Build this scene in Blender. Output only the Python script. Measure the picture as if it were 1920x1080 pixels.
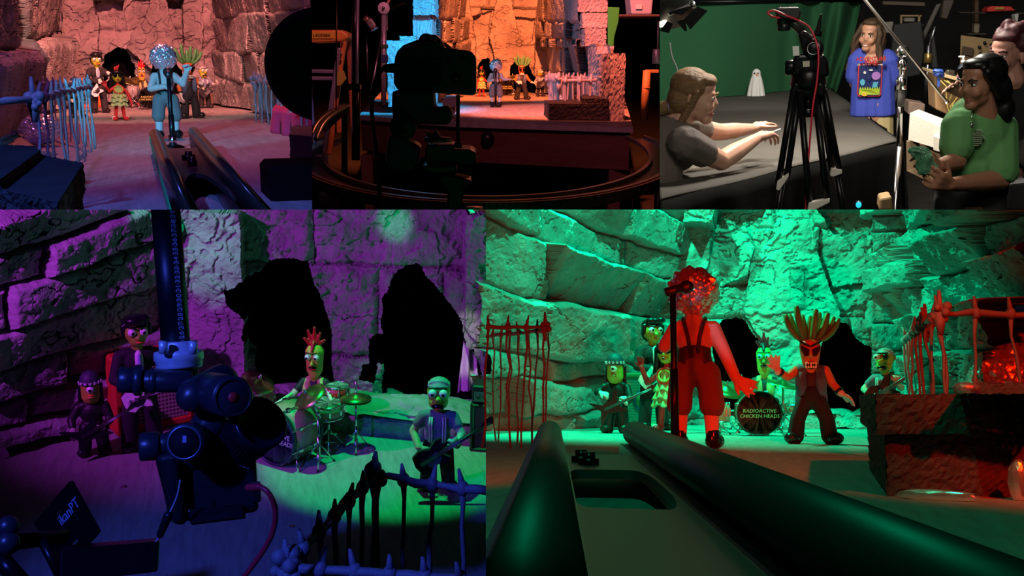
import bpy, bmesh, math, random
import numpy as np
from mathutils import Vector, Matrix
PI = math.pi
V = Vector
rnd = random.Random(7)
S = bpy.context.scene
for _o in list(bpy.data.objects): bpy.data.objects.remove(_o)

# ------------------------------------------------------------------ camera, world, exposure
FPX = 1920.0
cam = bpy.data.cameras.new('camera'); cam.lens = 36.0; cam.sensor_width = 36.0
cam.clip_start = 0.02; cam.clip_end = 200
co = bpy.data.objects.new('camera', cam); S.collection.objects.link(co)
co.location = (0, 0, 0); co.rotation_euler = (PI/2, 0, 0)
S.camera = co
w = bpy.data.worlds.new('world'); S.world = w; w.use_nodes = True
w.node_tree.nodes['Background'].inputs[0].default_value = (0.5, 0.55, 0.8, 1)
w.node_tree.nodes['Background'].inputs[1].default_value = 0.0008
S.view_settings.view_transform = 'Standard'
try: S.view_settings.look = 'None'
except Exception: pass
S.view_settings.gamma = 1.0; S.view_settings.exposure = 0.0
S.view_settings.use_curve_mapping = False
S.cycles.max_bounces = 5; S.cycles.diffuse_bounces = 2; S.cycles.glossy_bounces = 3
S.cycles.transmission_bounces = 4; S.cycles.sample_clamp_indirect = 4.0

# ------------------------------------------------------------------ the five stage sets, each a place of its own
class Fr:
    """a set: floor at z=0, viewing point h above it, y runs into the set"""
    def __init__(s, name, xc, yh, h, lev=1.0):
        s.h = h
        F = V(((xc-960)/FPX, 1, (540-yh)/FPX)).normalized()
        U0 = F.cross(V((0, 0, 1))).normalized().cross(F); U1 = V((0, -(540-yh)/FPX, 1)).normalized()
        U = U0.lerp(U1, lev); U = (U-F*U.dot(F)).normalized(); R = F.cross(U).normalized()
        s.R, s.F, s.U = R, F, U
        s.M = Matrix(((R.x, F.x, U.x, -h*U.x), (R.y, F.y, U.y, -h*U.y), (R.z, F.z, U.z, -h*U.z), (0, 0, 0, 1)))
        s.col = bpy.data.collections.new(name); S.collection.children.link(s.col)
    def ray(s, px, py):
        d = V(((px-960)/FPX, 1, (540-py)/FPX))
        return V((d.dot(s.R), d.dot(s.F), d.dot(s.U)))
    def at(s, px, py, Y):
        r = s.ray(px, py); return V((r.x*Y/r.y, Y, s.h+r.z*Y/r.y))
    def fl(s, px, py, z=0.0):
        r = s.ray(px, py); t = (z-s.h)/r.z; return V((r.x*t, r.y*t, z))
    def proj(s, P):
        """local points (n,3) -> px"""
        Mx = np.array(s.M); W = P @ Mx[:3, :3].T + Mx[:3, 3]
        return 960+FPX*W[:, 0]/W[:, 1], 540-FPX*W[:, 2]/W[:, 1]
    def size(s, p, npx):
        W = s.M @ V(p); return npx*W.y/FPX
FA = Fr('set_pink', 260, 135, 0.5)
FB = Fr('set_orange', 905, 121, 0.6)
FC = Fr('studio', 1500, 40, 1.8, .6)
FD = Fr('set_purple', 455, 50, 0.927, .5)
FE = Fr('set_green', 1400, 740, 0.093)

def light(F, kind, name, loc, tgt, power, colr, size=0.05, angle=60, blend=0.4):
    l = bpy.data.lights.new(name, kind); l.energy = power; l.color = colr
    if kind == 'SPOT': l.spot_size = math.radians(angle); l.spot_blend = blend; l.shadow_soft_size = size
    elif kind == 'AREA': l.size = size
    else: l.shadow_soft_size = size
    o = bpy.data.objects.new(name, l); F.col.objects.link(o)
    loc = V(loc); d = (V(tgt)-loc).normalized()
    o.matrix_world = F.M @ (Matrix.Translation(loc) @ d.to_track_quat('-Z', 'Y').to_matrix().to_4x4())
    o.light_linking.receiver_collection = F.col
    o.light_linking.blocker_collection = F.col
    return o
# ------------------------------------------------------------------ stage lights of every set
# pink set
light(FA, 'SPOT', 'pink_wash', (.6, 6.5, 6.0), (0, 16.5, 1.6), 9500, (1, .23, .18), .12, 46, .6)
light(FA, 'SPOT', 'pink_top', (.15, 11.0, 6.0), (-.1, 9.0, 0), 800, (1, .18, .20), .08, 60, .6)
light(FA, 'SPOT', 'purple_wash', (-1.2, 2.6, 5.0), (-.9, 8, .3), 320, (.55, .14, 1), .2, 80, .6)
light(FA, 'SPOT', 'cyan_spot', (-1.9, 1.6, 1.9), (.2, 7.6, .38), 1500, (.08, .62, 1), .06, 13, .5)
light(FA, 'SPOT', 'cyan_fence', (-2.6, 1.2, 2.6), (-.75, 6.0, .2), 560, (.10, .45, 1), .06, 26, .5)
light(FA, 'SPOT', 'blue_block', (-1.6, 1.0, 2.6), (-.5, 2.7, .2), 620, (.10, .2, 1), .06, 40, .5)
light(FA, 'SPOT', 'band_spot', (-.5, 4.5, 5.0), (0, 13.0, .5), 2600, (1, .55, .42), .1, 22, .5)
# orange set
light(FB, 'SPOT', 'orange_wash', (.5, 11, 6.5), (.25, 21, 1.6), 21000, (1, .18, .05), .15, 42, .5)
light(FB, 'SPOT', 'orange_stage', (.3, 9.3, 6.0), (1.55, 13.2, .4), 8500, (1, .15, .07), .12, 36, .5)
light(FB, 'SPOT', 'cyan_wash', (3.2, 8, 5.0), (-1.3, 14.0, 1.0), 9500, (.02, .5, 1), .1, 24, .4)
light(FB, 'SPOT', 'cyan_spot', (-2.6, 9.5, 3.6), (1.4, 15, .5), 600, (.03, .55, 1), .08, 44, .5)
light(FB, 'SPOT', 'violet_fill', (0, 5, 3), (0, 13, 0), 240, (1, .22, .35), .2, 70, .5)
light(FB, 'SPOT', 'added_track_fill', (1.0, 7.0, 2.4), (.15, 5.2, -.1), 170, (1, .22, .12), .1, 90, .6)  # added warm fill to lift the curved track, not a workshop lamp
# studio
light(FC, 'SPOT', 'backdrop_light', (.3, 8.5, 3.4), (-.2, 11.3, 1.7), 160, (1, .95, .86), .2, 100, .7)
light(FC, 'SPOT', 'film_lamp_light', (-.95, 5.7, 2.3), (-.3, 6.6, .9), 120, (1, .84, .64), .06, 120, .5)
light(FC, 'AREA', 'overhead_light', (.25, 6.1, 3.0), (.05, 6.6, .9), 128, (1, .92, .78), .45)
light(FC, 'AREA', 'front_fill', (.3, 2.0, 3.4), (.6, 6, 1.2), 36, (1, .88, .74), 1.5)
# purple set
light(FD, 'SPOT', 'purple_wash', (-1.05, 1.55, 1.05), (.05, 2.6, .40), 66, (.60, .06, 1), .02, 60, .7)
light(FD, 'SPOT', 'green_spot', (.14, 2.16, 1.5), (.30, 2.13, 0), 85, (.0, 1, .2), .012, 25, .4)
light(FD, 'SPOT', 'green_edge', (-.6, 2.05, 1.1), (-.045, 2.5, .37), 26, (.0, 1, .4), .01, 14, .4)
light(FD, 'SPOT', 'blue_fill', (-.75, .55, 1.25), (-.04, 1.45, .13), 60, (.05, .10, 1), .04, 38, .6)
light(FD, 'SPOT', 'added_cloth_spot', (.35, 1.9, .62), (.545, 2.46, .13), 9, (.95, .97, 1), .01, 8, .3)  # added spot that makes the cave cloth bright; no lamp belongs here
light(FD, 'SPOT', 'green_patch', (.05, 1.75, .85), (.35, 2.44, .47), 26, (.0, 1, .35), .01, 7, .9)
# green set
light(FE, 'SPOT', 'green_key', (-.50, 2.45, 1.3), (.15, 3.1, .15), 150, (.0, 1, .40), .02, 110, .4)
light(FE, 'SPOT', 'green_wall', (.40, 2.15, 1.8), (-.45, 2.9, .36), 200, (.0, 1, .42), .02, 60, .5)
light(FE, 'SPOT', 'green_front', (-.15, .25, 1.2), (.0, .8, .0), 10, (.0, 1, .42), .02, 60, .5)
light(FE, 'SPOT', 'white_spot', (-.5, 1.35, .70), (-.12, 1.68, .305), 6, (.45, .85, 1), .01, 6, .5)
light(FE, 'SPOT', 'red_spot', (.30, .42, .36), (-.08, 1.7, .15), 30, (1, .01, .0), .02, 17, .5)
light(FE, 'SPOT', 'red_carrot', (.22, .6, .26), (.13, 2.05, .17), 18, (1, .01, .0), .02, 12, .5)
light(FE, 'SPOT', 'red_side', (.55, .2, .8), (.42, 1.25, .1), 55, (1, .01, .0), .02, 40, .5)
light(FE, 'SPOT', 'red_low', (-.35, .6, .15), (-.55, 2.4, .2), 16, (1, .01, .0), .02, 60, .5)
# ------------------------------------------------------------------ mesh kit
CUR = FA
def use(F):
    global CUR; CUR = F
def rotz(a): return Matrix.Rotation(a, 4, 'Z')
def axes(origin, x, y, z):
    m = Matrix.Identity(4)
    for i, a in enumerate((x, y, z)):
        for j in range(3): m[j][i] = a[j]
    m.translation = origin; return m
def look(origin, fwd, up=V((0, 0, 1))):
    """matrix: z axis along fwd, y close to up"""
    z = V(fwd).normalized(); x = V(up).cross(z)
    if x.length < 1e-4: x = V((1, 0, 0)).cross(z)
    x.normalize(); return axes(V(origin), x, z.cross(x), z)
class MB:
    def __init__(s): s.v = []; s.f = []; s.m = []; s.fsm = []
    def add(s, vs, fs, mi=0, M=None, sm=True):
        b = len(s.v)
        s.v += [tuple(M @ V(p)) for p in vs] if M is not None else [tuple(p) for p in vs]
        s.f += [tuple(b+i for i in f) for f in fs]; s.m += [mi]*len(fs); s.fsm += [sm]*len(fs)
        return s
    def box(s, c, d, M=None, b=0.0, mi=0):
        hx, hy, hz = d[0]/2, d[1]/2, d[2]/2; c = V(c)
        b = min(b, hx*.9, hy*.9, hz*.9)
        if b <= 0:
            vs = [c+V((x*hx, y*hy, z*hz)) for x in (-1, 1) for y in (-1, 1) for z in (-1, 1)]
            fs = [(0, 1, 3, 2), (4, 6, 7, 5), (0, 4, 5, 1), (2, 3, 7, 6), (0, 2, 6, 4), (1, 5, 7, 3)]
            return s.add(vs, fs, mi, M, False)
        vs = []; ix = {}
        for x in (-1, 1):
            for y in (-1, 1):
                for z in (-1, 1):
                    for a in range(3):
                        p = [x*(hx-b), y*(hy-b), z*(hz-b)]; p[a] = (x*hx, y*hy, z*hz)[a]
                        ix[(x, y, z, a)] = len(vs); vs.append(c+V(p))
        fs = []
        for a in range(3):
            o1, o2 = (a+1) % 3, (a+2) % 3
            for sg in (-1, 1):
                q = []
                for u, w_ in ((-1, -1), (1, -1), (1, 1), (-1, 1)):
                    k = [0, 0, 0]; k[a] = sg; k[o1] = u; k[o2] = w_; q.append(ix[(*k, a)])
                fs.append(tuple(q if sg > 0 else q[::-1]))
            for u in (-1, 1):
                for w_ in (-1, 1):
                    k0 = [0, 0, 0]; k0[o1] = u; k0[o2] = w_; k1 = list(k0); k0[a] = -1; k1[a] = 1
                    q = [ix[(*k0, o1)], ix[(*k1, o1)], ix[(*k1, o2)], ix[(*k0, o2)]]
                    fs.append(tuple(q if u*w_ > 0 else q[::-1]))
        for x in (-1, 1):
            for y in (-1, 1):
                for z in (-1, 1):
                    q = [ix[(x, y, z, a)] for a in range(3)]
                    fs.append(tuple(q if x*y*z > 0 else q[::-1]))
        return s.add(vs, fs, mi, M, False)
    def tube(s, path, r, n=10, mi=0, M=None, cap=True, closed=False, sx=1.0):
        path = [V(p) for p in path]; k = len(path)
        rs = list(r) if hasattr(r, '__len__') else [r]*k
        T = []
        for i in range(k):
            a = path[(i-1) % k] if closed else path[max(i-1, 0)]; b = path[(i+1) % k] if closed else path[min(i+1, k-1)]
            d = b-a; T.append(d.normalized() if d.length > 1e-9 else V((0, 0, 1)))
        up = V((0, 0, 1)) if abs(T[0].z) < .9 else V((0, 1, 0))
        N = (up-T[0]*up.dot(T[0])).normalized(); vs = []; fs = []
        for i in range(k):
            N = (N-T[i]*N.dot(T[i]))
            N = N.normalized() if N.length > 1e-6 else T[i].orthogonal().normalized()
            B = T[i].cross(N)
            for j in range(n):
                a = 2*PI*j/n; vs.append(path[i]+(N*math.cos(a)+B*math.sin(a)*sx)*rs[i])
        for i in range(k if closed else k-1):
            for j in range(n):
                i2 = (i+1) % k
                fs.append((i*n+j, i2*n+j, i2*n+(j+1) % n, i*n+(j+1) % n)[::-1])
        if cap and not closed:
            fs.append(tuple(range(n))); fs.append(tuple((k-1)*n+j for j in range(n))[::-1])
        return s.add(vs, fs, mi, M)
    def cap(s, p0, r0, p1, r1=None, n=10, mi=0, M=None):
        p0 = V(p0); p1 = V(p1); r1 = r0 if r1 is None else r1; d = p1-p0
        if d.length < 1e-7: return s.ell(p0, (r0, r0, r0), n=n, mi=mi, M=M)
        d.normalize(); pa = []; rr = []
        for t in (.05, .5, .87): pa.append(p0-d*r0*math.cos(t*PI/2)); rr.append(r0*math.sin(t*PI/2))
        pa += [p0, p1]; rr += [r0, r1]
        for t in (.87, .5, .05): pa.append(p1+d*r1*math.cos(t*PI/2)); rr.append(r1*math.sin(t*PI/2))
        return s.tube(pa, rr, n, mi, M)
    def chain(s, pts, rs, n=10):
        for i in range(len(pts)-1): s.cap(pts[i], rs[i], pts[i+1], rs[i+1], n)
        return s
    def lathe(s, prof, n=24, mi=0, M=None, sm=True):
        vs = []; fs = []; k = len(prof)
        for r, z in prof:
            for j in range(n):
                a = 2*PI*j/n; vs.append(V((r*math.cos(a), r*math.sin(a), z)))
        for i in range(k-1):
            for j in range(n): fs.append((i*n+j, i*n+(j+1) % n, (i+1)*n+(j+1) % n, (i+1)*n+j))
        ringp = k == 4 and prof[0][1] == prof[1][1] and prof[2][1] == prof[3][1] and prof[0][0] > .0011
        if ringp:
            for j in range(n): fs.append(((k-1)*n+j, (k-1)*n+(j+1) % n, (j+1) % n, j))
        elif prof[0][0] > 1e-6: fs.append(tuple(range(n))[::-1])
        if prof[-1][0] > 1e-6 and not ringp: fs.append(tuple((k-1)*n+j for j in range(n)))
        return s.add(vs, fs, mi, M, sm)
    def cyl(s, p0, p1, r, n=20, mi=0, M=None, b=0.0, r1=None):
        p0 = V(p0); p1 = V(p1); L = (p1-p0).length; r1 = r if r1 is None else r1
        pr = [(r, 0), (r1, L)] if b <= 0 else [(r-b, 0), (r, b), (r1, L-b), (r1-b, L)]
        m = look(p0, p1-p0)
        return s.lathe(pr, n, mi, (M @ m) if M is not None else m)
    def ell(s, c, r, M=None, n=14, mi=0, rot=None):
        vs = []; fs = []; nv = max(6, n*2//3); c = V(c)
        for i in range(nv+1):
            t = PI*i/nv
            t = min(max(t, 1e-3), PI-1e-3)
            for j in range(n):
                a = 2*PI*j/n
                p = V((r[0]*math.sin(t)*math.cos(a), r[1]*math.sin(t)*math.sin(a), r[2]*math.cos(t)))
                vs.append(c+(rot @ p if rot is not None else p))
        for i in range(nv):
            for j in range(n): fs.append((i*n+j, (i+1)*n+j, (i+1)*n+(j+1) % n, i*n+(j+1) % n))
        fs.append(tuple(range(n))); fs.append(tuple(nv*n+j for j in range(n))[::-1])
        return s.add(vs, fs, mi, M)
    def prism(s, poly, z0, z1, M=None, mi=0):
        """poly in xy, extruded z0..z1"""
        a = sum(poly[i][0]*poly[(i+1) % len(poly)][1]-poly[(i+1) % len(poly)][0]*poly[i][1] for i in range(len(poly)))
        if a < 0: poly = poly[::-1]
        n = len(poly)
        vs = [V((p[0], p[1], z0)) for p in poly]+[V((p[0], p[1], z1)) for p in poly]
        fs = [tuple(range(n))[::-1], tuple(range(n, 2*n))]+[(i, (i+1) % n, n+(i+1) % n, n+i) for i in range(n)]
        return s.add(vs, fs, mi, M, False)
    def hull(s, bot, top, mi=0):
        """closed solid between two rings of local points with equal counts"""
        n = len(bot)
        fs = [tuple(range(n))[::-1], tuple(range(n, 2*n))]+[(i, (i+1) % n, n+(i+1) % n, n+i) for i in range(n)]
        return s.add(list(bot)+list(top), fs, mi, None, False)
    def sheet(s, fn, nu, nv, mi=0):
        """grid surface fn(u,v) in 0..1"""
        vs = [fn(i/nu, j/nv) for j in range(nv+1) for i in range(nu+1)]
        fs = [(j*(nu+1)+i, j*(nu+1)+i+1, (j+1)*(nu+1)+i+1, (j+1)*(nu+1)+i) for j in range(nv) for i in range(nu)]
        return s.add(vs, fs, mi)
    def mesh(s, name, mats, clip=None):
        me = bpy.data.meshes.new(name); me.from_pydata(s.v, [], s.f)
        for m in (mats if isinstance(mats, (list, tuple)) else [mats]): me.materials.append(m)
        me.polygons.foreach_set('material_index', s.m); me.polygons.foreach_set('use_smooth', s.fsm)
        bm = bmesh.new(); bm.from_mesh(me)
        bmesh.ops.recalc_face_normals(bm, faces=bm.faces)
        for (cp, cn) in (clip or ()): bisect(bm, cp, cn)
        bm.to_mesh(me); bm.free(); me.update(); return me
    def build(s, name, mats, parent=None, M=None, clip=None, solid=None):
        o = bpy.data.objects.new(name, s.mesh(name, mats, clip)); CUR.col.objects.link(o)
        if parent is not None: o.parent = parent
        else: o.matrix_world = CUR.M @ (M if M is not None else Matrix.Identity(4))
        if solid:
            md = o.modifiers.new('thick', 'SOLIDIFY'); md.thickness = solid; md.offset = 0
        return o
    def blob(s, name, mt, parent, vox, sm=3, M=None):
        o = s.build(name, mt, parent, M)
        md = o.modifiers.new('skin', 'REMESH'); md.mode = 'VOXEL'; md.voxel_size = vox; md.use_smooth_shade = True
        if sm: m2 = o.modifiers.new('soft', 'SMOOTH'); m2.factor = .5; m2.iterations = sm
        return o
def bisect(bm, cp, cn):
    r = bmesh.ops.bisect_plane(bm, geom=bm.verts[:]+bm.edges[:]+bm.faces[:], plane_co=cp, plane_no=cn, clear_outer=True)
    ed = [e for e in r['geom_cut'] if isinstance(e, bmesh.types.BMEdge)]
    if ed:
        try: bmesh.ops.holes_fill(bm, edges=ed)
        except Exception: pass
def bake(o, clip=()):
    """turn modifiers into mesh and cut it at the edge of its set; planes are in the object's own space"""
    dg = bpy.context.evaluated_depsgraph_get(); me = bpy.data.meshes.new_from_object(o.evaluated_get(dg))
    o.modifiers.clear(); bm = bmesh.new(); bm.from_mesh(me)
    for cp, cn in clip: bisect(bm, cp, cn)
    bm.to_mesh(me); bm.free(); o.data = me
def edge_plane(F, px, side, M=None):
    """plane of the set's side edge in set space (or in the space of a thing at M); keeps the part on `side`"""
    a = F.ray(px, 100); b = F.ray(px, 900); n = a.cross(b).normalized()
    t = F.ray(px+50*side, 500)
    if n.dot(t) > 0: n = -n
    p = V((0, 0, F.h))
    if M is not None:
        Mi = M.inverted(); p = Mi @ p; n = (Mi.to_3x3() @ n).normalized()
    return (p, n)
def row_plane(F, py, side):
    """plane of the set's upper or lower edge; side=1 keeps what is below"""
    n = F.ray(0, py).cross(F.ray(1920, py)).normalized()
    if n.dot(F.ray(960, py+60*side)) > 0: n = -n
    return (V((0, 0, F.h)), n)
def clip_tree(root, F, planes):
    Mi = (F.M.inverted() @ root.matrix_basis).inverted(); cl = [(Mi @ p, (Mi.to_3x3() @ n).normalized()) for p, n in planes]
    todo = [root] if root.type == 'MESH' else []
    st = list(root.children)
    while st: c = st.pop(); todo.append(c); st += list(c.children)
    for o in todo:
        if o.type != 'MESH': continue
        if o.modifiers: bake(o, cl); continue
        bm = bmesh.new(); bm.from_mesh(o.data)
        for p, n in cl: bisect(bm, p, n)
        bm.to_mesh(o.data); bm.free()
        if not o.data.vertices: bpy.data.objects.remove(o)
def tag(o, label, cat, group=None):
    o['label'] = label; o['category'] = cat
    if group: o['group'] = group
    return o
def thing(name, label, cat, loc=(0, 0, 0), rz=0, group=None, M=None):
    o = bpy.data.objects.new(name, None); CUR.col.objects.link(o); o.empty_display_size = .02
    o.matrix_world = CUR.M @ (M if M is not None else Matrix.Translation(V(loc)) @ rotz(rz))
    return tag(o, label, cat, group)
def struct(o):
    o['kind'] = 'structure'; return o
def text_mesh(txt, size, name, mt, parent, M, ext=0.0005, align='CENTER', shear=0):
    c = bpy.data.curves.new(name, 'FONT'); c.body = txt; c.size = size; c.extrude = ext; c.align_x = align; c.align_y = 'CENTER'; c.shear = shear
    c.resolution_u = 2
    t = bpy.data.objects.new(name, c); CUR.col.objects.link(t)
    me = bpy.data.meshes.new_from_object(t); bpy.data.objects.remove(t)
    me.transform(M); me.materials.clear(); me.materials.append(mt)
    o = bpy.data.objects.new(name, me); CUR.col.objects.link(o); o.parent = parent
    return o

# ------------------------------------------------------------------ materials
_mats = {}
def mat(name, col, rough=.6, metal=0.0, bump=0.0, bs=60.0, var=0.0, vs=8.0, col2=None, emit=0.0, stretch=None, spec=.5, bd=1.0, trans=0.0):
    if name in _mats: return _mats[name]
    m = bpy.data.materials.new(name); m.use_nodes = True; nt = m.node_tree; b = nt.nodes['Principled BSDF']; L = nt.links
    b.inputs['Base Color'].default_value = (*col, 1); b.inputs['Roughness'].default_value = rough
    b.inputs['Metallic'].default_value = metal; b.inputs['Specular IOR Level'].default_value = spec
    if trans: b.inputs['Transmission Weight'].default_value = trans
    if emit:
        b.inputs['Emission Color'].default_value = (*col, 1); b.inputs['Emission Strength'].default_value = emit
    if bump or var:
        tc = nt.nodes.new('ShaderNodeTexCoord'); src = tc.outputs['Object']
        if stretch:
            mp = nt.nodes.new('ShaderNodeMapping'); mp.inputs['Scale'].default_value = stretch; L.new(src, mp.inputs[0]); src = mp.outputs[0]
    if var:
        n = nt.nodes.new('ShaderNodeTexNoise'); n.inputs['Scale'].default_value = vs; n.inputs['Detail'].default_value = 6; n.inputs['Roughness'].default_value = .65
        L.new(src, n.inputs['Vector']); r = nt.nodes.new('ShaderNodeValToRGB')
        c2 = col2 or tuple(c*(1-var) for c in col)
        r.color_ramp.elements[0].position = .35; r.color_ramp.elements[1].position = .65
        r.color_ramp.elements[0].color = (*c2, 1); r.color_ramp.elements[1].color = (*col, 1)
        L.new(n.outputs['Fac'], r.inputs[0]); L.new(r.outputs[0], b.inputs['Base Color'])
    if bump:
        n = nt.nodes.new('ShaderNodeTexNoise'); n.inputs['Scale'].default_value = bs; n.inputs['Detail'].default_value = 8; n.inputs['Roughness'].default_value = .65
        L.new(src, n.inputs['Vector']); bp = nt.nodes.new('ShaderNodeBump'); bp.inputs['Strength'].default_value = bump; bp.inputs['Distance'].default_value = bd
        L.new(n.outputs['Fac'], bp.inputs['Height']); L.new(bp.outputs[0], b.inputs['Normal'])
    _mats[name] = m; return m
BLACK = mat('black plastic', (.012, .012, .014), .35)
BLKMETAL = mat('black anodised metal', (.015, .015, .018), .3, .6)
BLKCLOTH = mat('black cloth', (.012, .012, .014), .9, bump=.2, bs=300, bd=.002)
CHROME = mat('chrome', (.75, .75, .78), .18, 1)
STEEL = mat('brushed steel', (.45, .45, .48), .35, 1)
FOIL = mat('crumpled foil', (.94, .94, .96), .25, .78)
WHITE = mat('white paint', (.8, .8, .8), .4)
PUPIL = mat('black pupil', (.005, .005, .005), .15)
CAVESHADE = mat('painted cave shade', (.004, .004, .005), 1, spec=0)  # darkness of the unlit caves, put into the colour of the recess faces

# ------------------------------------------------------------------ rock
def vnoise(x, y, seed):
    xi = np.floor(x).astype(np.int64); yi = np.floor(y).astype(np.int64); fx = x-xi; fy = y-yi
    fx = fx*fx*(3-2*fx); fy = fy*fy*(3-2*fy)
    def hs(a, b):
        h = (a*374761393+b*668265263+seed*1442695041) & 0x7fffffff
        h = ((h ^ (h >> 13))*1274126177) & 0x7fffffff
        return ((h ^ (h >> 16)) & 0xffff)/65535.0
    return (hs(xi, yi)*(1-fx)+hs(xi+1, yi)*fx)*(1-fy)+(hs(xi, yi+1)*(1-fx)+hs(xi+1, yi+1)*fx)*fy
def fbm(x, y, seed, octv=5):
    t = np.zeros_like(x); a = .5
    for i in range(octv): t += a*(vnoise(x, y, seed+i*17)-.5); x = x*2.03; y = y*2.03; a *= .55
    return t
def inpoly(px, py, poly):
    c = np.zeros(px.shape, bool); n = len(poly); j = n-1
    for i in range(n):
        xi, yi = poly[i]; xj, yj = poly[j]
        if yi != yj: c ^= ((yi > py) != (yj > py)) & (px < (xj-xi)*(py-yi)/(yj-yi)+xi)
        j = i
    return c
def rock(name, c, nu, nv, mt, row=.12, brick=.35, dmax=.05, lean=.15, seed=1, polys=(), holes=(), amp=.02, warp=.03, grain=.006, groove=.012, dirv=None, base_depth=0.0, hole_depth=.35, fan=0.0, fan0=0.0, clip=(), chip=.3, hw=1.6):
    """rough stone wall: patch between corners (bottom-left, bottom-right, top-right, top-left), each (px, py, Y)"""
    F = CUR; C = [np.array(F.at(*q)) for q in c]
    u, v = np.meshgrid(np.linspace(0, 1, nu), np.linspace(0, 1, nv)); u = u.ravel(); v = v.ravel()
    rj = np.random.RandomState(seed); inn = (u > 1e-6) & (u < 1-1e-6) & (v > 1e-6) & (v < 1-1e-6)
    u = u+inn*rj.uniform(-.38, .38, u.shape)/nu; v = v+inn*rj.uniform(-.38, .38, v.shape)/nv
    P = (C[0][None]*((1-u)*(1-v))[:, None]+C[1][None]*(u*(1-v))[:, None]+C[2][None]*(u*v)[:, None]+C[3][None]*((1-u)*v)[:, None])
    n = np.cross(C[1]-C[0], C[3]-C[0]); n /= np.linalg.norm(n)
    if n @ (np.array((0, 0, F.h))-C.__getitem__(0)) < 0: n = -n
    if dirv is not None: n = np.array(V(dirv).normalized())
    W = np.linalg.norm(C[1]-C[0]); H = np.linalg.norm(C[3]-C[0]); U = u*W; Vv = v*H
    k = 1/row
    Uw = U+warp*2*fbm(U*k*.8, Vv*k*.8, seed, 4)+grain*2.5*fbm(U*k*7, Vv*k*7, seed+61, 3)
    Vw = Vv+warp*1.6*fbm(U*k*.7+9, Vv*k*.7, seed+5, 4)+grain*2.5*fbm(U*k*6+3, Vv*k*6, seed+71, 3)
    fn_ = fan*(u if fan > 0 else (u-1)); Vw = fan0+(Vw-fan0)*(1+fn_)
    d = np.zeros_like(U); r = random.Random(seed); y = -row*2
    while y < H*(1+abs(fan))+row*2:
        hgt = row*r.uniform(.55, 1.45); x = -brick*2-r.random()*brick
        rowpush = r.uniform(0, .35)*dmax
        while x < W+brick*2:
            wd = brick*r.uniform(.5, 1.6)
            m = (Uw >= x) & (Uw < x+wd) & (Vw >= y) & (Vw < y+hgt)
            dd = rowpush+dmax*r.random()**1.3; tv = lean*r.uniform(-.3, 1.2); tu = lean*r.uniform(-.4, .4)
            if m.any():
                e = np.minimum(np.minimum(Uw[m]-x, x+wd-Uw[m]), np.minimum(Vw[m]-y, y+hgt-Vw[m]))
                d[m] = dd+tv*(Vw[m]-y-hgt/2)+tu*(Uw[m]-x-wd/2)-groove*np.exp(-(e/(row*.06))**2)
            x += wd
        y += hgt
    px, py = F.proj(P); dark = np.zeros(len(U), bool)
    pw = FPX/np.mean([q[2] for q in c])
    wx = px+fbm(U*k*3, Vv*k*3, seed+31, 4)*warp*pw*1.1; wy = py+fbm(U*k*3+40, Vv*k*3, seed+37, 4)*warp*pw*1.1
    for pl in polys:
        poly, dep = pl[0], pl[1]; gx, gy = (pl[2], pl[3]) if len(pl) > 2 else (0, 0)
        m = inpoly(wx, wy, poly); cx = sum(q[0] for q in poly)/len(poly); cy = sum(q[1] for q in poly)/len(poly)
        d[m] = dep+gx*(px[m]-cx)+gy*(py[m]-cy)
    d += amp*2*fbm(U*k*1.3, Vv*k*1.3, seed+3, 3)+amp*fbm(U*k*3.5, Vv*k*3.5, seed+13, 4)+grain*2*fbm(U*k*9, Vv*k*9, seed+23, 4)
    te = fbm(U*k*1.1+20, Vv*k*1.5, seed+83, 5)*7+1.2*fbm(U*k*5, Vv*k*5, seed+87, 3); tf = np.floor(te); fr = te-tf
    d += amp*1.1*(tf+np.clip((fr-.42)/.16, 0, 1))*chip
    cr = np.abs(fbm(U*k*.9+70, Vv*k*1.4, seed+97, 4)); d -= groove*.6*np.exp(-(cr/.006)**2)*np.clip(fbm(U*k*.7, Vv*k*.7, seed+91, 2)*8, 0, 1)
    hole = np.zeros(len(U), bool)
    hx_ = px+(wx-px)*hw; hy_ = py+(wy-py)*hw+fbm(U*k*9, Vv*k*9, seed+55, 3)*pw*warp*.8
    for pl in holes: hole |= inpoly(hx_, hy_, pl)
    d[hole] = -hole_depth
    P = P+n[None]*(d+base_depth)[:, None]
    fs = np.arange(nu*nv).reshape(nv, nu); a = fs[:-1, :-1].ravel(); b = fs[:-1, 1:].ravel(); cc = fs[1:, 1:].ravel(); e = fs[1:, :-1].ravel()
    faces = np.stack([a, b, cc, e], 1)
    me = bpy.data.meshes.new(name); me.from_pydata(P.tolist(), [], faces.tolist()); me.materials.append(mt); me.materials.append(CAVESHADE)
    hi = hole[faces].sum(1) >= 1  # recess faces get the painted-in shade
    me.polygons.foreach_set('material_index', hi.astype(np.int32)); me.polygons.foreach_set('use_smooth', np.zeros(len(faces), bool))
    bm = bmesh.new(); bm.from_mesh(me); bmesh.ops.recalc_face_normals(bm, faces=bm.faces)
    for cp, cn in clip:
        bmesh.ops.bisect_plane(bm, geom=bm.verts[:]+bm.edges[:]+bm.faces[:], plane_co=cp, plane_no=cn, clear_outer=True)
    bm.to_mesh(me); bm.free()
    o = bpy.data.objects.new(name, me); F.col.objects.link(o); o.matrix_world = F.M
    return struct(o)
ROCK = mat('painted foam rock', (.42, .40, .41), .8, bump=.5, bs=90, var=.45, vs=7, bd=.006)
ROCKBIG = mat('painted foam rock large', (.42, .40, .41), .85, bump=.6, bs=14, var=.45, vs=1.6, bd=.04)
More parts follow.
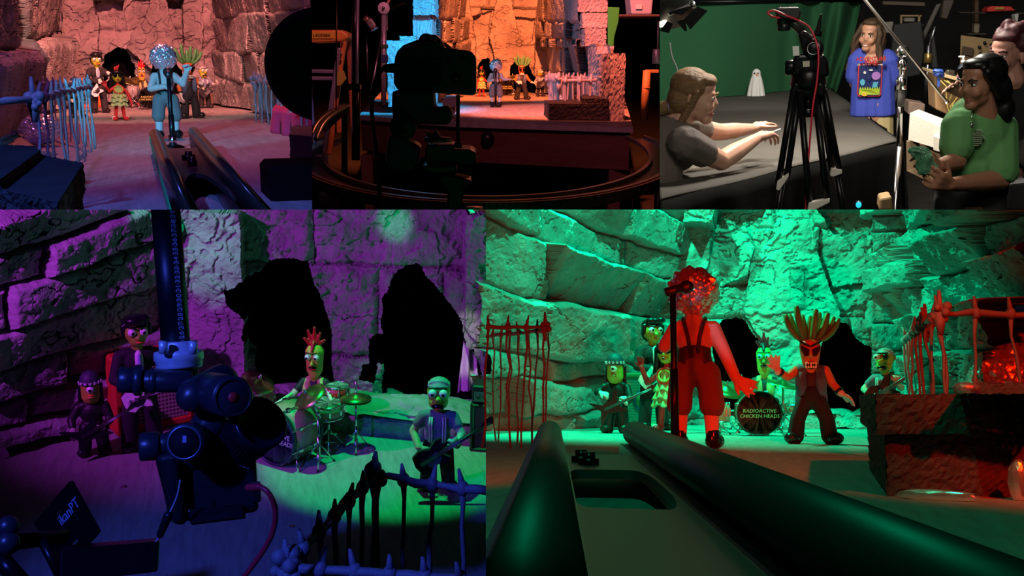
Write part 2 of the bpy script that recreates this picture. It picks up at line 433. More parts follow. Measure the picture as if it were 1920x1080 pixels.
def floor(name, corners, mt, z=0.0):
    m = MB(); m.add([CUR.fl(px, py, z) for px, py in corners], [tuple(range(len(corners)))], sm=False)
    return struct(m.build(name, mt))
def stone(F, px_poly, z0, z1, jitter=.01, seed=1):
    """rough block: outline seen at height z1 (px), dropped to z0"""
    r = random.Random(seed)
    top = [F.fl(px, py, z1) for px, py in px_poly]; bot = [V((p.x, p.y, z0)) for p in top]
    m = MB(); m.hull(bot, top); return m
# ------------------------------------------------------------------ puppets
def hand(m, w_, d, nrm, L, curl=.3, spread=.3, thumb=1, fr=.075, n=7, tout=.75):
    w_ = V(w_); d = V(d).normalized(); nrm = V(nrm); nrm = (nrm-d*nrm.dot(d)).normalized(); sd = d.cross(nrm)*thumb
    for k in (-1, 0, 1): m.cap(w_+sd*k*.07*L, .12*L, w_+d*.42*L+sd*k*.15*L, .115*L, n)
    for i, (ln, off) in enumerate(((.44, .21), (.52, .07), (.47, -.08), (.36, -.22))):
        b = w_+d*.46*L+sd*off*L; a = curl*(1+.12*i); fd = (d+sd*off*spread*3.2).normalized()
        d1 = fd*math.cos(a)-nrm*math.sin(a); d2 = fd*math.cos(2.1*a)-nrm*math.sin(2.1*a); d3 = fd*math.cos(3*a)-nrm*math.sin(3*a)
        p1 = b+d1*ln*L*.45; p2 = p1+d2*ln*L*.32; p3 = p2+d3*ln*L*.25
        m.cap(b, fr*L*1.05, p1, fr*L, n); m.cap(p1, fr*L, p2, fr*L*.95, n); m.cap(p2, fr*L*.95, p3, fr*L*.8, n)
    tb = w_+d*.14*L+sd*.17*L; td = (d*(1-tout*.5)+sd*tout-nrm*.35*(curl+.3)).normalized()
    t1 = tb+td*.26*L; t2 = t1+(td+d*.5-nrm*curl*.4).normalized()*.22*L
    m.cap(tb, fr*L*1.3, t1, fr*L*1.1, n); m.cap(t1, fr*L*1.1, t2, fr*L*.85, n)
def scl(m, s):
    m.v = [(x*s, y*s, z*s) for x, y, z in m.v]; return m
def sc(p, s): return V(p)*s
def eye(parent, s, c, r, gaze=(0, -1, 0), pr=.45, white=None, name='eye'):
    m = MB().ell(c, (r, r, r), n=16); o = scl(m, s).build(name, white or mat('eye white', (.85, .85, .85), .15), parent)
    g = V(gaze).normalized(); p = V(c)+g*r*.82
    m = MB().ell(p, (r*pr, r*pr, r*.3), n=12, rot=look((0, 0, 0), g).to_3x3()); scl(m, s).build('pupil', PUPIL, o)
    return o
def shoes(root, s, feet, mt, L=.13, wd=.05, h=.05, toe=None):
    for (x, y, a) in feet:
        d = V((math.sin(a), -math.cos(a), 0)); c = V((x, y, h*.9))
        m = MB().ell(c+d*L*.25, (wd, L*.55, h*.85), n=14, rot=rotz(a).to_3x3()).cap(c-d*L*.12+V((0, 0, .01)), wd*.8, c-d*L*.1+V((0, 0, h*.9)), wd*.75)
        m.ell(c+d*L*.5, (wd*1.05, wd*1.05, h*.9), n=12)
        m.v = [(p[0], p[1], max(p[2], 0)) for p in m.v]
        scl(m, s).build('shoe', mt, root)
def trouser(root, s, hips, legs, mt, waist, r0=.07, r1=.055, r2=.06, vox=.009, name='trousers'):
    m = MB().ell(hips, (.105, .075, .075)).cap(V(hips), .085, V(waist), .08)
    for (hp, kn, an) in legs: m.cap(hp, r0, kn, r1).cap(kn, r1, an, r2)
    return scl(m, s).blob(name, mt, root, vox*s)
SKINPALE = mat('pale painted latex', (.72, .62, .55), .5, var=.2, vs=25)
def lead(label, loc, s, rz, armL, armR, name='foil_headed_puppet', shorts=(.20, .20, .19)):
    """armX = (shoulder?, elbow, wrist, hand dir, back of hand, curl)"""
    r = thing(name, label, 'puppet', loc, rz)
    sk = SKINPALE; m = MB()
    m.ell((0, 0, .60), (.105, .07, .10)).ell((0, -.005, .53), (.09, .062, .10)).cap((-.07, 0, .655), .045, (.07, 0, .655), .045).cap((0, 0, .66), .05, (0, 0, .75), .045)
    m.ell((0, 0, .43), (.095, .07, .07))
    for sx in (-1, 1): m.chain([(.055*sx, 0, .41), (.075*sx, 0, .25), (.085*sx, .01, .06)], [.06, .042, .032])
    for (sh, el, wr, hd, hn, cu, th) in (armL, armR):
        m.chain([sh, el, wr], [.045, .038, .03]); hand(m, wr, hd, hn, .13, cu, .45, th, fr=.085)
    scl(m, s).blob('body', sk, r, .0075*s, 2)
    # foil ball for a head
    foil_mesh((0, 0, .855), .145, s, r, 'foil_head')
    trouser(r, s, (0, 0, .435), [((.062*x, 0, .41), (.08*x, 0, .32), (.087*x, .0, .235)) for x in (-1, 1)], mat('grey lederhosen %.2f' % shorts[0], shorts, .8), (0, 0, .47), .078, .07, .072, name='shorts')
    lm = mat('dark waistband leather', (.035, .02, .018), .5)
    m = MB().cap((0, 0, .47), .098, (0, 0, .53), .092); m.v = [(x, y*.78, z) for x, y, z in m.v]; scl(m, s).blob('waistband', lm, r, .01*s)
    for sx in (-1, 1):
        pa = [(.055*sx, -.068, .52), (.06*sx, -.078, .60), (.062*sx, -.06, .68), (.06*sx, 0, .71), (.05*sx, .06, .68), (.03*sx, .078, .60), (.02*sx, .07, .52)]
        scl(MB().tube(pa, .011, 8), s).build('suspender', lm, r)
        m = MB().cap((.083*sx, .005, .20), .042, (.086*sx, .01, .07), .036); scl(m, s).build('sock', mat('white knit sock', (.7, .68, .68), .9, bump=.4, bs=200, bd=.003), r)
    shoes(r, s, ((-.09, 0, -.1), (.09, 0, .1)), mat('glossy black shoe', (.01, .01, .01), .12))
    return r
def foil_mesh(c, rad, s, parent, name, seed=3, sub=5, squash=1.0, mt=None):
    bm = bmesh.new(); bmesh.ops.create_icosphere(bm, subdivisions=sub, radius=1.0)
    rr = random.Random(seed); cells = [V((rr.gauss(0, 1), rr.gauss(0, 1), rr.gauss(0, 1))).normalized() for _ in range(170)]
    P = np.array([v.co[:] for v in bm.verts]); Cc = np.array(cells); D = P @ Cc.T; D.sort(1)
    e = np.minimum((D[:, -1]-D[:, -2])*14, 1)
    c2 = rs_ = np.random.RandomState(seed+1).normal(size=(700, 3)); c2 = c2/np.linalg.norm(c2, axis=1)[:, None]; D2 = P @ c2.T; D2.sort(1); e2 = np.minimum((D2[:, -1]-D2[:, -2])*40, 1)
    k = .90+.19*e+.07*e2+np.random.RandomState(seed).normal(0, .005, len(P))
    for v, kk in zip(bm.verts, k): v.co = (v.co*float(kk)).copy()
    me = bpy.data.meshes.new(name); bm.to_mesh(me); bm.free(); me.materials.append(mt or FOIL)
    me.transform(Matrix.Translation(V(c)*s) @ Matrix.Diagonal((rad*s, rad*s, rad*s*squash, 1)))
    o = bpy.data.objects.new(name, me); CUR.col.objects.link(o)
    if parent is not None: o.parent = parent
    return o
GREENFACE = mat('green painted face', (.30, .52, .04), .45, var=.3, vs=20, col2=(.45, .40, .03))
YELFACE = mat('yellow green painted face', (.55, .50, .05), .45, var=.3, vs=18, col2=(.30, .40, .03))
HAIRBLK = mat('glossy black hair', (.008, .008, .010), .25)
LIPS = mat('orange red lips', (.75, .12, .03), .4)
REDSKIN = mat('red painted latex', (.62, .03, .03), .45, var=.25, vs=20)
PALEHAND = mat('pale hands', (.75, .66, .6), .5)
def suit(label, loc, s, rz, armL, armR, name='pompadour_puppet'):
    r = thing(name, label, 'puppet', loc, rz); jk = mat('black suit cloth', (.012, .012, .015), .8); m = MB()
    m.ell((0, 0, .875), (.088, .085, .085)).ell((0, -.02, .82), (.06, .06, .055)).cap((0, 0, .74), .04, (0, 0, .84), .04)
    m.ell((0, -.085, .845), (.02, .025, .018))
    scl(m, s).blob('head', GREENFACE, r, .009*s)
    m = MB().ell((0, .02, .93), (.098, .09, .065)).ell((0, -.05, .965), (.085, .06, .04)).ell((.05, -.06, .975), (.05, .045, .035)).ell((0, .05, .87), (.09, .055, .09))
    for x in (-1, 1): m.cap((.085*x, -.02, .92), .022, (.09*x, -.02, .85), .012)
    scl(m, s).blob('hair', HAIRBLK, r, .009*s)
    for x in (-1, 1):
        eye(r, s, (.038*x, -.07, .885), .028, (.2, -1, -.15))
        m = MB().cap((.015*x, -.088, .915), .008, (.062*x, -.072, .925), .006); scl(m, s).build('eyebrow', HAIRBLK, r)
    m = MB().ell((0.012, -.076, .812), (.032, .018, .009)); scl(m, s).build('mouth', LIPS, r)
    m = MB().ell((0, 0, .66), (.12, .075, .10)).ell((0, 0, .52), (.105, .075, .12)).cap((-.085, 0, .715), .045, (.085, 0, .715), .045)
    for (sh, el, wr, hd, hn, cu, th) in (armL, armR): m.chain([sh, el, wr], [.047, .04, .036])
    scl(m, s).blob('jacket', jk, r, .009*s)
    m = MB().ell((0, -.052, .66), (.035, .035, .09)); scl(m, s).build('shirt', mat('white shirt', (.7, .7, .72), .7), r)
    m = MB().cap((0, -.086, .72), .012, (0, -.09, .60), .016); scl(m, s).build('necktie', mat('light blue necktie', (.25, .42, .65), .6), r)
    for (sh, el, wr, hd, hn, cu, th) in (armL, armR):
        m = MB().cap(V(wr)-V(hd).normalized()*.02, .026, wr, .024); hand(m, wr, hd, hn, .11, cu, .35, th, fr=.085); scl(m, s).blob('hand', PALEHAND, r, .007*s, 1)
    trouser(r, s, (0, 0, .42), [((.055*x, 0, .40), (.075*x, 0, .22), (.09*x, 0, .05)) for x in (-1, 1)], jk, (0, 0, .48), .065, .058, .06)
    shoes(r, s, ((-.095, 0, -.25), (.095, 0, .35)), mat('glossy black shoe', (.01, .01, .01), .12), .12, .045, .045)
    return r
def girl(label, loc, s, rz, armL, armR, name='grass_skirt_puppet'):
    r = thing(name, label, 'puppet', loc, rz); m = MB()
    m.ell((0, 0, .50), (.07, .055, .13)).cap((-.06, 0, .60), .035, (.06, 0, .60), .035).cap((0, 0, .6), .035, (0, 0, .68), .03).ell((0, 0, .38), (.07, .055, .06))
    for x in (-1, 1): m.chain([(.045*x, 0, .36), (.06*x, 0, .2), (.075*x, .01, .05)], [.038, .032, .03])
    for (sh, el, wr, hd, hn, cu, th) in (armL, armR): m.chain([sh, el, wr], [.03, .028, .026]); hand(m, wr, hd, hn, .12, cu, .3, th, fr=.09)
    scl(m, s).blob('body', REDSKIN, r, .007*s, 2)
    m = MB().ell((0, 0, .80), (.092, .085, .105)).ell((0, -.03, .745), (.062, .06, .055)).ell((0, -.085, .785), (.016, .022, .014)); scl(m, s).blob('head', GREENFACE, r, .009*s)
    m = MB().ell((0, .02, .835), (.108, .095, .09)).ell((0, .06, .72), (.10, .05, .15)).ell((0, -.055, .875), (.095, .05, .035))
    for x in (-1, 1): m.cap((.095*x, .0, .84), .035, (.115*x, .03, .62), .028).cap((.11*x, .02, .7), .03, (.15*x, .03, .60), .015)
    scl(m, s).blob('hair', HAIRBLK, r, .009*s)
    for x in (-1, 1): m = MB().ell((.042*x, -.085, .82), (.038, .02, .03)); scl(m, s).build('sunglasses', mat('black gloss lens', (.003, .003, .003), .35, spec=.06), r)
    m = MB().ell((0, -.086, .742), (.028, .015, .017)); scl(m, s).build('mouth', LIPS, r)
    m = MB().ell((0, -.094, .742), (.018, .012, .011)); scl(m, s).build('open_mouth', PUPIL, r)
    for k in range(3):
        pa = [(-.03+.02*k, .0, .90), (-.035+.025*k, .0, .95), (-.02+.035*k, .0, .985+.015*k)]
        scl(MB().tube(pa, [.02, .017, .006], 8), s).build('feather', REDSKIN, r)
    gm = mat('ruffled yellow green dress', (.50, .62, .22), .7, var=.5, vs=22, col2=(.22, .50, .25))
    m = MB()
    for (z0, z1, r0, r1, ph) in ((.62, .50, .065, .085, 0), (.52, .42, .08, .125, 1), (.44, .34, .095, .145, 2), (.37, .265, .10, .155, 3)):
        def fn(u, v, z0=z0, z1=z1, r0=r0, r1=r1, ph=ph):
            a = 2*PI*u; q = r0+(r1-r0)*v+.016*v*math.sin(a*11+ph*2); z = z0+(z1-z0)*v+.014*v*math.sin(a*7+ph)
            return V((q*math.cos(a), q*.85*math.sin(a), z))
        m.sheet(fn, 66, 6)
    scl(m, s).build('dress', gm, r, solid=.006*s)
    for k, (q, c) in enumerate(((.075, (.65, .62, .08)), (.088, (.62, .05, .04)), (.062, (.3, .55, .08)))):
        pa = [(q*math.sin(a)*.95, -.045-.028*(1+math.cos(a))/2-.008*k, .57-q*.9*math.cos(a)) for a in [2*PI*i/20 for i in range(20)]]
        scl(MB().tube(pa, .014-.002*k, 8, closed=True), s).build('necklace', mat('necklace %d' % k, c, .5), r)
    shoes(r, s, ((-.08, 0, -.3), (.085, 0, .3)), mat('red boots', (.55, .02, .02), .4), .12, .045, .045)
    for x in (-1, 1):
        m = MB().ell((.09*x+.018*x, -.055, .045), (.046, .02, .044)); scl(m, s).build('shoe_stripe', WHITE, r)
    return r
def oneeye(label, loc, s, rz, armL, armR, name='one_eyed_puppet'):
    r = thing(name, label, 'puppet', loc, rz); bk = mat('black leather clothes', (.012, .012, .012), .5); m = MB()
    m.cap((0, 0, .70), .105, (0, 0, .84), .105).ell((0, -.105, .71), (.03, .02, .02)); scl(m, s).blob('head', YELFACE, r, .012*s)
    m = MB().cap((0, 0, .87), .118, (0, .0, .89), .112); m.v = [(x, y, max(z, .835)) for x, y, z in m.v]; scl(m, s).build('cap', mat('dark bandana', (.03, .035, .06), .6), r)
    for k in range(7):
        a = -PI/2+(k-3)*.42; p = V((.122*math.cos(a), .122*math.sin(a), .875)); o = V((math.cos(a), math.sin(a), 0)); mm = look(p, o)
        st = [((.022 if i % 2 == 0 else .010)*math.cos(PI/2+i*PI/5), (.022 if i % 2 == 0 else .010)*math.sin(PI/2+i*PI/5)) for i in range(10)]
        scl(MB().prism(st, -.004, .006, mm), s).build('star', mat('silver star', (.7, .72, .8), .3), r)
    for x in (-1, 1): m = MB().cap((.105*x, .03, .82), .03, (.12*x, .03, .55), .018).cap((.09*x, .07, .82), .035, (.1*x, .08, .55), .02); scl(m, s).build('long_hair', HAIRBLK, r)
    eye(r, s, (0, -.085, .80), .045, (-.15, -1, -.05), .42)
    m = MB().ell((0, -.10, .735), (.038, .018, .012)).ell((0, -.10, .71), (.042, .02, .013)); scl(m, s).build('lips', LIPS, r)
    m = MB().ell((0, 0, .50), (.135, .09, .13)).cap((-.09, 0, .59), .05, (.09, 0, .59), .05).ell((0, 0, .36), (.13, .09, .08))
    for (sh, el, wr, hd, hn, cu, th) in (armL, armR): m.chain([sh, el, V(wr)*.8+V(el)*.2], [.055, .048, .04])
    scl(m, s).blob('jacket', bk, r, .012*s)
    for (sh, el, wr, hd, hn, cu, th) in (armL, armR):
        m = MB().cap(V(wr)*.7+V(el)*.3, .034, wr, .03); hand(m, wr, hd, hn, .15, cu, .35, th, fr=.085); scl(m, s).blob('hand', PALEHAND, r, .009*s, 1)
    trouser(r, s, (0, 0, .34), [((.07*x, 0, .32), (.09*x, 0, .18), (.10*x, 0, .05)) for x in (-1, 1)], bk, (0, 0, .40), .085, .075, .072, .012)
    shoes(r, s, ((-.11, 0, -.2), (.11, 0, .2)), mat('matt black boots', (.015, .015, .015), .5), .15, .06, .06)
    return r
def rooster(label, loc, s, rz, armL, armR, name='rooster_puppet', comb=1.0):
    """seated: z=0 is the floor"""
    r = thing(name, label, 'puppet', loc, rz); fm = mat('yellow chicken skin', (.72, .50, .08), .45, var=.2, vs=20)
    m = MB().cap((0, 0, .66), .075, (0, .01, .83), .088).ell((0, -.02, .62), (.05, .05, .05)).cap((0, 0, .56), .04, (0, 0, .64), .045); scl(m, s).blob('head', fm, r, .009*s)
    m = MB().cap((0, -.02, .90), .03, (0, .05, .90), .03)
    for (x, y, z, x0) in ((-.075, -.03, .965, -.03), (-.05, .0, 1.03, -.02), (.005, .0, 1.06, 0), (.05, .01, 1.01, .02), (.085, .02, .94, .03)):
        m.cap((x0, y*.3, .90), .022, (x*comb, y, .90+(z-.90)), .015)
    m.cap((0, -.075, .86), .014, (0, -.03, .915), .026)
    scl(m, s).blob('comb', mat('red comb', (.65, .01, .02), .35), r, .008*s, 2)
    m = MB(); m.add([(-.032, -.075, .735), (.032, -.075, .735), (0, -.075, .775), (0, -.155, .735), (-.02, -.075, .72), (.02, -.075, .72)], [(0, 3, 2), (2, 3, 1), (1, 3, 5), (5, 3, 4), (4, 3, 0), (0, 2, 1, 5, 4)]); scl(m, s).build('beak', mat('orange beak', (.85, .28, .08), .4), r)
    m = MB().ell((0, -.070, .698), (.038, .022, .014)); scl(m, s).build('mouth', PUPIL, r)
    m = MB().ell((0, -.08, .687), (.04, .02, .008)); scl(m, s).build('lower_lip', mat('red comb', (.65, .01, .02)), r)
    for x in (-1, 1):
        eye(r, s, (.04*x, -.075, .80), .029, (-.25, -1, -.25))
        m = MB().cap((.012*x, -.095, .838), .007, (.065*x, -.08, .845), .005); scl(m, s).build('eyebrow', HAIRBLK, r)
    m = MB().ell((0, 0, .45), (.095, .065, .12)).cap((-.07, 0, .54), .04, (.07, 0, .54), .04).ell((0, 0, .33), (.095, .07, .06))
    for (sh, el, wr, hd, hn, cu, th) in (armL, armR): m.cap(sh, .042, V(sh)*.55+V(el)*.45, .04)
    scl(m, s).blob('shirt', mat('black t shirt', (.015, .015, .02), .8), r, .009*s)
    vm = mat('cream yellow vest', (.70, .58, .22), .6)
    for x in (-1, 1): m = MB().ell((.062*x, -.012, .45), (.055, .078, .12)).ell((.055*x, .03, .46), (.06, .055, .12)).cap((.06*x, -.0, .54), .047, (.05*x, .0, .56), .04); scl(m, s).blob('vest_panel', vm, r, .009*s)
    for (sh, el, wr, hd, hn, cu, th) in (armL, armR):
        m = MB().chain([V(sh)*.5+V(el)*.5, el, wr], [.034, .032, .026]); hand(m, wr, hd, hn, .12, cu, .3, th, fr=.09); scl(m, s).blob('arm', mat('pale arm', (.62, .56, .40), .5), r, .008*s, 1)
    m = MB()
    for x in (-1, 1): m.chain([(.05*x, 0, .32), (.11*x, -.17, .30), (.12*x, -.17, .08)], [.06, .05, .045])
    scl(m, s).blob('trousers', mat('dark striped trousers', (.10, .015, .03), .7), r, .011*s)
    shoes(r, s, ((-.12, -.18, -.1), (.12, -.18, .1)), mat('red boots', (.55, .02, .02)), .12, .045, .045)
    return r
def carrot(label, loc, s, rz, armL, armR, name='carrot_headed_puppet', stance=.10):
    r = thing(name, label, 'puppet', loc, rz); om = mat('orange carrot skin', (.72, .16, .03), .45, var=.25, vs=14)
    hd = [(.012, .525), (.03, .545), (.05, .60), (.068, .67), (.082, .75), (.088, .80), (.08, .835), (.05, .855), (.0, .86)]
    m = MB().lathe(hd, 24); m.v = [(x, y*.9+.06*(.86-z)*-.4, z) for x, y, z in m.v]; m.ell((0, -.085, .735), (.016, .03, .045)); scl(m, s).blob('head', om, r, .008*s)
    gm = mat('green carrot fronds', (.10, .33, .10), .5, var=.3, vs=15)
    fr_ = [(-.19, 0, 1.06, .03), (-.155, .05, 1.07, .03), (-.10, -.02, 1.13, .03), (-.05, .04, 1.06, .028), (.01, .02, 1.05, .026), (.055, -.02, 1.10, .03), (.09, .05, 1.08, .028), (.15, .0, 1.07, .03), (.20, .03, 1.04, .028), (.235, -.01, 1.02, .028)]
    for (x, y, z, q) in fr_:
        b = V((x*.28, y*.5, .845)); e = V((x, y*1.5, z)); mid = (b+e)/2+V((x*.10, 0, -.02))
        pa = [b, b*.5+mid*.5+V((x*.03, 0, -.01)), mid, mid*.5+e*.5+V((x*.02, 0, .0)), e, e+(e-mid).normalized()*.012]
        scl(MB().tube(pa, [.02, .025, q, q*.95, q*.7, .006], 9), s).build('frond', gm, r)
    for x in (-1, 1):
        pl = [(.008*x, .770), (.078*x, .805), (.074*x, .765), (.045*x, .715), (.02*x, .72)]
        m = MB().prism([(p[0], p[1]) for p in pl], .068, .098, axes((0, 0, 0), V((1, 0, 0)), V((0, 0, 1)), V((0, -1, 0)))); scl(m, s).build('sunglasses', mat('black gloss lens', (.003, .003, .003), .35, spec=.06), r)
        m = MB().cap((.01*x, -.09, .80), .009, (.08*x, -.07, .835), .008); scl(m, s).build('eyebrow', HAIRBLK, r)
    m = MB().ell((0, -.062, .643), (.05, .03, .034)); scl(m, s).build('mouth', PUPIL, r)
    for i in range(-2, 3):
        for zz in (.657, .630): m = MB().box((i*.0185, -.088+abs(i)*.006, zz), (.0165, .012, .024), b=.003); scl(m, s).build('tooth', mat('teeth', (.8, .75, .65), .3), r)
    m = MB().ell((0, 0, .50), (.085, .06, .13)).cap((-.075, 0, .60), .042, (.075, 0, .60), .042)
    scl(m, s).blob('shirt', mat('black t shirt', (.015, .015, .02)), r, .009*s)
    vm = mat('patched denim vest', (.10, .16, .30), .8, var=.6, vs=25, col2=(.03, .05, .10))
    for x in (-1, 1):
        m = MB().ell((.075*x, .0, .50), (.055, .082, .125)).cap((.085*x, 0, .60), .05, (.05*x, .0, .60), .045).cap((.07*x, .02, .42), .06, (.09*x, .02, .36), .045); scl(m, s).blob('vest_panel', vm, r, .009*s)
    for (sh, el, wr, hd_, hn, cu, th) in (armL, armR):
        m = MB().chain([sh, el, wr], [.042, .034, .028]); scl(m, s).build('arm', REDSKIN if False else om, r)
        m = MB().cap(V(wr)-V(hd_).normalized()*.015, .03, wr, .03); hand(m, wr, hd_, hn, .14, cu, .5, th, fr=.085); scl(m, s).blob('glove', mat('pale glove', (.68, .6, .58), .5), r, .0075*s, 1)
        a = V(el)*.25+V(wr)*.75; d = (V(wr)-V(el)).normalized(); m = MB().cyl(a-d*.012, a+d*.012, .038, 14); scl(m, s).build('wristband', HAIRBLK, r)
    st = stance
    trouser(r, s, (0, 0, .36), [((.055*x, 0, .35), (st*.85*x, -.01, .20), (st*x, 0, .06)) for x in (-1, 1)], mat('black trousers', (.012, .012, .016), .8), (0, 0, .42), .068, .064, .07)
    shoes(r, s, ((-st, 0, -.5), (st+.01, -.01, .5)), mat('black clown shoes', (.014, .014, .016), .25), .15, .058, .055)
    return r
def oldman(label, loc, s, rz, armL, armR, name='guitarist_puppet', patch=False):
    r = thing(name, label, 'puppet', loc, rz); m = MB()
    m.ell((0, .01, .865), (.10, .10, .10)).ell((0, -.02, .785), (.085, .08, .07)).ell((0, -.115, .835), (.03, .035, .028)).cap((0, .01, .68), .045, (0, .01, .78), .045); scl(m, s).blob('head', YELFACE, r, .01*s)
    hm = mat('grey striped hair', (.35, .36, .40), .5); m = MB().ell((0, .022, .872), (.104, .104, .106)); m.v = [(x, y, max(z, .905+max(0, -y)*.35)) for x, y, z in m.v]
    for k in range(-4, 5):
        x0 = k*.021; pa = []
        for i in range(9):
            a = -.55+i*.30; R_ = math.sqrt(max(.0006, .1085**2-x0*x0)); pa.append((x0, .022+R_*math.sin(a), .872+R_*math.cos(a)))
        m.tube(pa, .0105, 8)
    scl(m, s).blob('hair', hm, r, .008*s, 1)
    for x in (-1, 1):
        if patch and x == 1:
            m = MB().ell((.045, -.085, .885), (.035, .022, .032)); scl(m, s).build('eye_patch', PUPIL, r); continue
        eye(r, s, (.045*x, -.10, .885), .036, (.0, -1, -.15), .4)
    m = MB().cap((-.07, -.085, .925), .010, (.07, -.085, .925), .010); scl(m, s).build('brow', HAIRBLK, r)
    m = MB().ell((0, -.088, .765), (.055, .025, .028)); scl(m, s).build('mouth', PUPIL, r)
    m = MB().ell((0, -.10, .75), (.03, .03, .014)); scl(m, s).build('tongue', LIPS, r)
    sm_ = mat('striped bowling shirt', (.18, .20, .30), .7); m = MB()
    m.ell((0, 0, .58), (.12, .085, .12)).cap((-.085, 0, .66), .048, (.085, 0, .66), .048).ell((0, 0, .47), (.11, .085, .09))
    for (sh, el, wr, hd, hn, cu, th) in (armL, armR): m.cap(sh, .052, V(sh)*.5+V(el)*.5, .05)
    scl(m, s).blob('shirt', sm_, r, .01*s)
    for x in (-1, 1):
        for q in (.045, .065): scl(MB().tube([(q*x, -.078, .67), (q*x*1.05, -.090, .60), (q*x, -.090, .50), (q*x, -.08, .45)], .007, 6), s).build('shirt_stripe', WHITE, r)
    for (sh, el, wr, hd, hn, cu, th) in (armL, armR):
        m = MB().chain([V(sh)*.5+V(el)*.5, el, wr], [.038, .036, .03]); hand(m, wr, hd, hn, .13, cu, .35, th, fr=.085); scl(m, s).blob('arm', mat('pale arm flesh', (.60, .50, .42), .5), r, .009*s, 1)
    trouser(r, s, (0, 0, .40), [((.06*x, 0, .38), (.08*x, -.01, .22), (.095*x, 0, .05)) for x in (-1, 1)], mat('black trousers', (.012, .012, .016), .8), (0, 0, .46), .075, .065, .06, .011)
    shoes(r, s, ((-.10, 0, -.3), (.10, 0, .4)), mat('matt black boots', (.015, .015, .015), .5), .14, .055, .055)
    return r
# arm presets: (shoulder, elbow, wrist, hand direction, back of hand, curl, thumb side)
GL = ((-.115, 0, .655), (-.17, -.02, .53), (-.075, -.12, .50), (1, -.2, -.25), (0, -1, .2), .45, 1)
GR = ((.115, 0, .655), (.19, -.05, .55), (.17, -.17, .62), (.2, -.1, 1), (.7, -.7, 0), .8, -1)
def guitar(label, M, L, kind='white', name='electric_guitar', cat='guitar'):
    """z: towards viewer, x along the neck; origin at the middle of the body; L full length"""
    r = thing(name, label, cat, M=M); s = L
    if kind == 'white':
        pts = [(-.20, .0), (-.19, .10), (-.11, .14), (-.02, .10), (.06, .12), (.13, .14), (.12, .08), (.08, .03), (.08, -.03), (.12, -.09), (.12, -.15), (.05, -.13), (-.02, -.11), (-.11, -.15), (-.19, -.10)]; bm_ = mat('white guitar lacquer', (.78, .78, .8), .25)
    elif kind == 'spiky':
        pts = [(-.34, .20), (-.14, .07), (.02, .10), (.16, .20), (.08, .03), (.08, -.03), (.20, -.16), (.0, -.10), (-.12, -.08), (-.30, -.24), (-.20, 0)]; bm_ = mat('black guitar lacquer', (.012, .014, .016), .3)
    else:
        pts = [(-.20, .0), (-.18, .09), (-.09, .12), (.0, .08), (.10, .13), (.17, .12), (.09, .03), (.09, -.03), (.14, -.10), (.07, -.13), (.0, -.09), (-.09, -.13), (-.18, -.10)]; bm_ = mat('black guitar lacquer', (.012, .014, .016), .3)
    scl(MB().prism(pts, -.025, .025), s).build('body', bm_, r)
    scl(MB().prism([(.05, .022), (.55, .016), (.55, -.016), (.05, -.022)], .02, .042), s).build('neck', mat('dark wood neck', (.05, .025, .015), .5), r)
    scl(MB().prism([(.54, .018), (.60, .045), (.68, .05), (.70, .02), (.66, -.02), (.54, -.018)], .012, .035), s).build('headstock', bm_, r)
    if kind != 'spiky': scl(MB().prism([(-.10, -.02), (.05, .04), (.07, -.05), (.02, -.09), (-.07, -.09)], .025, .029), s).build('pickguard', BLACK if kind == 'white' else mat('grey pickguard', (.12, .12, .14), .3), r)
    for x in (-.10, -.03): scl(MB().box((x, 0, .033), (.03, .065, .012), b=.003), s).build('pickup', mat('dark pickup', (.02, .02, .02), .3) if kind != 'white' else CHROME, r)
    for k in range(4): scl(MB().tube([(-.14, -.015+.01*k, .046), (.64, -.012+.008*k, .046)], .0022, 5), s).build('string', STEEL, r)
    return r
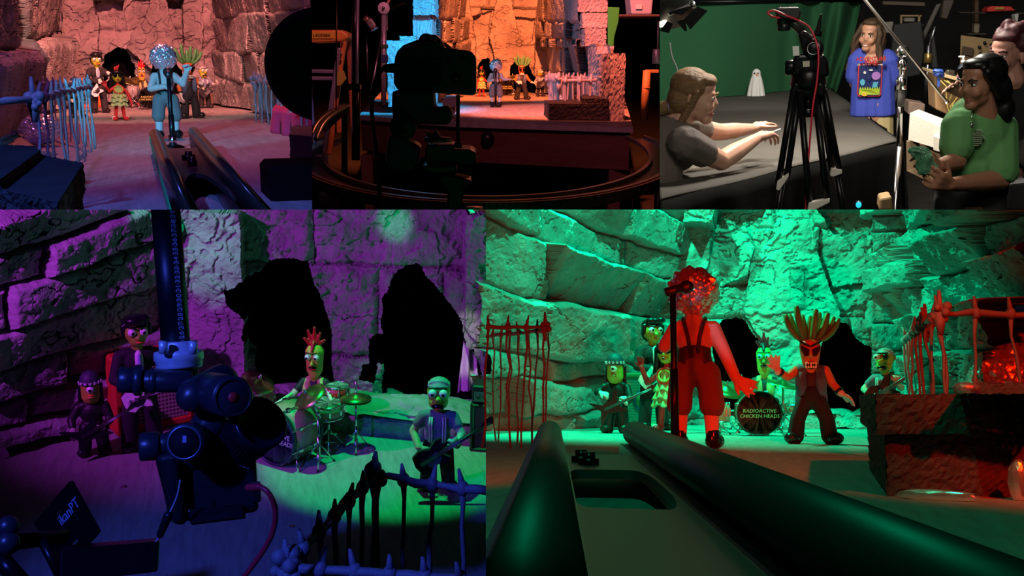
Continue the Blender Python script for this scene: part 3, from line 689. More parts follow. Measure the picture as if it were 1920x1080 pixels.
# ------------------------------------------------------------------ props used on several sets
WIRE = mat('painted wire', (.30, .29, .32), .45, bump=.4, bs=120, bd=.004)
def fence(label, paths, zr, step, br, rr, spike, seed=1, posts=(), clip=None, mt=None, group=None, zb=0.0, wob=1.0):
    r = random.Random(seed); mt = mt or WIRE; o0 = V((paths[0][0][0], paths[0][0][1], zb))
    root = thing('wire_fence', label, 'fence', o0, 0, group); Mi = Matrix.Translation(-o0)
    cl = [(Mi @ V(p), n) for p, n in clip] if clip else None
    for ip, pa in enumerate(paths):
        stp = step[ip] if hasattr(step, '__len__') else step
        pa = [V((p[0], p[1], zr)) for p in pa]; pts = []; m = MB()
        for a, b in zip(pa, pa[1:]):
            n = max(1, int((b-a).length/(stp*.5)))
            for i in range(n): pts.append(a.lerp(b, i/n)+V((r.uniform(-1, 1), r.uniform(-1, 1), r.uniform(-1, 1)))*rr*.5)
        pts.append(pa[-1]); m.tube(pts, [rr*r.uniform(.8, 1.25) for _ in pts], 9, M=Mi)
        L = 0; tot = sum((b-a).length for a, b in zip(pa, pa[1:])); k = int(tot/stp); bars = []
        for i in range(k+1):
            t = min(tot, i*tot/max(k, 1)); acc = 0; q = pa[-1]
            for a, b in zip(pa, pa[1:]):
                l = (b-a).length
                if acc+l >= t: q = a.lerp(b, (t-acc)/l); break
                acc += l
            bars.append(q)
        for q in bars:
            m.ell(q, (rr*1.7, rr*1.7, rr*2.1), n=8, M=Mi)
            tip = q+V((r.uniform(-.3, .3)*spike, r.uniform(-.3, .3)*spike, spike)); m.tube([q, q.lerp(tip, .5), tip], [rr*1.05, rr*.8, rr*.35], 7, M=Mi)
        m.build('rail', mt, root, clip=cl)
        for q in bars:
            H = zr-zb; e = V((q.x+r.uniform(-.05, .05)*H*wob, q.y+r.uniform(-.05, .05)*H*wob, zb))
            bp = [q.lerp(e, t/6)+V((r.uniform(-1, 1), r.uniform(-1, 1), 0))*(.018*H*wob if 0 < t < 6 else 0) for t in range(7)]
            mb = MB().tube(bp, [br*1.5]+[br*r.uniform(.85, 1.15) for _ in range(6)], 7, M=Mi)
            if clip is None or all((q-V(p)).dot(n) < 0 for p, n in clip): mb.build('bar', mt, root)
    for p in posts:
        m = MB(); p = V((p[0], p[1], zr))
        for k in range(11): m.ell(p+V((r.uniform(-1, 1), r.uniform(-1, 1), r.uniform(-1, 1.3)))*rr*2.2, [rr*r.uniform(1.0, 2.0)]*3, n=8, M=Mi)
        m.tube([p, p+V((0, 0, spike*1.3))], [rr*1.3, rr*.5], 8, M=Mi).tube([p, p-V((0, 0, rr*7))], [rr*2.2, rr*.9], 8, M=Mi); m.build('post_lump', mt, root, clip=cl)
    return root
def stand_legs(root, s, z0, spread, z1=0.0, n=3, rad=.006, a0=.4, mt=None):
    for k in range(n):
        a = a0+2*PI*k/n; e = V((spread*math.cos(a), spread*math.sin(a), z1+rad))
        l = scl(MB().cyl((0, 0, z0), e, rad, 8).cyl((0, 0, z0*.35), e*.55+V((0, 0, z0*.2)), rad*.8, 8), s).build('leg', mt or CHROME, root)
        scl(MB().ell(e, (rad*1.8,)*3, n=8), s).build('rubber_foot', BLACK, l)
def cymbal(label, loc, s, ht, rad, tilt=(0, 0), boom=None, rz=0, name='cymbal_stand', cols=(.40, .36, .12), hat=False):
    """ht and rad in units of s"""
    r = thing(name, label, 'cymbal', loc, rz); top = V((0, 0, ht))
    scl(MB().cyl((0, 0, .03), (0, 0, ht if boom is None else ht*.8), .009, 10).cyl((0, 0, .03), (0, 0, ht*.45), .013, 10), s).build('pole', CHROME, r)
    if boom is not None:
        j = V((0, 0, ht*.8)); top = V(boom); scl(MB().cyl(j-(top-j)*.25, top, .008, 10).ell(j, (.018,)*3, n=8), s).build('boom_arm', CHROME, r)
    stand_legs(r, s, ht*.36, rad*.95)
    bz = mat('brass cymbal', cols, .28, .9)
    R = (Matrix.Rotation(tilt[0], 4, 'X') @ Matrix.Rotation(tilt[1], 4, 'Y'))
    for k in ((0, 1) if hat else (0,)):
        pr = [(.001, .028), (.03, .026), (.045, .012), (rad*.6, .006), (rad, -.006), (rad, -.010), (rad*.6, .0), (.001, .01)]
        if k: pr = [(a, -b-.03) for a, b in pr]
        scl(MB().lathe(pr, 40, M=Matrix.Translation(top) @ R), s).build('cymbal', bz, r)
    scl(MB().cyl(top, top+(R @ V((0, 0, .07)) if not hat else V((0, 0, .14))), .007, 8).ell(top+R @ V((0, 0, .04)), (.014,)*3, n=8), s).build('wing_nut', CHROME, r)
    return r
def drum(label, loc, s, rad, dep, zc, shell, name='snare_drum', rz=0, tilt=0.0, legs=True, cat='drum'):
    r = thing(name, label, cat, loc, rz); M = Matrix.Translation((0, 0, zc)) @ Matrix.Rotation(tilt, 4, 'X')
    scl(MB().lathe([(rad, -dep/2), (rad, dep/2)], 32, M=M), s).build('shell', shell, r)
    for z in (-dep/2, dep/2): scl(MB().lathe([(rad, z-rad*.07), (rad*1.05, z-rad*.07), (rad*1.05, z+rad*.07), (rad, z+rad*.07)], 32, M=M), s).build('hoop', CHROME, r)
    scl(MB().lathe([(.001, dep/2+rad*.02), (rad*.98, dep/2+rad*.02)], 32, M=M), s).build('drum_head', mat('white drum skin', (.75, .74, .7), .5), r)
    for k in range(8):
        a = 2*PI*k/8; p = V((rad*1.05*math.cos(a), rad*1.05*math.sin(a), 0)); scl(MB().box(p, (rad*.16, rad*.16, dep*.45), M=M, b=rad*.03).cyl(p-V((0, 0, dep*.5)), p+V((0, 0, dep*.5)), rad*.03, 6, M=M), s).build('lug', CHROME, r)
    if legs:
        scl(MB().cyl((0, 0, zc*.3), (0, 0, zc-dep/2), rad*.08, 8), s).build('pole', CHROME, r); stand_legs(r, s, zc*.5, rad*1.1, rad=rad*.055)
    return r
def bass_drum(label, loc, s, rad, dep, rz, shell, head, txtm, lines=('RADIOACTIVE', 'CHICKEN HEADS'), ts=.2):
    """drum axis along y; front head at -y"""
    r = thing('bass_drum', label, 'drum', loc, rz); A = axes((0, 0, rad*1.06), V((1, 0, 0)), V((0, 0, 1)), V((0, -1, 0)))
    scl(MB().lathe([(rad, -dep/2), (rad, dep/2)], 44, M=A), s).build('shell', shell, r)
    for z in (-dep/2, dep/2): scl(MB().lathe([(rad*.98, z-rad*.09), (rad*1.04, z-rad*.09), (rad*1.04, z+rad*.09), (rad*.98, z+rad*.09)], 44, M=A), s).build('hoop', head if z > 0 else BLACK, r)
    scl(MB().lathe([(.001, dep/2+rad*.02), (rad*.98, dep/2+rad*.02)], 44, M=A), s).build('drum_head', head, r)
    for i, t in enumerate(lines):
        mm = A @ Matrix.Translation((0, (.10-.24*i)*rad, dep/2+rad*.03)); mm = Matrix.Diagonal((s, s, s, 1)) @ mm
        text_mesh(t, rad*ts*1.25, 'lettering', txtm, r, mm, .0006, shear=.15)
    for k in range(8):
        a = 2*PI*(k+.5)/8; p = V((rad*1.04*math.cos(a), rad*1.04*math.sin(a), 0))
        scl(MB().cyl(p+V((0, 0, -dep*.55)), p+V((0, 0, dep*.55)), rad*.028, 8, M=A).box(p+V((0, 0, dep*.25)), (rad*.14, rad*.14, rad*.2), M=A, b=rad*.03).box(p-V((0, 0, dep*.25)), (rad*.14, rad*.14, rad*.2), M=A, b=rad*.03), s).build('lug', CHROME, r)
    for x in (-1, 1): scl(MB().cyl((x*rad*.8, -dep*.3, rad*.55), (x*rad*1.15, -dep*.5, .0), rad*.045, 8), s).build('spur_leg', CHROME, r)
    return r
def amp(label, M, w_, d, h, body, grille, cat='amplifier', name='amplifier_cabinet', head=False, rim=.08, lattice=True):
    r = thing(name, label, cat, M=M); t = rim*h; b = min(w_, h)*.03
    m = MB().box((0, d*.06, h/2), (w_, d*.88, h), b=b)
    for x in (-1, 1): m.box((x*(w_/2-t/2), -d*.42, h/2), (t, d*.16, h), b=b)
    m.box((0, -d*.42, h-t/2), (w_, d*.16, t), b=b).box((0, -d*.42, t/2), (w_, d*.16, t), b=b); m.build('cabinet', body, r)
    gm = MB().box((0, -d*.40, h/2), (w_-t*1.6, d*.03, h-t*1.6)); g = gm.build('grille', grille, r)
    if lattice:
        m = MB(); nx = max(6, int(w_/(h*.055))); nz = 16
        for i in range(nx): m.box((-w_/2+t+(w_-2*t)*(i+.5)/nx, -d*.42, h/2), ((w_-2*t)/nx*.38, d*.02, h-2*t))
        for i in range(nz): m.box((0, -d*.425, t+(h-2*t)*(i+.5)/nz), (w_-2*t, d*.022, (h-2*t)/nz*.42))
        m.build('grille_weave', mat('pale grille weave', (.42, .38, .30), .8), g)
    if head:
        hh = h*.34; m = MB().box((0, 0, h+hh/2+.004), (w_*.96, d*.9, hh), b=b); m.build('amplifier_head', body, r)
        m = MB().box((0, -d*.455, h+hh*.45), (w_*.86, d*.03, hh*.6)); p = m.build('control_panel', STEEL, r)
        for i in range(6): MB().cyl((-w_*.33+i*w_*.13, -d*.46, h+hh*.45), (-w_*.33+i*w_*.13, -d*.53, h+hh*.45), hh*.12, 10).build('knob', BLACK, p)
    return r
# ================================================================== GREEN SET
use(FE); F = FE
PLANK = mat('brushed grey stage paint', (.40, .39, .38), .6, bump=.5, bs=30, var=.3, vs=14, stretch=(6, .8, 1), bd=.003)
EL = edge_plane(F, 911, 1); TOP = [row_plane(F, 393, 1)]
_rock = rock
def rock(*a, **k): return _rock(*a, clip=TOP, **k)
floor('floor', [(911, 1090), (1930, 1090), (1930, 788), (911, 788)], PLANK)
rock('wall_left', [(860, 818, 2.50), (1262, 795, 3.35), (1258, 380, 3.25), (850, 380, 2.35)], 300, 230, ROCK, row=.125, brick=.42, dmax=.09, lean=.6, fan=.75, fan0=.09, seed=11, amp=.008, warp=.022, grain=.002, groove=.02)
cave1 = [(1342, 792), (1345, 700), (1338, 640), (1358, 600), (1392, 596), (1410, 625), (1420, 640), (1428, 700), (1435, 792)]
cave2 = [(1520, 792), (1528, 690), (1540, 640), (1562, 605), (1590, 610), (1605, 640), (1632, 655), (1634, 720), (1636, 792)]
cone = [(1462, 393), (1520, 393), (1530, 470), (1560, 560), (1590, 640), (1540, 640), (1520, 790), (1435, 790), (1425, 640), (1395, 590), (1405, 500), (1440, 450)]
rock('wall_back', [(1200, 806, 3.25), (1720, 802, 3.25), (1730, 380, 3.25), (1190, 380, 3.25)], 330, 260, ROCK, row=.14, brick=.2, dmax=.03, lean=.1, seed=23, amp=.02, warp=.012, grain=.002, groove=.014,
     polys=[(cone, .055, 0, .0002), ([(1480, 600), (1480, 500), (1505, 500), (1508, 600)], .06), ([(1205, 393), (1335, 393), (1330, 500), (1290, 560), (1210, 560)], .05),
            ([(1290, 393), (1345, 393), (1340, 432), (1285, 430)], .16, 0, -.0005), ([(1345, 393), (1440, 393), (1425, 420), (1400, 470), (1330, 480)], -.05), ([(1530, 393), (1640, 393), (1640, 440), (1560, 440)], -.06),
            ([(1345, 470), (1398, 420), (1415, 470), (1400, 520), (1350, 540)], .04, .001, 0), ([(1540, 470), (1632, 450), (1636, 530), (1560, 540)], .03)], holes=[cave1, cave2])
# stacked pillar right of the caves
rock('wall_pillar', [(1632, 806, 2.95), (1712, 806, 2.95), (1712, 380, 2.95), (1636, 380, 2.95)], 60, 260, ROCK, row=.075, brick=.4, dmax=.025, lean=.2, seed=5, amp=.006, warp=.006, grain=.0015, groove=.014)
rock('wall_pillar', [(1700, 806, 3.4), (1712, 806, 2.95), (1712, 380, 2.95), (1700, 380, 3.4)], 30, 160, ROCK, row=.075, brick=.4, dmax=.02, lean=.2, seed=6, amp=.004, warp=.006, grain=.0015)
rock('wall_right', [(1690, 806, 3.2), (1960, 850, 1.75), (1990, 370, 1.6), (1690, 380, 3.1)], 280, 230, ROCK, row=.10, brick=.26, dmax=.10, lean=.5, fan=-.6, fan0=.09, seed=31, amp=.01, warp=.02, grain=.0015, groove=.02)
# low ledge under the caves
rock('wall_ledge', [(1330, 805, 2.95), (1650, 806, 2.95), (1650, 778, 2.98), (1330, 780, 2.98)], 160, 24, ROCK, row=.05, brick=.2, dmax=.012, lean=.1, seed=8, amp=.008, warp=.006, grain=.002)
rock('wall_ledge', [(1330, 781, 2.97), (1650, 779, 2.97), (1650, 772, 3.3), (1330, 773, 3.3)], 120, 20, ROCK, row=.3, brick=.3, dmax=.008, lean=.1, seed=9, amp=.006, warp=.006, grain=.002)

def put(px, py): return F.fl(px, py)
def hgt(p, npx): return F.size(p, npx)
# singer from behind
p = put(1306, 843); s = hgt(p, 347)
lead('foil ball headed puppet seen from behind holding the red microphone stand', p, s, PI,
     ((.10, 0, .655), (.165, -.03, .56), (.125, -.13, .655), (-.5, -.4, .3), (.3, -.9, .2), 1.1, -1),
     ((-.10, 0, .655), (-.16, .02, .52), (-.215, .04, .385), (-.55, .1, -.4), (.25, .9, .1), .12, 1), shorts=(.16, .13, .13))
foot = F.at(1266, 832, 1.66)
ms = thing('microphone_stand', 'tall microphone stand held by the foil headed puppet facing the caves', 'microphone', (foot.x, foot.y, 0))
L_ = F.at(1268, 535, 1.66).z
MB().cyl((0, 0, .004), (0, 0, L_*.97), .0052, 12).cyl((0, 0, .03), (0, 0, L_*.5), .0068, 12).build('pole', BLKMETAL, ms)
MB().lathe([(.001, .0), (.034, .0), (.033, .006), (.012, .012), (.001, .014)], 24).build('base', BLKMETAL, ms)
MB().cyl((.016, .004, L_*.985), (-.012, -.004, L_*.955), .0075, 14).ell((.022, .005, L_*.99), (.012, .011, .011), n=12).build('microphone_head', mat('dark microphone grille', (.08, .08, .085), .35, .8), ms)
# carrot puppet
p = put(1524, 832); s = hgt(p, 228)
carrot('carrot headed puppet with green fronds and bared teeth, arms spread', p, s, .0,
       ((-.115, 0, .60), (-.19, -.06, .545), (-.27, -.13, .60), (-.25, -.1, 1), (.1, 1, 0), .15, 1),
       ((.115, 0, .60), (.17, .0, .49), (.235, -.04, .41), (.8, -.2, -.55), (.3, .3, .9), .15, -1), stance=.135)
# girl puppet
p = put(1252, 812); s = hgt(p, 187)
girl('grass skirt puppet with sunglasses and raised red arm', p, s, -.25,
     ((-.07, 0, .60), (-.20, -.02, .50), (-.25, -.05, .66), (-.1, 0, 1), (0, 1, 0), .2, 1), ((.07, 0, .60), (.13, -.02, .47), (.15, -.05, .36), (.1, -.1, -1), (1, 0, 0), .3, -1))
# suit puppet
p = put(1226, 807); s = hgt(p, 212)
suit('black suited pompadour puppet with white guitar behind grass skirt puppet', p, s, .5, ((-.12, 0, .70), (-.17, -.05, .56), (-.06, -.14, .53), (1, -.2, -.3), (0, -1, .2), .5, 1), ((.12, 0, .70), (.19, -.1, .57), (.15, -.2, .62), (.1, 0, 1), (.7, -.7, 0), .8, -1))
guitar('white guitar of the suited puppet behind the grass skirt puppet', axes(p+V((.0, -.055, .137)), V((.75, -.1, .62)).normalized(), V((-.62, 0, .75)).normalized(), V((-.06, -.99, .06)).normalized()), .16)
# one eyed puppet
p = put(1155, 812); s = hgt(p, 150)
oneeye('small one eyed puppet with star cap beside the fence', p, s, -.1, ((-.14, 0, .57), (-.23, -.03, .50), (-.165, -.12, .50), (1, -.3, -.2), (-.2, -.5, 1), .5, 1), ((.14, 0, .57), (.20, -.07, .42), (.17, -.17, .37), (-.3, -.2, 1), (.8, -.6, .2), .8, -1))
guitar('black pointed guitar held by the one eyed puppet', axes(p+V((.0, -.048, .066)), V((.9, -.1, .42)).normalized(), V((-.42, 0, .9)).normalized(), V((-.05, -.99, .03)).normalized()), .16, 'spiky')
# drummer and drum kit
p = put(1436, 806); s = F.size(p, 172)
rooster('rooster drummer puppet with red comb behind the lettered bass drum', p+V((0, .02, 0)), s, -.05, ((-.10, 0, .54), (-.18, -.08, .42), (-.15, -.22, .46), (.3, -1, .2), (0, 0, 1), .6, 1), ((.10, 0, .54), (.18, -.06, .42), (.17, -.2, .40), (0, -1, .1), (0, 0, 1), .6, -1))
tan = mat('tan drum shell', (.45, .30, .2), .4); GT = mat('green paint lettering', (.35, .75, .30), .5)
q = put(1422, 817); bass_drum('bass drum with green hand painted lettering in front of the rooster drummer', q, 1.0, .0485, .05, .12, tan, mat('black drum head', (.014, .02, .018), .35), GT, ts=.19)
q = put(1349, 815); drum('tan floor tom left of the lettered bass drum', q, 1.0, .024, .045, .052, tan, 'floor_tom')
q = put(1355, 812); cymbal('boom cymbal left of the bass drum, nearest the foil headed puppet', q, .3, .40, .15, (.45, .3), boom=(.03, 0, .36))
q = put(1394, 806); cymbal('flat cymbal on straight stand between bass drum and drummer', q, .3, .42, .15, (.25, -.1))
q = put(1470, 812); cymbal('cymbal at right of rooster drummer behind the red hand', q, .3, .40, .14, (.2, .25))
q = put(1466, 811); drum('small tom drum right of the bass drum by carrot puppet', q, 1.0, .019, .026, .058, tan, 'tom_drum')
q = put(1494, 818); drum('snare drum on stand behind the carrot puppet', q, 1.0, .02, .018, .06, tan, 'snare_drum')
# old guitarist
p = put(1664, 824); s = hgt(p, 174)
oldman('eye patched guitarist puppet behind the black stone block', p, s, -.5, ((-.125, 0, .65), (-.22, -.05, .54), (-.13, -.16, .50), (1, -.2, -.3), (0, -.6, 1), .5, 1), ((.125, 0, .65), (.20, -.08, .55), (.20, -.2, .60), (.1, 0, 1), (.7, -.7, 0), .8, -1), patch=True)
guitar('black bass guitar held by the eye patched puppet', axes(p+V((-.01, -.05, .10)), V((.8, -.1, .55)).normalized(), V((-.55, 0, .8)).normalized(), V((-.05, -.99, .03)).normalized()), .19, 'bass')
# amplifier with coloured ring behind the one eyed puppet
pa = F.at(1206, 800, 2.95); pa.z = 0
a = amp('cream amplifier cabinet with grille and coloured ring between puppets', Matrix.Translation(pa) @ rotz(-.25), .13, .06, .155, mat('cream tolex', (.55, .42, .18), .6), mat('pale grille cloth', (.30, .42, .32), .8))
for i, (q, c) in enumerate(((.030, (.05, .25, .55)), (.022, (.1, .6, .2)), (.012, (.5, .6, .1)))): MB().cyl((.012, -.027-.0012*i, .075), (.012, -.0285-.0012*i, .075), q, 28).build('coloured_ring', mat('ring paint %d' % i, c, .5), a)
# fences
f1 = [F.at(880, 613, 1.75), F.at(1022, 615, 1.8)]; f2 = [F.at(1026, 612, 1.86), F.at(880, 622, 2.1)]
zr = f1[0].z
fence('short wire fence at the left edge of green lit stage', [[(p.x, p.y) for p in f1], [(p.x, p.y) for p in f2]], zr, .034, .0019, .0034, .022, 4, posts=[(f1[1].x, f1[1].y)], clip=[EL])
c0 = F.at(1762, 586, 1.38); zr = c0.z
def zp(px, py): q = F.fl(px, py, zr); return (q.x, q.y)
fence('red lit wire fence standing behind the black stone block', [[zp(1694, 640), zp(1730, 608), (c0.x, c0.y)], [(c0.x, c0.y), zp(1960, 590)], [zp(1710, 648), zp(1960, 648)]], zr, (.085, .04, .06), .0023, .0040, .022, 9, posts=[(c0.x, c0.y), zp(1735, 606)], zb=.03)
# foil ball behind the block
b = thing('foil_ball', 'crumpled foil ball behind the red lit fence', 'foil ball', F.at(1892, 770, 1.75)); foil_mesh((0, 0, .045), .062, 1, b, 'foil', 8)
# stone block: base and lid
SLAB = mat('dark painted foam slab', (.10, .095, .10), .75, bump=.6, bs=60, var=.5, vs=20, bd=.006)
bl = thing('stone_block', 'large black stone block with overhanging lid on the stage', 'block', F.fl(1720, 930)); T = Matrix.Translation(-F.fl(1720, 930))
def rough_hull(bot, top, n=40, amp_=.003, seed=1):
    m = MB(); r = random.Random(seed); k = len(bot)
    def side(a, b, c, d, na, nb): m.sheet(lambda u, v: (a.lerp(b, u)).lerp(d.lerp(c, u), v)+V((r.uniform(-1, 1), r.uniform(-1, 1), r.uniform(-1, 1)))*amp_*(1 if 0 < v < 1 else .7), na, nb)
    for i in range(k): side(bot[i], bot[(i+1) % k], top[(i+1) % k], top[i], n, max(8, min(24, int(n*(top[i]-bot[i]).length/max(.01, (bot[1]-bot[0]).length)))))
    m.add(list(top), [tuple(range(k))], sm=False); m.fsm = [False]*len(m.f); return m
pb = [F.fl(1664, 931), F.fl(1990, 931), F.fl(1990, 880), F.fl(1630, 880)]
rough_hull([T @ p for p in pb], [T @ V((p.x, p.y, .058)) for p in pb], 44, .0012).build('base', SLAB, bl)
def sc2(p, k, z): c = (pb[0]+pb[2])/2; return V((c.x+(p.x-c.x)*k, c.y+(p.y-c.y)*k, z))
rough_hull([T @ sc2(p, 1.07, .057) for p in pb], [T @ sc2(p, 1.07, .0935) for p in pb], 44, .0014, 3).build('lid', SLAB, bl)
rough_hull([T @ V((p.x, p.y, .0935)) for p in (F.at(1800, 740, .96), F.at(1990, 740, .96), F.at(1990, 740, 1.2), F.at(1800, 740, 1.2))], [T @ V((p.x, p.y, .103)) for p in (F.at(1810, 740, .97), F.at(1990, 740, .97), F.at(1990, 740, 1.2), F.at(1810, 740, 1.2))], 30, .001, 6).build('upper_slab', SLAB, bl)
def scrap(label, loc, rx, ry, rz_, seed, mt=None, a=0):
    o = foil_mesh((0, 0, rz_*.8), 1.0, 1, None, 'foil_scrap', seed, 3, mt=mt); me = o.data
    for v in me.vertices: v.co = V((v.co.x*rx, v.co.y*ry, max(0, (v.co.z-rz_*.8)*rz_+rz_*.7)))
    o.matrix_world = CUR.M @ Matrix.Translation(V(loc)) @ rotz(a); return tag(o, label, 'foil scrap')
scrap('twisted foil strip lying in front of the black block', F.fl(1755, 938), .036, .004, .006, 4, a=-.35)
scrap('crumpled foil piece on top of the black block', F.fl(1806, 738, .092)+V((-.01, -.085, 0)) if False else V((F.at(1812, 742, .955).x, .955, .094)), .012, .008, .006, 5)
scrap('foil lump low at the right end of the black block', F.fl(1908, 936)+V((0, -.01, .0)), .010, .008, .022, 6)
# camera slider rails in the foreground
A = V((F.at(1031, 815, 1.38).x, 1.38, .042)); B = V((F.at(1003, 1028, .34).x, .34, .042)); d = (A-B); B2 = B-d*.10
off = V((F.at(1186, 815, 1.38).x-A.x, 0, 0)); C = V((F.at(1190, 815, 1.38).x, 1.38, .042)); D = V((F.at(1640, 1028, .34).x, .34, .042)); D2 = D-(C-D)*.12
sl = thing('camera_slider', 'dark twin rail camera slider running toward the foil headed puppet', 'slider', (A.x, A.y, 0)); T = Matrix.Translation(-V((A.x, A.y, 0)))
RAIL = mat('satin anodised rail', (.055, .055, .06), .42, .4)
for a_, b_ in ((A, B2), (C, D2)):
    m = MB().tube([a_, a_.lerp(b_, .5), b_], .0158, 28, M=T); r_ = m.build('rail', RAIL, sl)
    dd = (a_-b_).normalized(); MB().cyl(T @ (a_+dd*.0005), T @ (a_+dd*.003), .0145, 24).build('end_cap', BLACK, r_)
    MB().hull([T @ V((q.x+x, q.y, .012)) for q, x in ((a_, -.022), (a_, .022), (b_, .022), (b_, -.022))], [T @ V((q.x+x, q.y, .028)) for q, x in ((a_, -.020), (a_, .020), (b_, .020), (b_, -.020))]).build('rail_foot', BLKMETAL, sl)
# plate with a rounded opening between the rails
zt, zb = .026, .018
def ring(cx, cy, hx, hy, rad, n=6):
    o = []
    for (sx, sy, a0) in ((1, 1, 0), (-1, 1, PI/2), (-1, -1, PI), (1, -1, 3*PI/2)):
        for i in range(n+1): a = a0+PI/2*i/n; o.append((cx+sx*(hx-rad)+rad*math.cos(a), cy+sy*(hy-rad)+rad*math.sin(a)))
    return o
def plate(outer4, holes, name, mt, root):
    """outer4: quad in xy, holes lists of xy: bridged by bmesh triangle fill"""
    bm = bmesh.new()
    for lp in [outer4]+holes:
        vs = [bm.verts.new((x, y, zt)) for x, y in lp]
        for i in range(len(vs)): bm.edges.new((vs[i], vs[(i+1) % len(vs)]))
    bmesh.ops.triangle_fill(bm, use_beauty=True, use_dissolve=False, edges=bm.edges[:])
    g = bmesh.ops.extrude_face_region(bm, geom=bm.faces[:]); vs = [e for e in g['geom'] if isinstance(e, bmesh.types.BMVert)]
    for v in vs: v.co.z = zb
    bmesh.ops.recalc_face_normals(bm, faces=bm.faces); bmesh.ops.transform(bm, matrix=T, verts=bm.verts)
    me = bpy.data.meshes.new(name); bm.to_mesh(me); bm.free(); me.materials.append(mt)
    o = bpy.data.objects.new(name, me); CUR.col.objects.link(o); o.parent = root; return o
def xr(y, t):
    k = (1.38-y)/(1.38-.34); xl = A.x+(B.x-A.x)*k; xx = C.x+(D.x-C.x)*k; return xl+(xx-xl)*t
def warpq(poly): return [(xr(y, x), y) for x, y in poly]
outer = warpq([(.05, 1.16), (.95, 1.16), (.95, .22), (.05, .22)])
hole1 = warpq(ring(.47, .77, .32, .155, .11)); hole2 = warpq(ring(.5, .28, .36, .05, .04))
plate(outer, [hole1, hole2], 'slider_plate', mat('satin dark plate', (.10, .10, .105), .4, .3), sl)
for bx, by in ((.30, 1.03), (.36, .99)):
    q = V((xr(by, bx), by, .026)); bo = MB().cyl(T @ q, T @ (q+V((0, 0, .006))), .0105, 6).cyl(T @ q, T @ (q+V((0, 0, .012))), .006, 12).build('bolt', BLKMETAL, sl)

clip_tree(sl, F, [EL])
# ================================================================== PURPLE SET
use(FD); F = FD
ER = edge_plane(F, 911, -1); TOP = [row_plane(F, 393, 1)]
def rock(*a, **k): return _rock(*a, clip=TOP+[ER], **k)
def fit(p, ytop): return F.at(960, ytop, p.y).z
floor('floor', [(-10, 1092), (911, 1092), (911, 700), (-10, 700)], PLANK)
rock('wall_left', [(-30, 833, 2.28), (310, 770, 2.50), (310, 320, 2.50), (-30, 385, 2.28)], 240, 250, ROCK, row=.105, brick=.55, dmax=.055, lean=.35, seed=42, amp=.008, warp=.012, grain=.002, groove=.03, fan=-.12)
hA = [(470, 512), (515, 485), (578, 486), (590, 525), (618, 600), (628, 745), (488, 745), (482, 650), (458, 615), (465, 585), (438, 560), (424, 535)]
hB = [(735, 507), (782, 497), (820, 540), (866, 600), (872, 640), (888, 645), (899, 690), (899, 748), (720, 748), (722, 675), (690, 678), (690, 632), (722, 620), (712, 560)]
hC = [(680, 680), (704, 676), (702, 712), (678, 708)]
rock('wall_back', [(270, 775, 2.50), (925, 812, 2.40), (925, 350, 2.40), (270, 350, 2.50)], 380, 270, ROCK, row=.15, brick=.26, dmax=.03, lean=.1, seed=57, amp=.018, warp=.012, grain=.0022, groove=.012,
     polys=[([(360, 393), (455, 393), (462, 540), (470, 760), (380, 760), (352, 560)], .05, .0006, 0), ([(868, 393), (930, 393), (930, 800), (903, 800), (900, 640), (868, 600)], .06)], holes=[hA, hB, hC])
a, b = F.fl(400, 787), F.fl(925, 838); za = .042
def pq(p, z):
    x, y = F.proj(np.array([[p.x, p.y, z]])); return (float(x[0]), float(y[0]), p.y)
rock('wall_ledge', [pq(a, 0), pq(b, 0), pq(b, za+.02), pq(a, za+.02)], 220, 26, ROCK, row=.05, brick=.3, dmax=.008, lean=.1, seed=14, amp=.007, warp=.006, grain=.002)
a2, b2 = a+V((0, .16, 0)), b+V((0, .2, 0))
rock('wall_ledge', [pq(a-V((0, .018, 0)), za+.004), pq(b-V((0, .018, 0)), za+.004), pq(b2, za+.02), pq(a2, za+.02)], 220, 60, ROCK, row=.4, brick=.6, dmax=.006, lean=.1, seed=15, amp=.012, warp=.006, grain=.003)
# white cloth seen through the right cave
m = MB(); q = [F.at(872, 640, 2.47), F.at(900, 640, 2.47), F.at(908, 748, 2.46), F.at(858, 748, 2.46)]
m.sheet(lambda u, v: q[3].lerp(q[2], u).lerp(q[0].lerp(q[1], u), v)+V((0, .012*math.sin(u*14+v*2), 0)), 40, 20)
o = m.build('white_cloth', mat('white cotton', (.85, .84, .82), .9), solid=.003); tag(o, 'white cloth hanging behind the opening of the right cave', 'cloth')
# --- puppets
p = F.fl(178, 850); s = fit(p, 657)
oneeye('one eyed puppet with star cap at far left of the purple cave', p, s, .15, ((-.14, 0, .57), (-.22, -.02, .44), (-.21, -.10, .36), (0, -.3, -1), (-.5, -.8, 0), .25, 1), ((.14, 0, .57), (.19, -.06, .42), (.10, -.16, .36), (-1, -.2, .1), (0, -1, .2), .6, -1))
guitar('black pointed guitar hanging on the one eyed puppet of the purple cave', axes(p+V((.005, -.05, .072)), V((.85, -.1, .5)).normalized(), V((-.5, 0, .85)).normalized(), V((-.05, -.99, .05)).normalized()), .17, 'spiky')
p = F.fl(268, 838); s = fit(p, 564)
suit('black suited pompadour puppet standing behind the camera column', p, s, .25, ((-.12, 0, .70), (-.17, -.04, .55), (-.07, -.13, .50), (1, -.2, -.2), (0, -1, .2), .5, 1), ((.12, 0, .70), (.18, -.04, .55), (.10, -.13, .52), (-.8, -.2, .2), (0, -1, 0), .6, -1))
guitar('guitar worn by the suited puppet behind the camera column', axes(p+V((.005, -.062, .138)), V((.9, -.1, .35)).normalized(), V((-.35, 0, .9)).normalized(), V((-.05, -.99, .05)).normalized()), .17)
p = F.fl(592, 818); s = fit(p, 600)/1.06
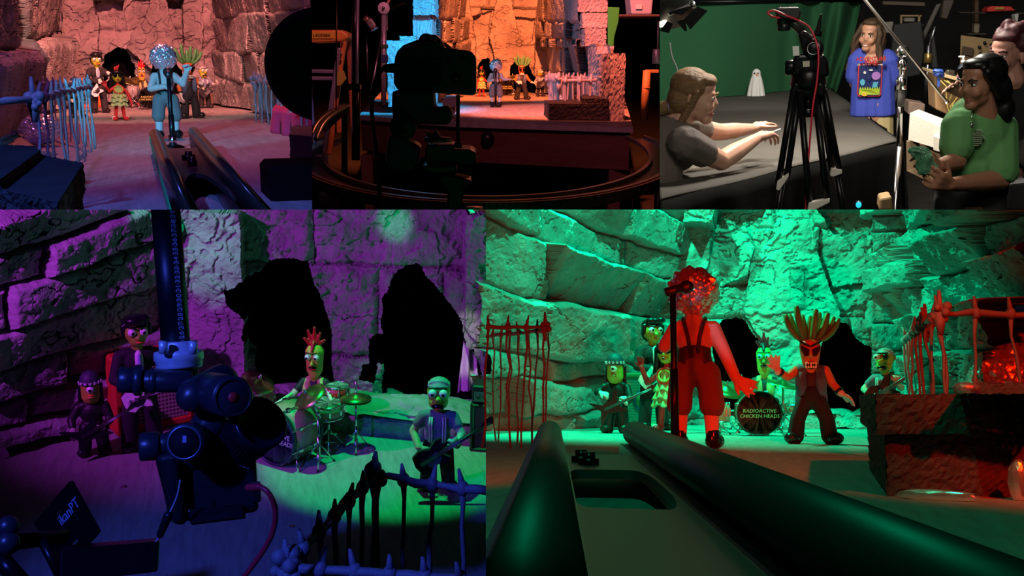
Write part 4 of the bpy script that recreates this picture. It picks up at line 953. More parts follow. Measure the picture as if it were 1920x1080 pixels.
rooster('rooster puppet playing drums with a red five pointed comb', p, s, -.35, ((-.10, 0, .54), (-.21, -.12, .40), (-.20, -.28, .32), (-.5, -.8, .0), (0, -.2, 1), .7, 1), ((.10, 0, .54), (.20, -.03, .42), (.18, -.16, .34), (0, -1, -.4), (.4, 0, 1), .7, -1), comb=1.1)
STK = mat('white drumstick', (.8, .78, .7), .5)
for lab, a_, b_ in (('drumstick in the rooster puppet hand nearest the camera lens', F.at(548, 738, 2.24), F.at(508, 764, 2.2)), ('drumstick over the snare drum in the rooster puppet hand', F.at(614, 728, 2.25), F.at(624, 762, 2.2))):
    o = MB().tube([a_, a_.lerp(b_, .8), b_], [.0042, .004, .0022], 10).ell(b_, (.0035,)*3, n=8).build('drumstick', STK); tag(o, lab, 'drumstick')
p = F.fl(820, 914); s = fit(p, 699)
oldman('striped shirt guitarist puppet with bulging eyes behind the wire fence', p, s, -.25, ((-.125, 0, .65), (-.21, -.02, .52), (-.15, -.14, .42), (.9, -.3, -.3), (-.2, -.8, .5), .45, 1), ((.125, 0, .65), (.20, -.06, .52), (.17, -.17, .46), (-.4, -.2, .8), (.6, -.7, .3), .8, -1))
guitar('black bass guitar across the striped shirt puppet', axes(p+V((-.02, -.055, .096)), V((.84, -.12, .5)).normalized(), V((-.5, 0, .84)).normalized(), V((-.07, -.99, .06)).normalized()), .21, 'bass')
# --- drum kit
q = F.fl(540, 866); bass_drum('bass drum with rough lettering half hidden behind the camera lens', q+V((0, .02, 0)), 1.0, .062, .085, -.8, tan, mat('dark blue drum head', (.02, .03, .06), .35), mat('pale paint lettering', (.55, .7, .65), .5), ts=.2)
q = F.fl(617, 842); drum('pink snare drum on tripod stand beside the bass drum', q, 1.0, .034, .030, .098, mat('pink drum shell', (.62, .3, .26), .4), 'snare_drum', tilt=.1)
q = F.fl(634, 826); drum('red topped tom drum under the rooster puppet hand', q, 1.0, .026, .034, .118, mat('red drum shell', (.6, .03, .02), .4), 'tom_drum', legs=False)
q = F.fl(478, 820); drum('white topped floor tom behind the camera lens', q, 1.0, .045, .07, .085, tan, 'floor_tom')
q = F.fl(668, 843); cymbal('hi hat cymbal pair on stand at right of the drum kit', q, .3, .42, .115, name='hi_hat_stand', hat=True)
q = F.fl(470, 838); cymbal('tilted boom cymbal above the white topped floor tom', q, .3, .52, .13, (.35, .35), boom=(.07, -.0, .52))
q = F.fl(598, 872); cymbal('steeply tilted cymbal in front of the rooster puppet chest', q, .3, .50, .13, (.2, -.62), boom=(-.06, -.0, .535))
# --- amplifiers
pa = F.fl(285, 812); amp('red amplifier cabinet with woven grille behind the puppets', Matrix.Translation(pa+V((0, .05, 0))) @ rotz(.42), .19, .06, .188, mat('red orange tolex', (.62, .05, .02), .6), mat('dark grille cloth', (.10, .07, .06), .9), rim=.1)
pa = F.fl(925, 850); r_ = amp('black amplifier stack cut by the right edge of the purple cave', Matrix.Translation(pa+V((.01, .03, 0))) @ rotz(-.35), .11, .06, .115, BLACK, mat('dark blue grille cloth', (.02, .02, .03), .9), head=True, lattice=False); clip_tree(r_, F, [ER])
# --- wire fence in front
zr = .2
def zp(px, py): q = F.fl(px, py, zr); return (q.x, q.y)
c0 = zp(704, 890)
fence('dark wire fence across the lower right of the purple cave', [[zp(536, 1062), zp(610, 985), c0], [c0, zp(800, 908), zp(925, 922)], [zp(536, 1062), zp(930, 1092)]], zr, .047, .0042, .0066, .032, 12, posts=[c0, zp(536, 1062)], clip=[ER], wob=.6)
# --- motion control head and camera
rig = thing('camera_column', 'black graduated camera column with silver collar and motor head', 'camera rig', F.at(330, 690, 1.38)); TR = Matrix.Translation(-F.at(330, 690, 1.38))
def rp(px, py, Y): return TR @ F.at(px, py, Y)
def rs(npx, Y): return npx*Y/FPX
top, bot = rp(309, 370, 1.44), rp(331, 665, 1.38)
MB().cyl(top, bot, rs(26, 1.40), 36).build('column', mat('matt black tube', (.01, .01, .012), .4, .3), rig, clip=[(TR @ TOP[0][0], TOP[0][1])])
ax = (bot-top).normalized(); RW = mat('white ruler print', (.6, .55, .75), .5); rr_ = rs(26.3, 1.40); rig_x = V((1, 0, 0)); nrm_ = V((.62, -.78, 0)); nrm_ = (nrm_-ax*nrm_.dot(ax)).normalized(); tan_ = ax.cross(nrm_).normalized()
L_ = (bot-top).length; rl = MB(); n_ = 64
for i in range(n_):
    t = top+ax*(L_*(.10+.84*i/n_)); big = i % 4 == 0
    rl.box((0, 0, 0), (rs(9 if big else 5, 1.4), rs(1.0, 1.4), .0004), axes(t+nrm_*rr_+tan_*rs(4, 1.4), tan_, ax, nrm_))
rl.build('ruler_ticks', RW, rig)
for i in range(14):
    t = top+ax*(L_*(.12+.82*i/14)); text_mesh(str(39-i), rs(15, 1.4), 'ruler_number', RW, rig, axes(t+nrm_*(rr_+.0003)-tan_*rs(9, 1.4)*(1 if tan_.x > 0 else -1), ax, -tan_ if tan_.x > 0 else tan_, nrm_) if False else axes(t+(nrm_*.95-V((.31, 0, 0))*.55).normalized()*(rr_+.0006), -ax, V((nrm_.cross(-ax))) , nrm_), .0003)
SILV = mat('silver collar', (.9, .9, .92), .35, .3)
c1, c2 = rp(334, 640, 1.385), rp(337, 695, 1.375); MB().lathe([(rs(33, 1.38), 0), (rs(35, 1.38), rs(3, 1.38)), (rs(35, 1.38), rs(16, 1.38)), (rs(44, 1.38), rs(18, 1.38)), (rs(45, 1.38), rs(23, 1.38)), (rs(45, 1.38), rs(34, 1.38)), (rs(42, 1.38), rs(37, 1.38)), (rs(42, 1.38), rs(46, 1.38)), (rs(39, 1.38), rs(50, 1.38))], 44, M=look(c1, c2-c1)).build('collar', SILV, rig)
for px in (306, 362): MB().cyl(rp(px, 640, 1.345), rp(px, 662, 1.345), rs(8, 1.38), 14).build('collar_bolt', SILV, rig)
HB = mat('black machined metal', (.05, .05, .06), .35, .35)
MB().cyl(rp(336, 692, 1.38), rp(338, 720, 1.38), rs(34, 1.38), 30).build('neck', HB, rig)
def cylp(nm, a, b, npx, Y, mt=HB, bev=3, root=None, n=30): return MB().cyl(rp(*a), rp(*b), rs(npx, Y), n, b=rs(bev, Y)).build(nm, mt, root or rig)
cylp('clamp_arm', (262, 714, 1.34), (360, 716, 1.34), 21, 1.34); cylp('clamp_ring', (251, 713, 1.34), (268, 713, 1.34), 29, 1.34); cylp('clamp_knob', (222, 712, 1.34), (254, 713, 1.34), 24, 1.34)
cylp('clamp_band', (280, 714, 1.34), (294, 714, 1.34), 24, 1.34)
MB().cap(rp(362, 742, 1.31), rs(32, 1.31), rp(415, 715, 1.36), rs(34, 1.31), 24).build('motor_housing', HB, rig)
d_ = cylp('motor_disc', (395, 735, 1.33), (437, 745, 1.25), 39, 1.3, HB, 4, n=40)
fwd = (rp(437, 745, 1.25)-rp(395, 735, 1.33)).normalized(); fc = rp(437, 745, 1.25)+fwd*.0006
MB().lathe([(rs(33, 1.25), 0), (rs(36, 1.25), 0), (rs(36, 1.25), .001), (rs(33, 1.25), .001)], 40, M=look(fc, fwd)).build('disc_ring', HB, d_)
REDP = mat('red painted mark', (.75, .02, .03), .5)
MB().lathe([(.001, 0), (rs(11, 1.25), 0), (rs(11, 1.25), .0006), (.001, .0006)], 6, M=look(fc, fwd)).build('red_mark', REDP, d_)
MB().cap(rp(395, 790, 1.34), rs(33, 1.34), rp(360, 850, 1.34), rs(36, 1.34), 24).build('lower_housing', HB, rig)
d2 = cylp('dial', (375, 822, 1.36), (346, 830, 1.27), 36, 1.3, n=40); f2 = (rp(346, 830, 1.27)-rp(375, 822, 1.36)).normalized(); fc = rp(346, 830, 1.27)+f2*.0006
MB().lathe([(rs(29, 1.27), 0), (rs(32, 1.27), 0), (rs(32, 1.27), .001), (rs(29, 1.27), .001)], 40, M=look(fc, f2)).build('dial_ring', mat('blue grey ring', (.25, .28, .38), .3, .6), d2)
MB().lathe([(.001, -.0003), (rs(29, 1.27), -.0003), (rs(29, 1.27), .0003), (.001, .0003)], 40, M=look(fc, f2)).build('dial_face', mat('matt black face', (.008, .008, .01), .7, spec=.2), d2)
mk = MB(); mm = look(fc+f2*.0004, f2)
for a_ in (-.35, 0, .35): mk.box((math.sin(a_)*rs(7, 1.27), math.cos(a_)*rs(7, 1.27), 0), (rs(2.2, 1.27), rs(13, 1.27), .0006), mm @ Matrix.Rotation(-a_*.8, 4, 'Z') if False else mm)
mk.build('dial_mark', mat('pale blue print', (.35, .4, .6), .5), d2)
cylp('lower_knob', (262, 838, 1.33), (300, 836, 1.33), 27, 1.33); cylp('lower_clamp', (296, 834, 1.33), (345, 828, 1.34), 20, 1.33)
# camera hanging below
cm = thing('camera', 'black stills camera with wide lens hanging from the motor head', 'camera', F.at(390, 890, 1.36)); TR = Matrix.Translation(-F.at(390, 890, 1.36))
CB = mat('black camera body', (.012, .012, .014), .45, bump=.3, bs=400, bd=.001)
def bar(nm, pts0, pts1, mt, root, bev=.004):
    o = MB().hull([rp(*q) for q in pts0], [rp(*q) for q in pts1]).build(nm, mt, root); md = o.modifiers.new('bevel', 'BEVEL'); md.width = bev; md.segments = 3; return o
bar('body', [(292, 855, 1.33), (478, 815, 1.33), (486, 960, 1.31), (318, 982, 1.31)], [(300, 840, 1.47), (470, 800, 1.47), (480, 945, 1.45), (325, 970, 1.45)], CB, cm, .008)
bar('grip', [(288, 855, 1.31), (330, 845, 1.30), (352, 985, 1.29), (322, 985, 1.29)], [(292, 850, 1.36), (335, 840, 1.36), (350, 980, 1.35), (320, 975, 1.35)], CB, cm, .009)
bar('quick_release_plate', [(350, 955, 1.30), (455, 945, 1.30), (462, 972, 1.29), (358, 985, 1.29)], [(350, 955, 1.42), (455, 945, 1.42), (462, 972, 1.41), (358, 985, 1.41)], BLKMETAL, cm, .003)
l0, l1 = rp(430, 850, 1.36), rp(482, 800, 1.30); fw = (l1-l0).normalized(); Ln = (l1-l0).length; q = rs(47, 1.32)
LE = MB().lathe([(q*.86, 0), (q*.9, Ln*.05), (q*.9, Ln*.25), (q*1.0, Ln*.28), (q*1.0, Ln*.5), (q*.97, Ln*.52), (q*1.02, Ln*.62), (q*1.02, Ln*.92), (q*1.1, Ln*1.0), (q*1.12, Ln*1.15), (q*1.0, Ln*1.16), (q*.75, Ln*1.02), (.001, Ln*1.0)], 48, M=look(l0, fw)).build('lens', mat('black lens barrel', (.014, .014, .018), .3), cm)
for k in range(44):
    a_ = 2*PI*k/44; MB().box((q*1.02*math.cos(a_), q*1.02*math.sin(a_), Ln*.77), (.0016, .0016, Ln*.26), look(l0, fw) @ Matrix.Identity(4)).build('focus_rib', BLACK, LE)
xa = look(l0, fw)
lt = text_mesh('0.38m  1.25ft  MACRO', q*.13, 'lens_print', mat('white lens print', (.6, .6, .65), .5), LE, xa @ Matrix.Rotation(-2.2, 4, 'Z') @ axes((q*.995, 0, Ln*.4), V((0, 1, 0)), V((0, 0, 1)), V((1, 0, 0))), .0002)
bar('port_cover', [(470, 905, 1.30), (488, 902, 1.30), (490, 940, 1.30), (474, 944, 1.30)], [(470, 905, 1.36), (488, 902, 1.36), (490, 940, 1.36), (474, 944, 1.36)], STEEL, cm, .002)
RC = mat('red rubber cable', (.65, .02, .05), .4)
pts = [F.at(466, 914, 1.27), F.at(486, 913, 1.26), F.at(504, 925, 1.25), F.at(516, 955, 1.25), F.at(512, 995, 1.25), F.at(492, 1035, 1.25), F.at(450, 1092, 1.25)]
def smooth(pts, n=6):
    o = []
    for i in range(len(pts)-1):
        p0, p1, p2, p3 = pts[max(i-1, 0)], pts[i], pts[i+1], pts[min(i+2, len(pts)-1)]
        for k in range(n):
            t = k/n; o.append(.5*((2*p1)+(p2-p0)*t+(2*p0-5*p1+4*p2-p3)*t*t+(3*p1-p0-3*p2+p3)*t**3))
    return o+[pts[-1]]
o = thing('red_cable', 'red tether cable plugged into the hanging camera', 'cable', pts[-1]); Tm = Matrix.Translation(-pts[-1])
MB().tube(smooth(pts), .0036, 12, M=Tm).build('cord', RC, o); MB().cap(pts[0], .0052, pts[1], .0048, 12, M=Tm).build('plug', RC, o)
pts = [F.at(338, 900, 1.27), F.at(332, 930, 1.27), F.at(318, 962, 1.27), F.at(306, 985, 1.27), F.at(300, 1003, 1.27), F.at(292, 1016, 1.27)]
o = thing('remote_cable', 'thin pale cable with black plug dangling under the hanging camera', 'cable', pts[-1]); Tm = Matrix.Translation(-pts[-1])
MB().tube(smooth(pts), .0012, 8, M=Tm).build('cord', mat('pale grey cord', (.5, .5, .55), .4), o); MB().cap(pts[2]*.8+pts[3]*.2, .006, pts[4], .0045, 12, M=Tm).build('plug', BLACK, o)
# --- cheese plate with lettering, and the rod that carries it
A_, B_, D_ = F.at(134, 900, 1.42), F.at(188, 997, 1.372), F.at(66, 981, 1.47); C_ = B_+D_-A_
pl = thing('mounting_plate', 'black perforated metal mounting plate with white lettering at lower left', 'plate', C_)
T = Matrix.Translation(-C_); ux = (B_-A_).normalized(); uy = (D_-A_); uy = (uy-ux*uy.dot(ux)).normalized(); un = ux.cross(uy)
if un.y > 0: un = -un
W_ = (B_-A_).length; H_ = (D_-A_).length
zt, zb = .002, -.002
bm = bmesh.new()
def loop2(pts):
    vs = [bm.verts.new((x, y, .002)) for x, y in pts]
    for i in range(len(vs)): bm.edges.new((vs[i], vs[(i+1) % len(vs)]))
loop2(ring(W_/2, H_/2, W_/2, H_/2, .004, 4))
holes = []
for (u, v, hx, hy) in ((.22, .5, .03, .09), (.5, .25, .09, .03) , (.8, .5, .03, .09), (.5, .8, .09, .03)): holes.append(ring(u*W_, v*H_, hx*W_, hy*H_, min(hx*W_, hy*H_)*.98, 4))
for (u, v) in ((.08, .08), (.92, .08), (.08, .92), (.92, .92), (.08, .3), (.08, .7), (.92, .3), (.92, .7), (.3, .08), (.7, .08), (.3, .92), (.7, .92), (.35, .42), (.65, .62)): holes.append([(u*W_+.0026*math.cos(2*PI*i/8), v*H_+.0026*math.sin(2*PI*i/8)) for i in range(8)])
for hl in holes: loop2(hl)
bmesh.ops.triangle_fill(bm, use_beauty=True, use_dissolve=False, edges=bm.edges[:])
g = bmesh.ops.extrude_face_region(bm, geom=bm.faces[:])
for e in g['geom']:
    if isinstance(e, bmesh.types.BMVert): e.co.z = -.002
bmesh.ops.recalc_face_normals(bm, faces=bm.faces); bmesh.ops.transform(bm, matrix=T @ axes(A_, ux, uy, un), verts=bm.verts)
me = bpy.data.meshes.new('plate'); bm.to_mesh(me); bm.free(); me.materials.append(BLKMETAL); o = bpy.data.objects.new('plate', me); F.col.objects.link(o); o.parent = pl
fr = un if un.y < 0 else -un
ut = (A_-D_).normalized(); uv = fr.cross(ut)
text_mesh('ikanPT', .021, 'lettering', mat('pale blue print', (.35, .4, .6), .5), pl, T @ axes(A_+ux*W_*.36+uy*H_*.30+fr*.0026, ut, uv, fr), .0003)
rod = thing('support_rod', 'black support rod with round knobs at the lower left corner', 'rod', F.at(20, 1040, 1.3)); T = Matrix.Translation(-F.at(20, 1040, 1.3))
MB().cyl(F.at(-10, 1022, 1.27), F.at(122, 1004, 1.33), .010, 20, M=T).build('rod', BLKMETAL, rod)
MB().ell(F.at(14, 988, 1.27), (.014,)*3, n=18, M=T).ell(F.at(14, 1018, 1.26), (.015,)*3, n=18, M=T).build('knob', HB, rod)
MB().cyl(F.at(-5, 1040, 1.27), F.at(40, 1092, 1.25), .011, 16, M=T).cyl(F.at(78, 1012, 1.30), F.at(118, 1092, 1.28), .006, 16, M=T).build('strut', BLKMETAL, rod)
o = MB().hull([F.at(112, 1030, 1.30), F.at(300, 1014, 1.34), F.at(296, 1072, 1.30), F.at(112, 1095, 1.26)], [F.at(118, 1022, 1.36), F.at(300, 1008, 1.40), F.at(298, 1062, 1.37), F.at(118, 1080, 1.33)]).build('black_bar', BLKMETAL); tag(o, 'flat black metal bar beside the perforated mounting plate', 'metal bar')
md = o.modifiers.new('bevel', 'BEVEL'); md.width = .003; md.segments = 2
for px, py in ((233, 913), (548, 987)):
    pp = F.fl(px, py); o = MB().lathe([(.0, .0), (.006, 0), (.006, .0012), (.003, .0008), (.001, .0004)], 16).build('floor_screw', STEEL, M=Matrix.Translation(pp)); tag(o, 'steel floor screw near the red cable' if px > 400 else 'steel floor screw left of the hanging camera', 'screw')
# ================================================================== PINK SET
use(FA); F = FA
def rock(*a, **k): return _rock(*a, **k)
ER = edge_plane(F, 585, -1)
PLANKBIG = mat('brushed grey stage paint large', (.42, .40, .40), .62, bump=.45, bs=9, var=.3, vs=3.5, stretch=(5, .5, 1), bd=.02)
floor('floor', [(-14, 400), (585, 400), (585, 180), (-14, 180)], PLANKBIG)
rock('wall_left', [(-190, 305, 5.65), (112, 192, 16.8), (112, -14, 16.8), (-190, -14, 5.65)], 280, 170, ROCKBIG, row=.62, brick=2.6, dmax=.22, lean=.28, seed=71, amp=.035, warp=.06, grain=.006, groove=.06, fan=.35, fan0=.5)
k1 = [(197, 176), (194, 140), (198, 104), (206, 96), (218, 87), (236, 91), (251, 120), (257, 146), (252, 176)]
k2 = [(283, 176), (284, 140), (287, 104), (302, 91), (320, 100), (338, 130), (345, 176)]
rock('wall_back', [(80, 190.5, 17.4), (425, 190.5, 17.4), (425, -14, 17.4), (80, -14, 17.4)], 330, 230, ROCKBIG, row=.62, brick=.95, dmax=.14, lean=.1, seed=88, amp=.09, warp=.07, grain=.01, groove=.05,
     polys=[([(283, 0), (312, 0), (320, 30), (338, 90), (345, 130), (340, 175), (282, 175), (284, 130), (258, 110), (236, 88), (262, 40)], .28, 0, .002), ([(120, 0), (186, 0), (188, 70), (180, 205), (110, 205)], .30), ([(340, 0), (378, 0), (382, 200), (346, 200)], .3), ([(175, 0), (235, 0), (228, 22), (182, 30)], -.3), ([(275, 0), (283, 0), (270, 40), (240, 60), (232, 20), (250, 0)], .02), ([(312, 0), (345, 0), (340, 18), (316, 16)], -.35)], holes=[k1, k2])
rock('wall_right', [(404, 190.5, 17.4), (585, 224, 10.8), (585, -14, 10.8), (404, -14, 17.4)], 260, 200, ROCKBIG, row=.5, brick=1.5, dmax=.34, lean=.5, seed=93, amp=.04, warp=.07, grain=.006, groove=.05, fan=-.2, fan0=.5, dirv=(-.35, -1, 0))
def fit(p, ytop): return F.at(960, ytop, p.y).z
p = F.fl(146, 221); s = fit(p, 142)
oneeye('one eyed puppet half hidden behind the corner of the wire fence', p, s, .2, ((-.14, 0, .57), (-.22, -.03, .46), (-.15, -.13, .44), (1, -.3, -.2), (-.2, -.5, 1), .5, 1), ((.14, 0, .57), (.2, -.07, .42), (.14, -.17, .37), (-.3, -.2, 1), (.8, -.6, .2), .8, -1))
guitar('black pointed guitar of the puppet behind the fence corner', axes(p+V((.01, -.09, .125)), V((.85, -.1, .5)).normalized(), V((-.5, 0, .85)).normalized(), V((-.05, -.99, .03)).normalized()), .3, 'spiky')
p = F.fl(188, 212); s = fit(p, 103)
suit('tall black suited pompadour puppet in pink light playing a white guitar', p, s, .25, ((-.12, 0, .70), (-.18, -.05, .56), (-.05, -.15, .53), (1, -.2, .2), (0, -1, .2), .5, 1), ((.12, 0, .70), (.19, -.1, .57), (.15, -.2, .62), (.1, 0, 1), (.7, -.7, 0), .8, -1))
guitar('white guitar of the tall suited puppet in pink light', axes(p+V((-.01, -.135, .285)), V((.75, -.1, .64)).normalized(), V((-.64, 0, .75)).normalized(), V((-.06, -.99, .06)).normalized()), .42)
p = F.fl(226, 226); s = fit(p, 124)
girl('grass skirt puppet with red arms beside the tall suited puppet', p, s, .15, ((-.07, 0, .60), (-.16, -.03, .53), (-.22, -.10, .62), (-.2, 0, 1), (0, 1, 0), .3, 1), ((.07, 0, .60), (.17, .0, .48), (.21, -.02, .33), (.2, -.1, -1), (1, 0, 0), .3, -1))
p = F.fl(270, 199); s = fit(p, 115)/1.06
rooster('rooster puppet behind drums at the centre of the pink cave', p, s, .05, ((-.10, 0, .54), (-.19, -.06, .44), (-.20, -.2, .47), (-.4, -1, .2), (0, 0, 1), .6, 1), ((.10, 0, .54), (.21, -.05, .46), (.25, -.16, .50), (.5, -1, .1), (0, 0, 1), .6, -1))
tanb = mat('silver drum shell', (.5, .46, .46), .3, .3)
q = F.fl(281, 205); bass_drum('bass drum with yellow green lettering left of the foil headed singer', q, 1.0, .145, .16, .1, tanb, mat('dark drum head', (.03, .025, .03), .35), mat('yellow green lettering', (.55, .55, .15), .5), ts=.2)
q = F.fl(251, 202); drum('silver floor tom between skirt puppet and bass drum', q, 1.0, .085, .15, .24, tanb, 'floor_tom')
q = F.fl(246, 200); cymbal('tilted cymbal above the silver floor tom', q, 1.0, .42, .15, (.35, .3), boom=(.0, 0, .38))
q = F.fl(259, 199); cymbal('small flat cymbal left of the centre rooster puppet', q, 1.0, .40, .13, (.1, .1))
p = F.fl(316, 259); s = fit(p, 87)
lead('foil ball headed singer in blue light gripping a black microphone stand', p, s, .1, ((-.10, 0, .655), (-.155, -.07, .53), (-.03, -.15, .55), (1, -.2, .15), (-.2, -.5, .8), .9, 1),
     ((.10, 0, .655), (.185, -.01, .575), (.225, -.06, .70), (.0, -.1, 1), (.3, 1, .0), .7, -1), shorts=(.20, .20, .19))
ft = F.fl(325, 279); L_ = F.at(322, 136, ft.y).z
ms = thing('microphone_stand', 'black microphone stand in front of the blue lit foil headed singer', 'microphone', ft)
MB().cyl((0, 0, .01), (0, 0, L_*.98), .014, 14).cyl((0, 0, .03), (0, 0, L_*.45), .019, 14).build('pole', BLKMETAL, ms)
MB().lathe([(.001, 0), (.075, 0), (.073, .016), (.03, .03), (.001, .034)], 26).build('base', BLKMETAL, ms); MB().cyl((0, 0, .02), (0, 0, .09), .026, 16).build('collar', CHROME, ms)
MB().cyl((0, -.03, L_*.96), (0, .05, L_*1.0), .022, 14).ell((0, .06, L_*1.005), (.032, .032, .032), n=14).build('microphone_head', mat('dark microphone grille', (.08, .08, .085)), ms)
p = F.fl(358, 222); s = fit(p, 118)/.87
carrot('carrot headed puppet with green fronds behind the singer arm', p, s, .35, ((-.115, 0, .60), (-.17, -.02, .49), (-.17, -.08, .37), (.0, -.2, -1), (-1, 0, 0), .25, 1), ((.115, 0, .60), (.19, -.02, .50), (.15, -.16, .52), (-.3, -.6, .5), (.6, 0, 1), .6, -1), stance=.10)
p = F.fl(385, 203); s = fit(p, 124)
oldman('grey haired guitarist puppet in front of the black amplifier', p, s, .35, ((-.125, 0, .65), (-.22, -.04, .53), (-.13, -.16, .49), (1, -.3, -.2), (0, -.5, 1), .45, 1), ((.125, 0, .65), (.22, -.08, .55), (.25, -.2, .57), (.2, 0, 1), (.7, -.7, 0), .8, -1))
guitar('black bass guitar of the grey haired guitarist', axes(p+V((.03, -.12, .25)), V((.82, -.1, .52)).normalized(), V((-.52, 0, .82)).normalized(), V((-.05, -.99, .03)).normalized()), .55, 'bass')
pa = F.fl(154, 202); amp('orange amplifier cabinet behind the suited puppet', Matrix.Translation(pa) @ rotz(.15), .50, .2, .42, mat('orange tolex', (.75, .13, .01), .6), mat('brown grille cloth', (.20, .10, .05), .9), rim=.11, lattice=False)
pa = F.fl(392, 198); amp('black amplifier stack behind the grey haired guitarist', Matrix.Translation(pa+V((0, .25, 0))) @ rotz(-.2), .30, .16, .26, mat('dark brown tolex', (.03, .02, .018), .6), mat('tan grille cloth', (.16, .09, .06), .9), head=True, lattice=False)
# fences
zr = .40
def zp(px, py): q = F.fl(px, py, zr); return (q.x, q.y)
def xy(px, py): q = F.fl(px, py); return (q.x, q.y)
zr = .407
f_a = zp(-12, 191); f_b = zp(62, 188); f_c = zp(166, 162)
fence('wire fence pen around the foil ball at left of the pink cave', [[f_a, f_b, zp(112, 174), f_c], [f_c, zp(48, 155), zp(-20, 160)]], zr, (.34, .26), .0058, .0105, .06, 21, posts=[f_b, f_c], wob=.8)
zr = .41
f_d = zp(478, 152); fence('short wire fence at the right edge of the pink cave', [[f_d, zp(520, 154), zp(583, 160)], [f_d, zp(496, 150.5)]], zr, .30, .010, .016, .075, 22, posts=[f_d], clip=[ER], wob=.8)
b = thing('foil_ball', 'big crumpled foil ball inside the left wire pen', 'foil ball', F.fl(79, 274)); q = F.fl(79, 274); r_ = F.size(q, 39)
foil_mesh((0, 0, r_*.80), r_, 1, b, 'foil', 12, squash=.80)
# stone blocks at lower left
bl = thing('stone_block', 'dark slab topped block in the lower left corner of the pink cave', 'block', F.fl(150, 380)); o_ = F.fl(150, 380); T = Matrix.Translation(-o_)
zt_ = .27
tp = [F.fl(-14, 352, zt_), F.fl(108, 381, zt_), F.fl(156, 306, zt_), F.fl(70, 289, zt_), F.fl(-14, 284, zt_)]
SLABG = mat('dark painted foam slab large', (.016, .016, .021), .7, bump=.6, bs=18, var=.5, vs=5, bd=.02)
bt = [V((p.x, p.y, .20)) for p in tp]
rough_hull([T @ p for p in bt], [T @ p for p in tp], 26, .004, 4).build('lid', SLABG, bl)
c_ = sum(tp, V())/5; bb = [V((c_.x+(p.x-c_.x)*.93, c_.y+(p.y-c_.y)*.95, 0)) for p in tp]; bm_ = [V((p.x, p.y, .201)) for p in bb]
rough_hull([T @ p for p in bb], [T @ p for p in bm_], 26, .003, 5).build('base', SLABG, bl)
u0 = [F.fl(-14, 352, zt_), F.fl(2, 355, zt_), F.fl(76, 296, zt_), F.fl(66, 287, zt_), F.fl(-14, 283, zt_)]
rough_hull([T @ V((p.x, p.y, zt_)) for p in u0], [T @ V((p.x, p.y, zt_+.02)) for p in u0], 20, .003, 6).build('upper_slab', SLABG, bl); clip_tree(bl, F, [row_plane(F, 393, -1)])
def scrap(label, loc, rx, ry, rz_, seed, mt=None, a=0, name='foil_scrap', cat='foil scrap'):
    o = foil_mesh((0, 0, 0), 1.0, 1, None, name, seed, 3, mt=mt)
    for v in o.data.vertices: v.co = V((v.co.x*rx, v.co.y*ry, max(0, v.co.z*rz_+rz_*.6)))
    o.matrix_world = CUR.M @ Matrix.Translation(V(loc)) @ rotz(a); return tag(o, label, cat)
scrap('crumpled foil scrap on the slab topped block', F.fl(76, 299, .132), .045, .16, .022, 31, a=-.3)
scrap('white paper scrap at the foot of the right cave wall', F.fl(489, 203), .09, .12, .03, 33, mat('white paper', (.8, .78, .8), .8), name='paper_scrap', cat='paper')
# pink draped table with a glass dome dish
t = thing('draped_table', 'small table under a bright pink cloth behind the right fence', 'table', F.fl(560, 255)); o_ = F.fl(560, 255); T = Matrix.Translation(-o_)
tz = .20; fz = [F.fl(513, 249), F.fl(600, 268), F.fl(610, 240), F.fl(522, 232)]
PC = mat('bright pink cloth', (.75, .03, .14), .8)
m = MB(); k_ = [V((p.x, p.y, tz)) for p in fz]; m.add([T @ p for p in k_], [(0, 1, 2, 3)], sm=False)
for i in range(4):
    a_, b_ = fz[i], fz[(i+1) % 4]; nn = (b_-a_).cross(V((0, 0, 1))).normalized()
    m.sheet(lambda u, v: T @ (a_.lerp(b_, u)+V((0, 0, tz*(1-v)))+nn*(.012+.02*math.sin(u*26+i))*v), 40, 6)
m.build('cloth', PC, t, solid=.006); MB().hull([T @ V((p.x, p.y, 0)) for p in fz], [T @ V((p.x, p.y, tz-.01)) for p in fz]).build('table', BLACK, t); clip_tree(t, F, [ER])
q = F.at(552, 222, 7.9); dd = thing('glass_dish', 'glass domed dish standing on the pink cloth', 'dish', (q.x, q.y, tz+.004))
GL_ = mat('pink tinted glass', (.9, .7, .75), .08, trans=.6)
MB().lathe([(.001, 0), (.06, 0), (.02, .015), (.02, .04), (.10, .06), (.11, .075), (.001, .07)], 26).build('plate', GL_, dd); MB().lathe([(.085, .075), (.08, .11), (.05, .14), (.012, .15), (.02, .17), (.001, .185)], 26).build('dome', GL_, dd)
# dark blocks at right
bx = thing('stone_block', 'small black stone block below the pink cloth', 'block', F.fl(575, 308)); T = Matrix.Translation(-F.fl(575, 308))
fz = [F.fl(545, 304), F.fl(640, 316), F.fl(640, 285), F.fl(552, 280)]; rough_hull([T @ V((p.x, p.y, 0)) for p in fz], [T @ V((p.x, p.y, .155)) for p in fz], 20, .004, 7).build('block', SLABG, bx); clip_tree(bx, F, [ER])
